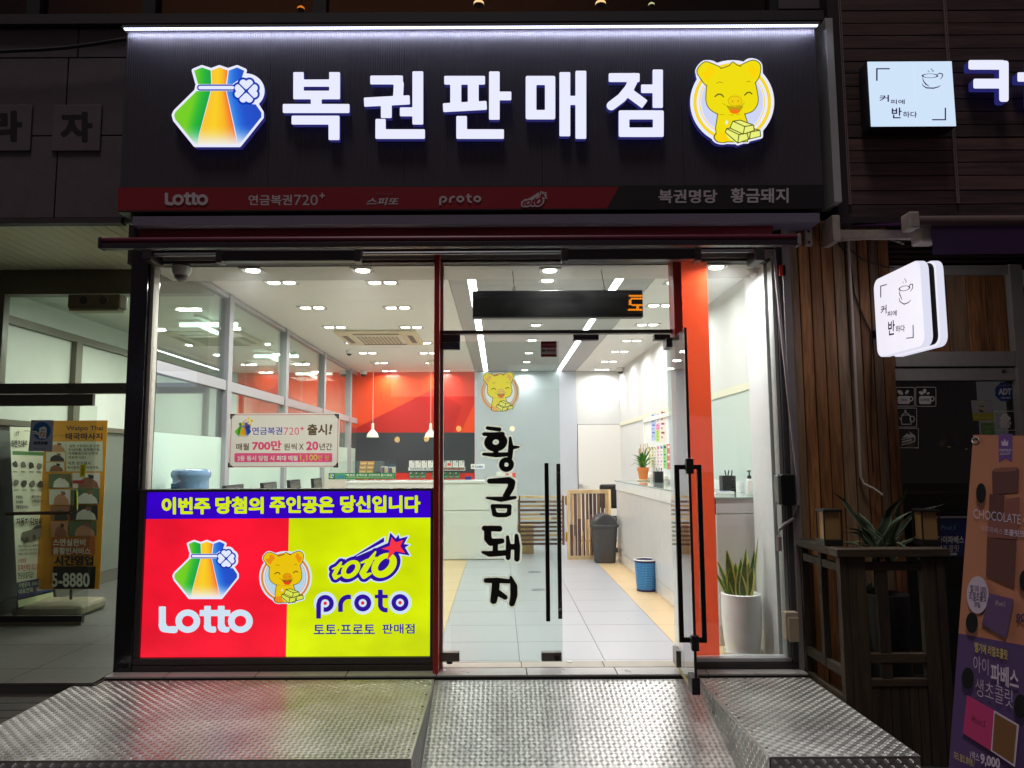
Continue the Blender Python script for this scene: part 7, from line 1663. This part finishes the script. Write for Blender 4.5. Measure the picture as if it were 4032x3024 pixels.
# small chocolate poster standing behind the railing
a = RR(3705, 2040, 3832, 2190, -.12); t = thing('chocolate_sign', 'small dark blue chocolate price sign between the railing and the banner', 'sign', (a[0], -.12, a[2]))
MB().box(a[0]-.12, a[1], -.12, -.115, a[2], a[3]).build('sheet', S('sign_navy', (36, 40, 92), rough=.5), t); MB().box(a[0]-.12, a[1], -.125, -.11, a[3], a[3]+.012).build('top_clip', alu, t)
for l_ in ([(T('아이파베스', 3690, 2110, 3796, 2140, .02), pwhite), (T('생초콜릿', 3690, 2146, 3776, 2172, -.01), lf_), (T('9,000', 3730, 2176, 3768, 2188, .03), pwhite), (T('iPavé.S', 3702, 2068, 3764, 2086, -.01, shear=.2), S('print_teal', (120, 160, 170)))]): art('lettering', [l_], (0, -.12, 0), (0, 1, 0), t)
MB().box(a[0]+.02, a[0]+.04, -.11, -.09, ZG, a[2]+.02).build('stand', ink, t)
# blade sign
XBS = 2.385
z9 = lambda x, y: (3050+x*.5426, 800+y*.5426)
f0, f1 = Xp(*z9(727, 800), XBS), Xp(*z9(1075, 770), XBS)
fz1 = (Xp(*z9(735, 510), XBS).z+Xp(*z9(1060, 445), XBS).z)/2; fz0 = (Xp(*z9(740, 1088), XBS).z+Xp(*z9(1050, 1085), XBS).z)/2
t = thing('blade_sign', 'double white glowing rounded-square cafe sign projecting from the plank wall', 'sign', (XBS, f0.y, fz0))
ew = ME('blade_face', (240, 236, 248), 1.0); es = ME('blade_side', (226, 228, 246), .95)
def rsq(y0, y1, z0, z1, r):
    pts = []
    for cy_, cz_, a0 in ((y1-r, z1-r, 0), (y0+r, z1-r, 90), (y0+r, z0+r, 180), (y1-r, z0+r, 270)):
        for k in range(6): a_ = math.radians(a0+k*18); pts.append((cy_+r*math.cos(a_), cz_+r*math.sin(a_)))
    return pts
dth = (Yp(*z9(1250, 800), f1.y).x-XBS)
pr = rsq(f1.y, f0.y, fz0, fz1, .06)
def slab(x0, x1, mats, nm, pr=pr):
    mb = MB(); mb.prism([(x0, y_, z_) for y_, z_ in pr], (x1-x0, 0, 0)); mb.m = [0, 0]+[1]*len(pr) if len(mats) > 1 else [0]*(len(pr)+2); return mb.build(nm, mats, t, bevel=.006)
slab(XBS, XBS+dth*.38, [ew, es], 'light_box'); slab(XBS+dth*.66, XBS+dth, [ew, es], 'light_box')
slab(XBS+dth*.381, XBS+dth*.659, [ink], 'core', rsq(f1.y+.012, f0.y-.012, fz0+.012, fz1-.012, .05))
MB().box(XBS+dth*.42, XBS+dth*.62, f0.y-.01, YPK-.005, fz0+.15, fz0+.2).build('mount', ink, t)
lkb = ME('blade_ink', (50, 22, 50), .4)
g = Grid(755, 530, 1020, 1000, 3)
dd_ = un(g.path([(812, 590), (770, 602), (770, 682)], 3.5), g.path([(1005, 885), (1006, 975), (958, 980)], 3.5), g.ring(942, 618, 38, 17, 2, -.2), g.path([(904, 640, 2), (910, 668, 3.5), (925, 700, 2)]), g.path([(904, 690, 2), (910, 715, 3), (940, 733, 4), (970, 722, 3), (992, 698, 1.5)]), g.path([(975, 610, 2), (985, 588, 3), (1002, 588, 3), (1002, 615, 3), (984, 642, 1.5)]), g.path([(948, 542, 1), (944, 552, 2), (956, 566, 2), (948, 582, 1)]), g.path([(932, 566, 1), (930, 574, 1.6), (938, 584, 1.6), (930, 592, 1)]))
L = [(xf(shp(g, dd_, 0, .2), .5426, 3050, 800), lkb)]
for s_, b_, o_ in (('커', (770, 745, 812, 810), .02), ('피에', (818, 785, 886, 825), .019), ('반', (824, 855, 872, 962), .02), ('하다', (878, 890, 945, 940), .019)):
    p_, q_ = z9(b_[0], b_[1]), z9(b_[2], b_[3]); L.append((T(s_, *p_, *q_, o_, dy=-5), lkb))
for i, l_ in enumerate(L): art('lettering' if i else 'cup_drawing', [l_], (XBS, 0, 0), (1, 0, 0), t, start=i+1)
# wooden railing planter in front of the plank wall
rw = [MWOOD('rail_wood_%d' % i, lin((44, 34, 26)), lin((78, 64, 48)), i, rough=.75) for i in range(3)]
ZR = .80
Ac = Zp(3243, 2160, ZR); Bc = Zp(3706, 2162, ZR); yA = (Ac.y+Bc.y)/2; xA = PR1+.012; xB = Bc.x+.03
t = thing('timber_railing', 'weathered timber railing box standing beside the metal platform', 'railing', (xA, yA, ZG))
pwid = .055
def post(x0, x1, y0, y1, z0=ZG, z1=ZR-.045, ax_=2): return MB().box(x0, x1, y0, y1, z0, z1).build('post', rw[ax_], t, bevel=.003)
post(xA, xA+.045, yA, yA+.05); post(xA+.048, xA+.145, yA+.004, yA+.045)
post(xB-.13, xB-.05, yA+.004, yA+.045); post(xB-.048, xB, yA, yA+.05)
post(xA, xA+.045, -.11, -.06); post(xA, xA+.04, yA+.25 if yA < -.4 else -.3, (yA+.29) if yA < -.4 else -.26, .1, ZR-.05)
xmid = Yp(3485, 2400, yA).x; post(xmid-.03, xmid+.03, yA+.01, yA+.04, .06, ZR-.09)
def rail(x0, x1, y0, y1, z0, z1, ax_=0): MB().box(x0, x1, y0, y1, z0, z1).build('rail', rw[ax_], t, bevel=.003)
rail(xA-.02, xB+.02, yA-.02, yA+.10, ZR-.043, ZR); rail(xA-.02, xA+.09, yA+.102, -.055, ZR-.043, ZR, 1)
rail(xA+.146, xB-.131, yA+.006, yA+.042, ZR-.12, ZR-.075)
z2 = Yp(3560, 2590, yA).z; rail(xA+.146, xB-.131, yA+.006, yA+.042, z2-.03, z2+.02); z3 = Yp(3560, 2690, yA).z; rail(xA+.146, xB-.131, yA+.006, yA+.042, z3-.02, z3+.02)
rail(xA+.005, xA+.04, yA+.051, -.111, ZR-.13, ZR-.085, 1); rail(xA+.005, xA+.04, yA+.051, -.111, .10, .15, 1); rail(xA+.005, xA+.04, yA+.051, -.111, -.08, -.0, 1)
n = 6; w_ = (xB-.131-xA-.146)/n
for i in range(n): MB().box(xA+.146+w_*i+.002, xA+.146+w_*(i+1)-.002, yA+.012, yA+.035, ZG, z3-.021).build('plank', rw[2], t)
# lanterns on the rail
def lantern(px0, px1, py0, py1, lab):
    c = Zp((px0+px1)/2, py1, ZR); c.z = ZR+.001; k = (c-CAM).dot(fw)/FOC; w = (px1-px0)/2*k*.92; h = (py1-py0)*k*.98
    t = thing('lantern', lab, 'lantern', c, 'square black lanterns on the timber rail')
    bl = S('lantern_black', (34, 30, 28), rough=.5); pn_ = S('lantern_panel', (170, 134, 84), rough=.4)
    MB().box(-w, w, -w, w, 0, h*.16).build('base', bl, t, local=True, bevel=.003)
    for sx_ in (-1, 1):
        for sy_ in (-1, 1): MB().box(sx_*w-.007 if sx_ > 0 else -w, sx_*w if sx_ > 0 else -w+.007, sy_*w-.007 if sy_ > 0 else -w, sy_*w if sy_ > 0 else -w+.007, h*.161, h*.90).build('corner_post', bl, t, local=True)
    MB().box(-w*.78, w*.78, -w*.78, w*.78, h*.165, h*.895).build('panel', pn_, t, local=True)
    mb = MB(); mb.box(-w*1.04, w*1.04, -w*1.04, w*1.04, h*.90, h*.95).prism([(-w, -w, h*.951), (w, -w, h*.951), (w, w, h*.951), (-w, w, h*.951)], (0, 0, .004)); mb.build('cap', bl, t, local=True, bevel=.004)
    return t
lantern(3228, 3308, 1998, 2146, 'square black lantern with a tan panel at the near corner of the timber rail')
lantern(3612, 3690, 1998, 2146, 'square black lantern at the far end of the rail beside the big leafy plant')
# leafy plants
gl1 = S('plant_green', (52, 74, 56), rough=.45, noise=.4, nscale=8); gl2 = S('plant_edge', (116, 122, 96), rough=.5, noise=.3)
pc = Yp(3470, 2200, (yA-.03)/2-.02); pc = Vector((Yp(3468, 2140, -.28).x, -.30, .70)); k = (pc-CAM).dot(fw)/FOC
t = thing('leafy_plant', 'large dark arching-leaved plant rising above the timber rail', 'plant', (pc.x, pc.y, ZG))
random.seed(9)
for i in range(22):
    az = random.uniform(0, 6.283); tl = random.uniform(.1, .8); L_ = random.uniform(230, 370)*(1-.25*tl)
    mb = MB(); blade(mb, pc+Vector((random.uniform(-.05, .05), random.uniform(-.04, .04), random.uniform(-.05, .02))), az, tl, L_*k, random.uniform(15, 23)*k, random.uniform(.6, 1.5), 12, 1, 0, twist=random.uniform(-1.4, 1.4), rot=random.uniform(.6, 1.3)*random.choice((-1, 1)))
    mb.v = [(x+.008*math.sin(z*41+i*2), y+.008*math.sin(z*37+i), z+.005*math.sin(x*60+i)) for x, y, z in mb.v]
    mb.build('leaf', [gl1, gl2], t, smooth=True)
MB().lathe([(.10, ZG), (.13, .44), (.13, .5), (.11, .5), (.01, .47)], (pc.x, pc.y, 0), 20).build('pot', S('pot_dark', (40, 38, 36), rough=.6), t, smooth=True)
p2 = Vector((Yp(3420, 2500, -.22).x, -.22, ZG))
t = thing('glazed_planter', 'dark green glazed square pot with a small plant behind the railing', 'potted plant', p2)
k = (p2-CAM).dot(fw)/FOC; hp = Yp(3420, 2335, -.22).z-ZG
loft([[Vector((x_*w, y_*w, z_)) for x_, y_ in ((-1, -1), (1, -1), (1, 1), (-1, 1))] for w, z_ in ((.075, 0), (.095, hp), (.085, hp), (.08, hp-.03))]).build('pot', S('pot_glaze', (44, 70, 66), rough=.2, noise=.3, nscale=12), t, local=True, bevel=.006)
for i in range(10):
    mb = MB(); blade(mb, (random.uniform(-.04, .04), random.uniform(-.04, .04), hp-.03), random.uniform(0, 6.28), random.uniform(.1, .6), random.uniform(.10, .20), .018, random.uniform(.2, 1.2), 6, i % 2, 0); mb.build('leaf', [gl1, gl2], t, smooth=True, local=True)
# standing banner at the right edge
nb = Vector((-.707, -.707, 0)); 
pb = CAM+ray(3735, 3024)*(3.2/ray(3735, 3024).dot(Vector((0, 1, 0)))) ; pb.z = pb.z
dq = ray(3832, 1712); pt_ = CAM+dq*(3.45/dq.y); pb = CAM+ray(3735, 3024)*(3.2/ray(3735, 3024).y)
upv = (pt_-pb).normalized(); uh = Vector((.707, -.707, 0)); uh = (uh-upv*uh.dot(upv)).normalized(); nb = uh.cross(upv).normalized()
if nb.dot(CAM-pb) < 0: nb = -nb
p0 = pb+upv*((ZG+.06-pb.z)/upv.z); Hb = (pt_-p0).length; WB = .60
t = thing('chocolate_banner', 'leaning orange and purple chocolate banner with black discs for wind holes at the right edge', 'banner', (p0.x, p0.y, ZG))
bo = S('banner_peach', (186, 120, 90), rough=.6, noise=.04); bp_ = S('banner_purple', (84, 58, 110), rough=.6, noise=.04)
MB().prism([p0, p0+uh*WB, p0+uh*WB+upv*Hb, p0+upv*Hb], -nb*.003).build('sheet', bo, t)
z10 = lambda x, y: (3050+x*.8584, 1600+y*.8584)
z11 = lambda x, y: (3650+x*.5868, 2050+y*.5868)
mpt = lambda s_, h_: PX(p0+uh*(s_*WB)+upv*(h_*Hb))
hs = ((onp(*z10(855, 1043), pb, nb)-p0).dot(upv))/Hb
L = [(pol(mpt(0, .0), mpt(1, .0), mpt(1, hs), mpt(0, hs)), bp_)]
rib_ = S('ribbon_violet', (104, 66, 140), rough=.6); choc = S('choc_brown', (96, 54, 48), rough=.6); choc2 = S('choc_light', (136, 78, 70), rough=.6); lil = S('lilac_white', (200, 180, 200), rough=.6); pkb = S('box_pink', (190, 50, 110), rough=.6); tanb = S('box_tan', (120, 80, 44), rough=.6); vio = S('box_violet', (96, 66, 110), rough=.6); yel2 = S('banner_yellow', (200, 176, 80), rough=.6); nvy = S('banner_text_navy', (60, 40, 90), rough=.6)
L.append((pol(z8(1155, 615), z8(1302, 612), z8(1298, 912), z8(1228, 868), z8(1160, 912)), rib_))
L.append((pol(z8(1190, 735), z8(1183, 680), z8(1205, 700), z8(1220, 660), z8(1238, 700), z8(1258, 678), z8(1255, 738)), lil))
L.append((T('PREMIUM', *z8(1168, 770), *z8(1290, 798), .02), lil)); L.append((T('QUALITY', *z8(1172, 808), *z8(1284, 836), .02), lil))
L.append((pol(*[z10(x_, y_) for x_, y_ in ((997, 300), (1010, 285), (1110, 278), (1122, 292), (1118, 395), (1000, 405))]), choc)); L.append((pol(*[z10(x_, y_) for x_, y_ in ((1000, 290), (1040, 280), (1115, 280), (1105, 298), (1010, 302))]), choc2))
L.append((pol(*[z10(x_, y_) for x_, y_ in ((986, 402), (1055, 408), (1052, 520), (980, 520))]), choc)); L.append((pol(*[z10(x_, y_) for x_, y_ in ((1060, 425), (1125, 415), (1122, 525), (1058, 520))]), choc2))
L.append((pol(*[z10(x_, y_) for x_, y_ in ((980, 520), (1122, 525), (1110, 610), (975, 600))]), choc2)); L.append((pol(*[z10(x_, y_) for x_, y_ in ((975, 605), (1110, 615), (1100, 835), (970, 780))]), choc))
L.append((T('CHOCOLATE CRUNCH', *z10(912, 470), *z10(1290, 512), .0, dy=42), lil))
for s_, b_, o_, dy_, mt in (('아이파베스', (945, 545, 1045, 572), -.01, 14, lil), ('초콜릿크런치', (1052, 560, 1190, 592), .03, 14, lil)): L.append((T(s_, *z10(b_[0], b_[1]), *z10(b_[2], b_[3]), o_, dy=dy_), mt))
g = Grid(0, 0, 330, 330, 4); L.append((pol(*[z10(931+50*math.cos(k*.2618), 865+86*math.sin(k*.2618)) for k in range(24)]), lil))
for s_, b_ in (('벨기에 100%', (898, 818, 972, 856)), ('리얼초콜릿', (893, 848, 972, 895)), ('코팅', (915, 892, 942, 922))): L.append((T(s_, *z10(b_[0], b_[1]), *z10(b_[2], b_[3]-4), .01, dy=6), nvy))
L.append((pol(*[z10(x_, y_) for x_, y_ in ((985, 857), (1098, 885), (1062, 1066), (950, 1000))]), vio)); L.append((T('iPavé.S', *z10(1012, 890), *z10(1058, 912), -.01, shear=.2, dy=5), lil)); L.append((T('90', *z10(1108, 950), *z10(1150, 990), .04), nvy))
for s_, b_, o_, dy_, mt in (('벨기에 리얼초콜릿', (320, 812, 540, 880), .02, 56, yel2), ('아이', (312, 900, 412, 1010), -.01, 30, lil), ('파베스', (428, 952, 615, 1090), .03, 50, lil), ('생초콜릿', (325, 1050, 575, 1170), -.01, 90, lil)): L.append((T(s_, *z11(b_[0], b_[1]), *z11(b_[2], b_[3]), o_, dy=dy_*.5868), mt))
L.append((pol(*[z11(x_, y_) for x_, y_ in ((268, 1170), (450, 1272), (428, 1545), (240, 1425))]), pkb)); L.append((pol(*[z11(x_, y_) for x_, y_ in ((450, 1272), (618, 1370), (590, 1655), (428, 1545))]), lil)); L.append((pol(*[z11(x_, y_) for x_, y_ in ((455, 1290), (602, 1376), (580, 1632), (438, 1540))]), tanb))
L.append((T('iPavé.S', *z11(296, 1300), *z11(392, 1340), -.01, shear=.2, dy=28), S('print_plum', (110, 30, 70))))
L.append((T('1박스', *z11(290, 1540), *z11(350, 1600), .01, dy=12), lil)); L.append((T('9,000', *z11(358, 1560), *z11(490, 1640), .04, dy=22), lil)); L.append((T('다크, 밀크, 화이트 /', *z11(182, 1545), *z11(318, 1600), .02, dy=36), yel2))
art('print', L, pb, nb, t)
hole = S('hole_black', (6, 6, 6), rough=.9)  # flat black discs; the darkness behind each hole is put into the colour
for (x_, y_, a_, b_) in ((947, 398, 23, 46), (905, 993, 28, 48), (886, 1247, 28, 49), (1145, 800, 22, 48), (1128, 1376, 30, 56)):
    art('hole_disc', [(pol(*[z10(x_+a_*math.cos(k*.2618), y_+b_*math.sin(k*.2618)) for k in range(24)]), hole)], pb, nb, t, start=len(L)+3)
for s_ in (.02, .98):
    for h_ in (.985, .015):
        p = p0+uh*(s_*WB)+upv*(h_*Hb)+nb*.004; q_ = MB(); q_.tube([p+(uh*math.cos(k*.5236)+upv*math.sin(k*.5236))*.014 for k in range(13)], .003, 6); q_.build('eyelet', alu, t, smooth=True)
MB().tube([p0+upv*.02-nb*.02, p0+uh*WB+upv*(Hb-.02)-nb*.02], .007, 6).tube([p0+uh*WB+upv*.02-nb*.026, p0+upv*(Hb-.02)-nb*.026], .007, 6).build('stand', ink, t)

# warm globe lamps of the shop across the street, mirrored in the window glass
t = thing('opposite_shop', 'dim shop across the street whose warm globe lamps show only as reflections in the glass', 'shop', (0, -14.4, ZG))
MB().box(-9, 9, -14.7, -14.4, ZG, 5.5).build('wall', S('opposite_wall', (70, 62, 60), rough=.8, noise=.1), t)
glow = ME('opposite_globe', (255, 206, 110), 9)
for px_, py_ in ((1564, 1731), (1679, 1728), (1806, 1688), (2017, 1688)):
    p = Yp(px_, py_, 14.0); MB().lathe([(.02, .07), (.05, .05), (.07, 0), (.05, -.05), (.02, -.07)], (p.x, -14.0, p.z), 14).build('globe_lamp', glow, t, smooth=True)
for nm, (x0, y0, x1, y1), c, st_ in (('sign_panel', (1540, 1455, 1880, 1560), (255, 226, 196), 1.0), ('sign_panel', (2000, 1436, 2200, 1530), (200, 245, 235), .7), ('sign_panel', (620, 1462, 770, 1522), (196, 214, 255), 1.2), ('shop_window', (900, 1590, 1400, 1800), (255, 206, 150), .35), ('shop_window', (2250, 1640, 2900, 1860), (214, 222, 255), .22)):
    a = RR(x0, y0, x1, y1, 14.3); MB().box(a[0], a[1], -14.39, -14.3, a[2], a[3]).build(nm, ME('opp_%d' % x0, c, st_), t)
c = Yp(1045, 1490, 14.2); mb = MB(); mb.tube([(c.x, -14.2, c.z), (c.x, -14.3, c.z)], .30, 28); mb.build('round_sign', ME('opp_round', (255, 150, 50), 1.8), t)
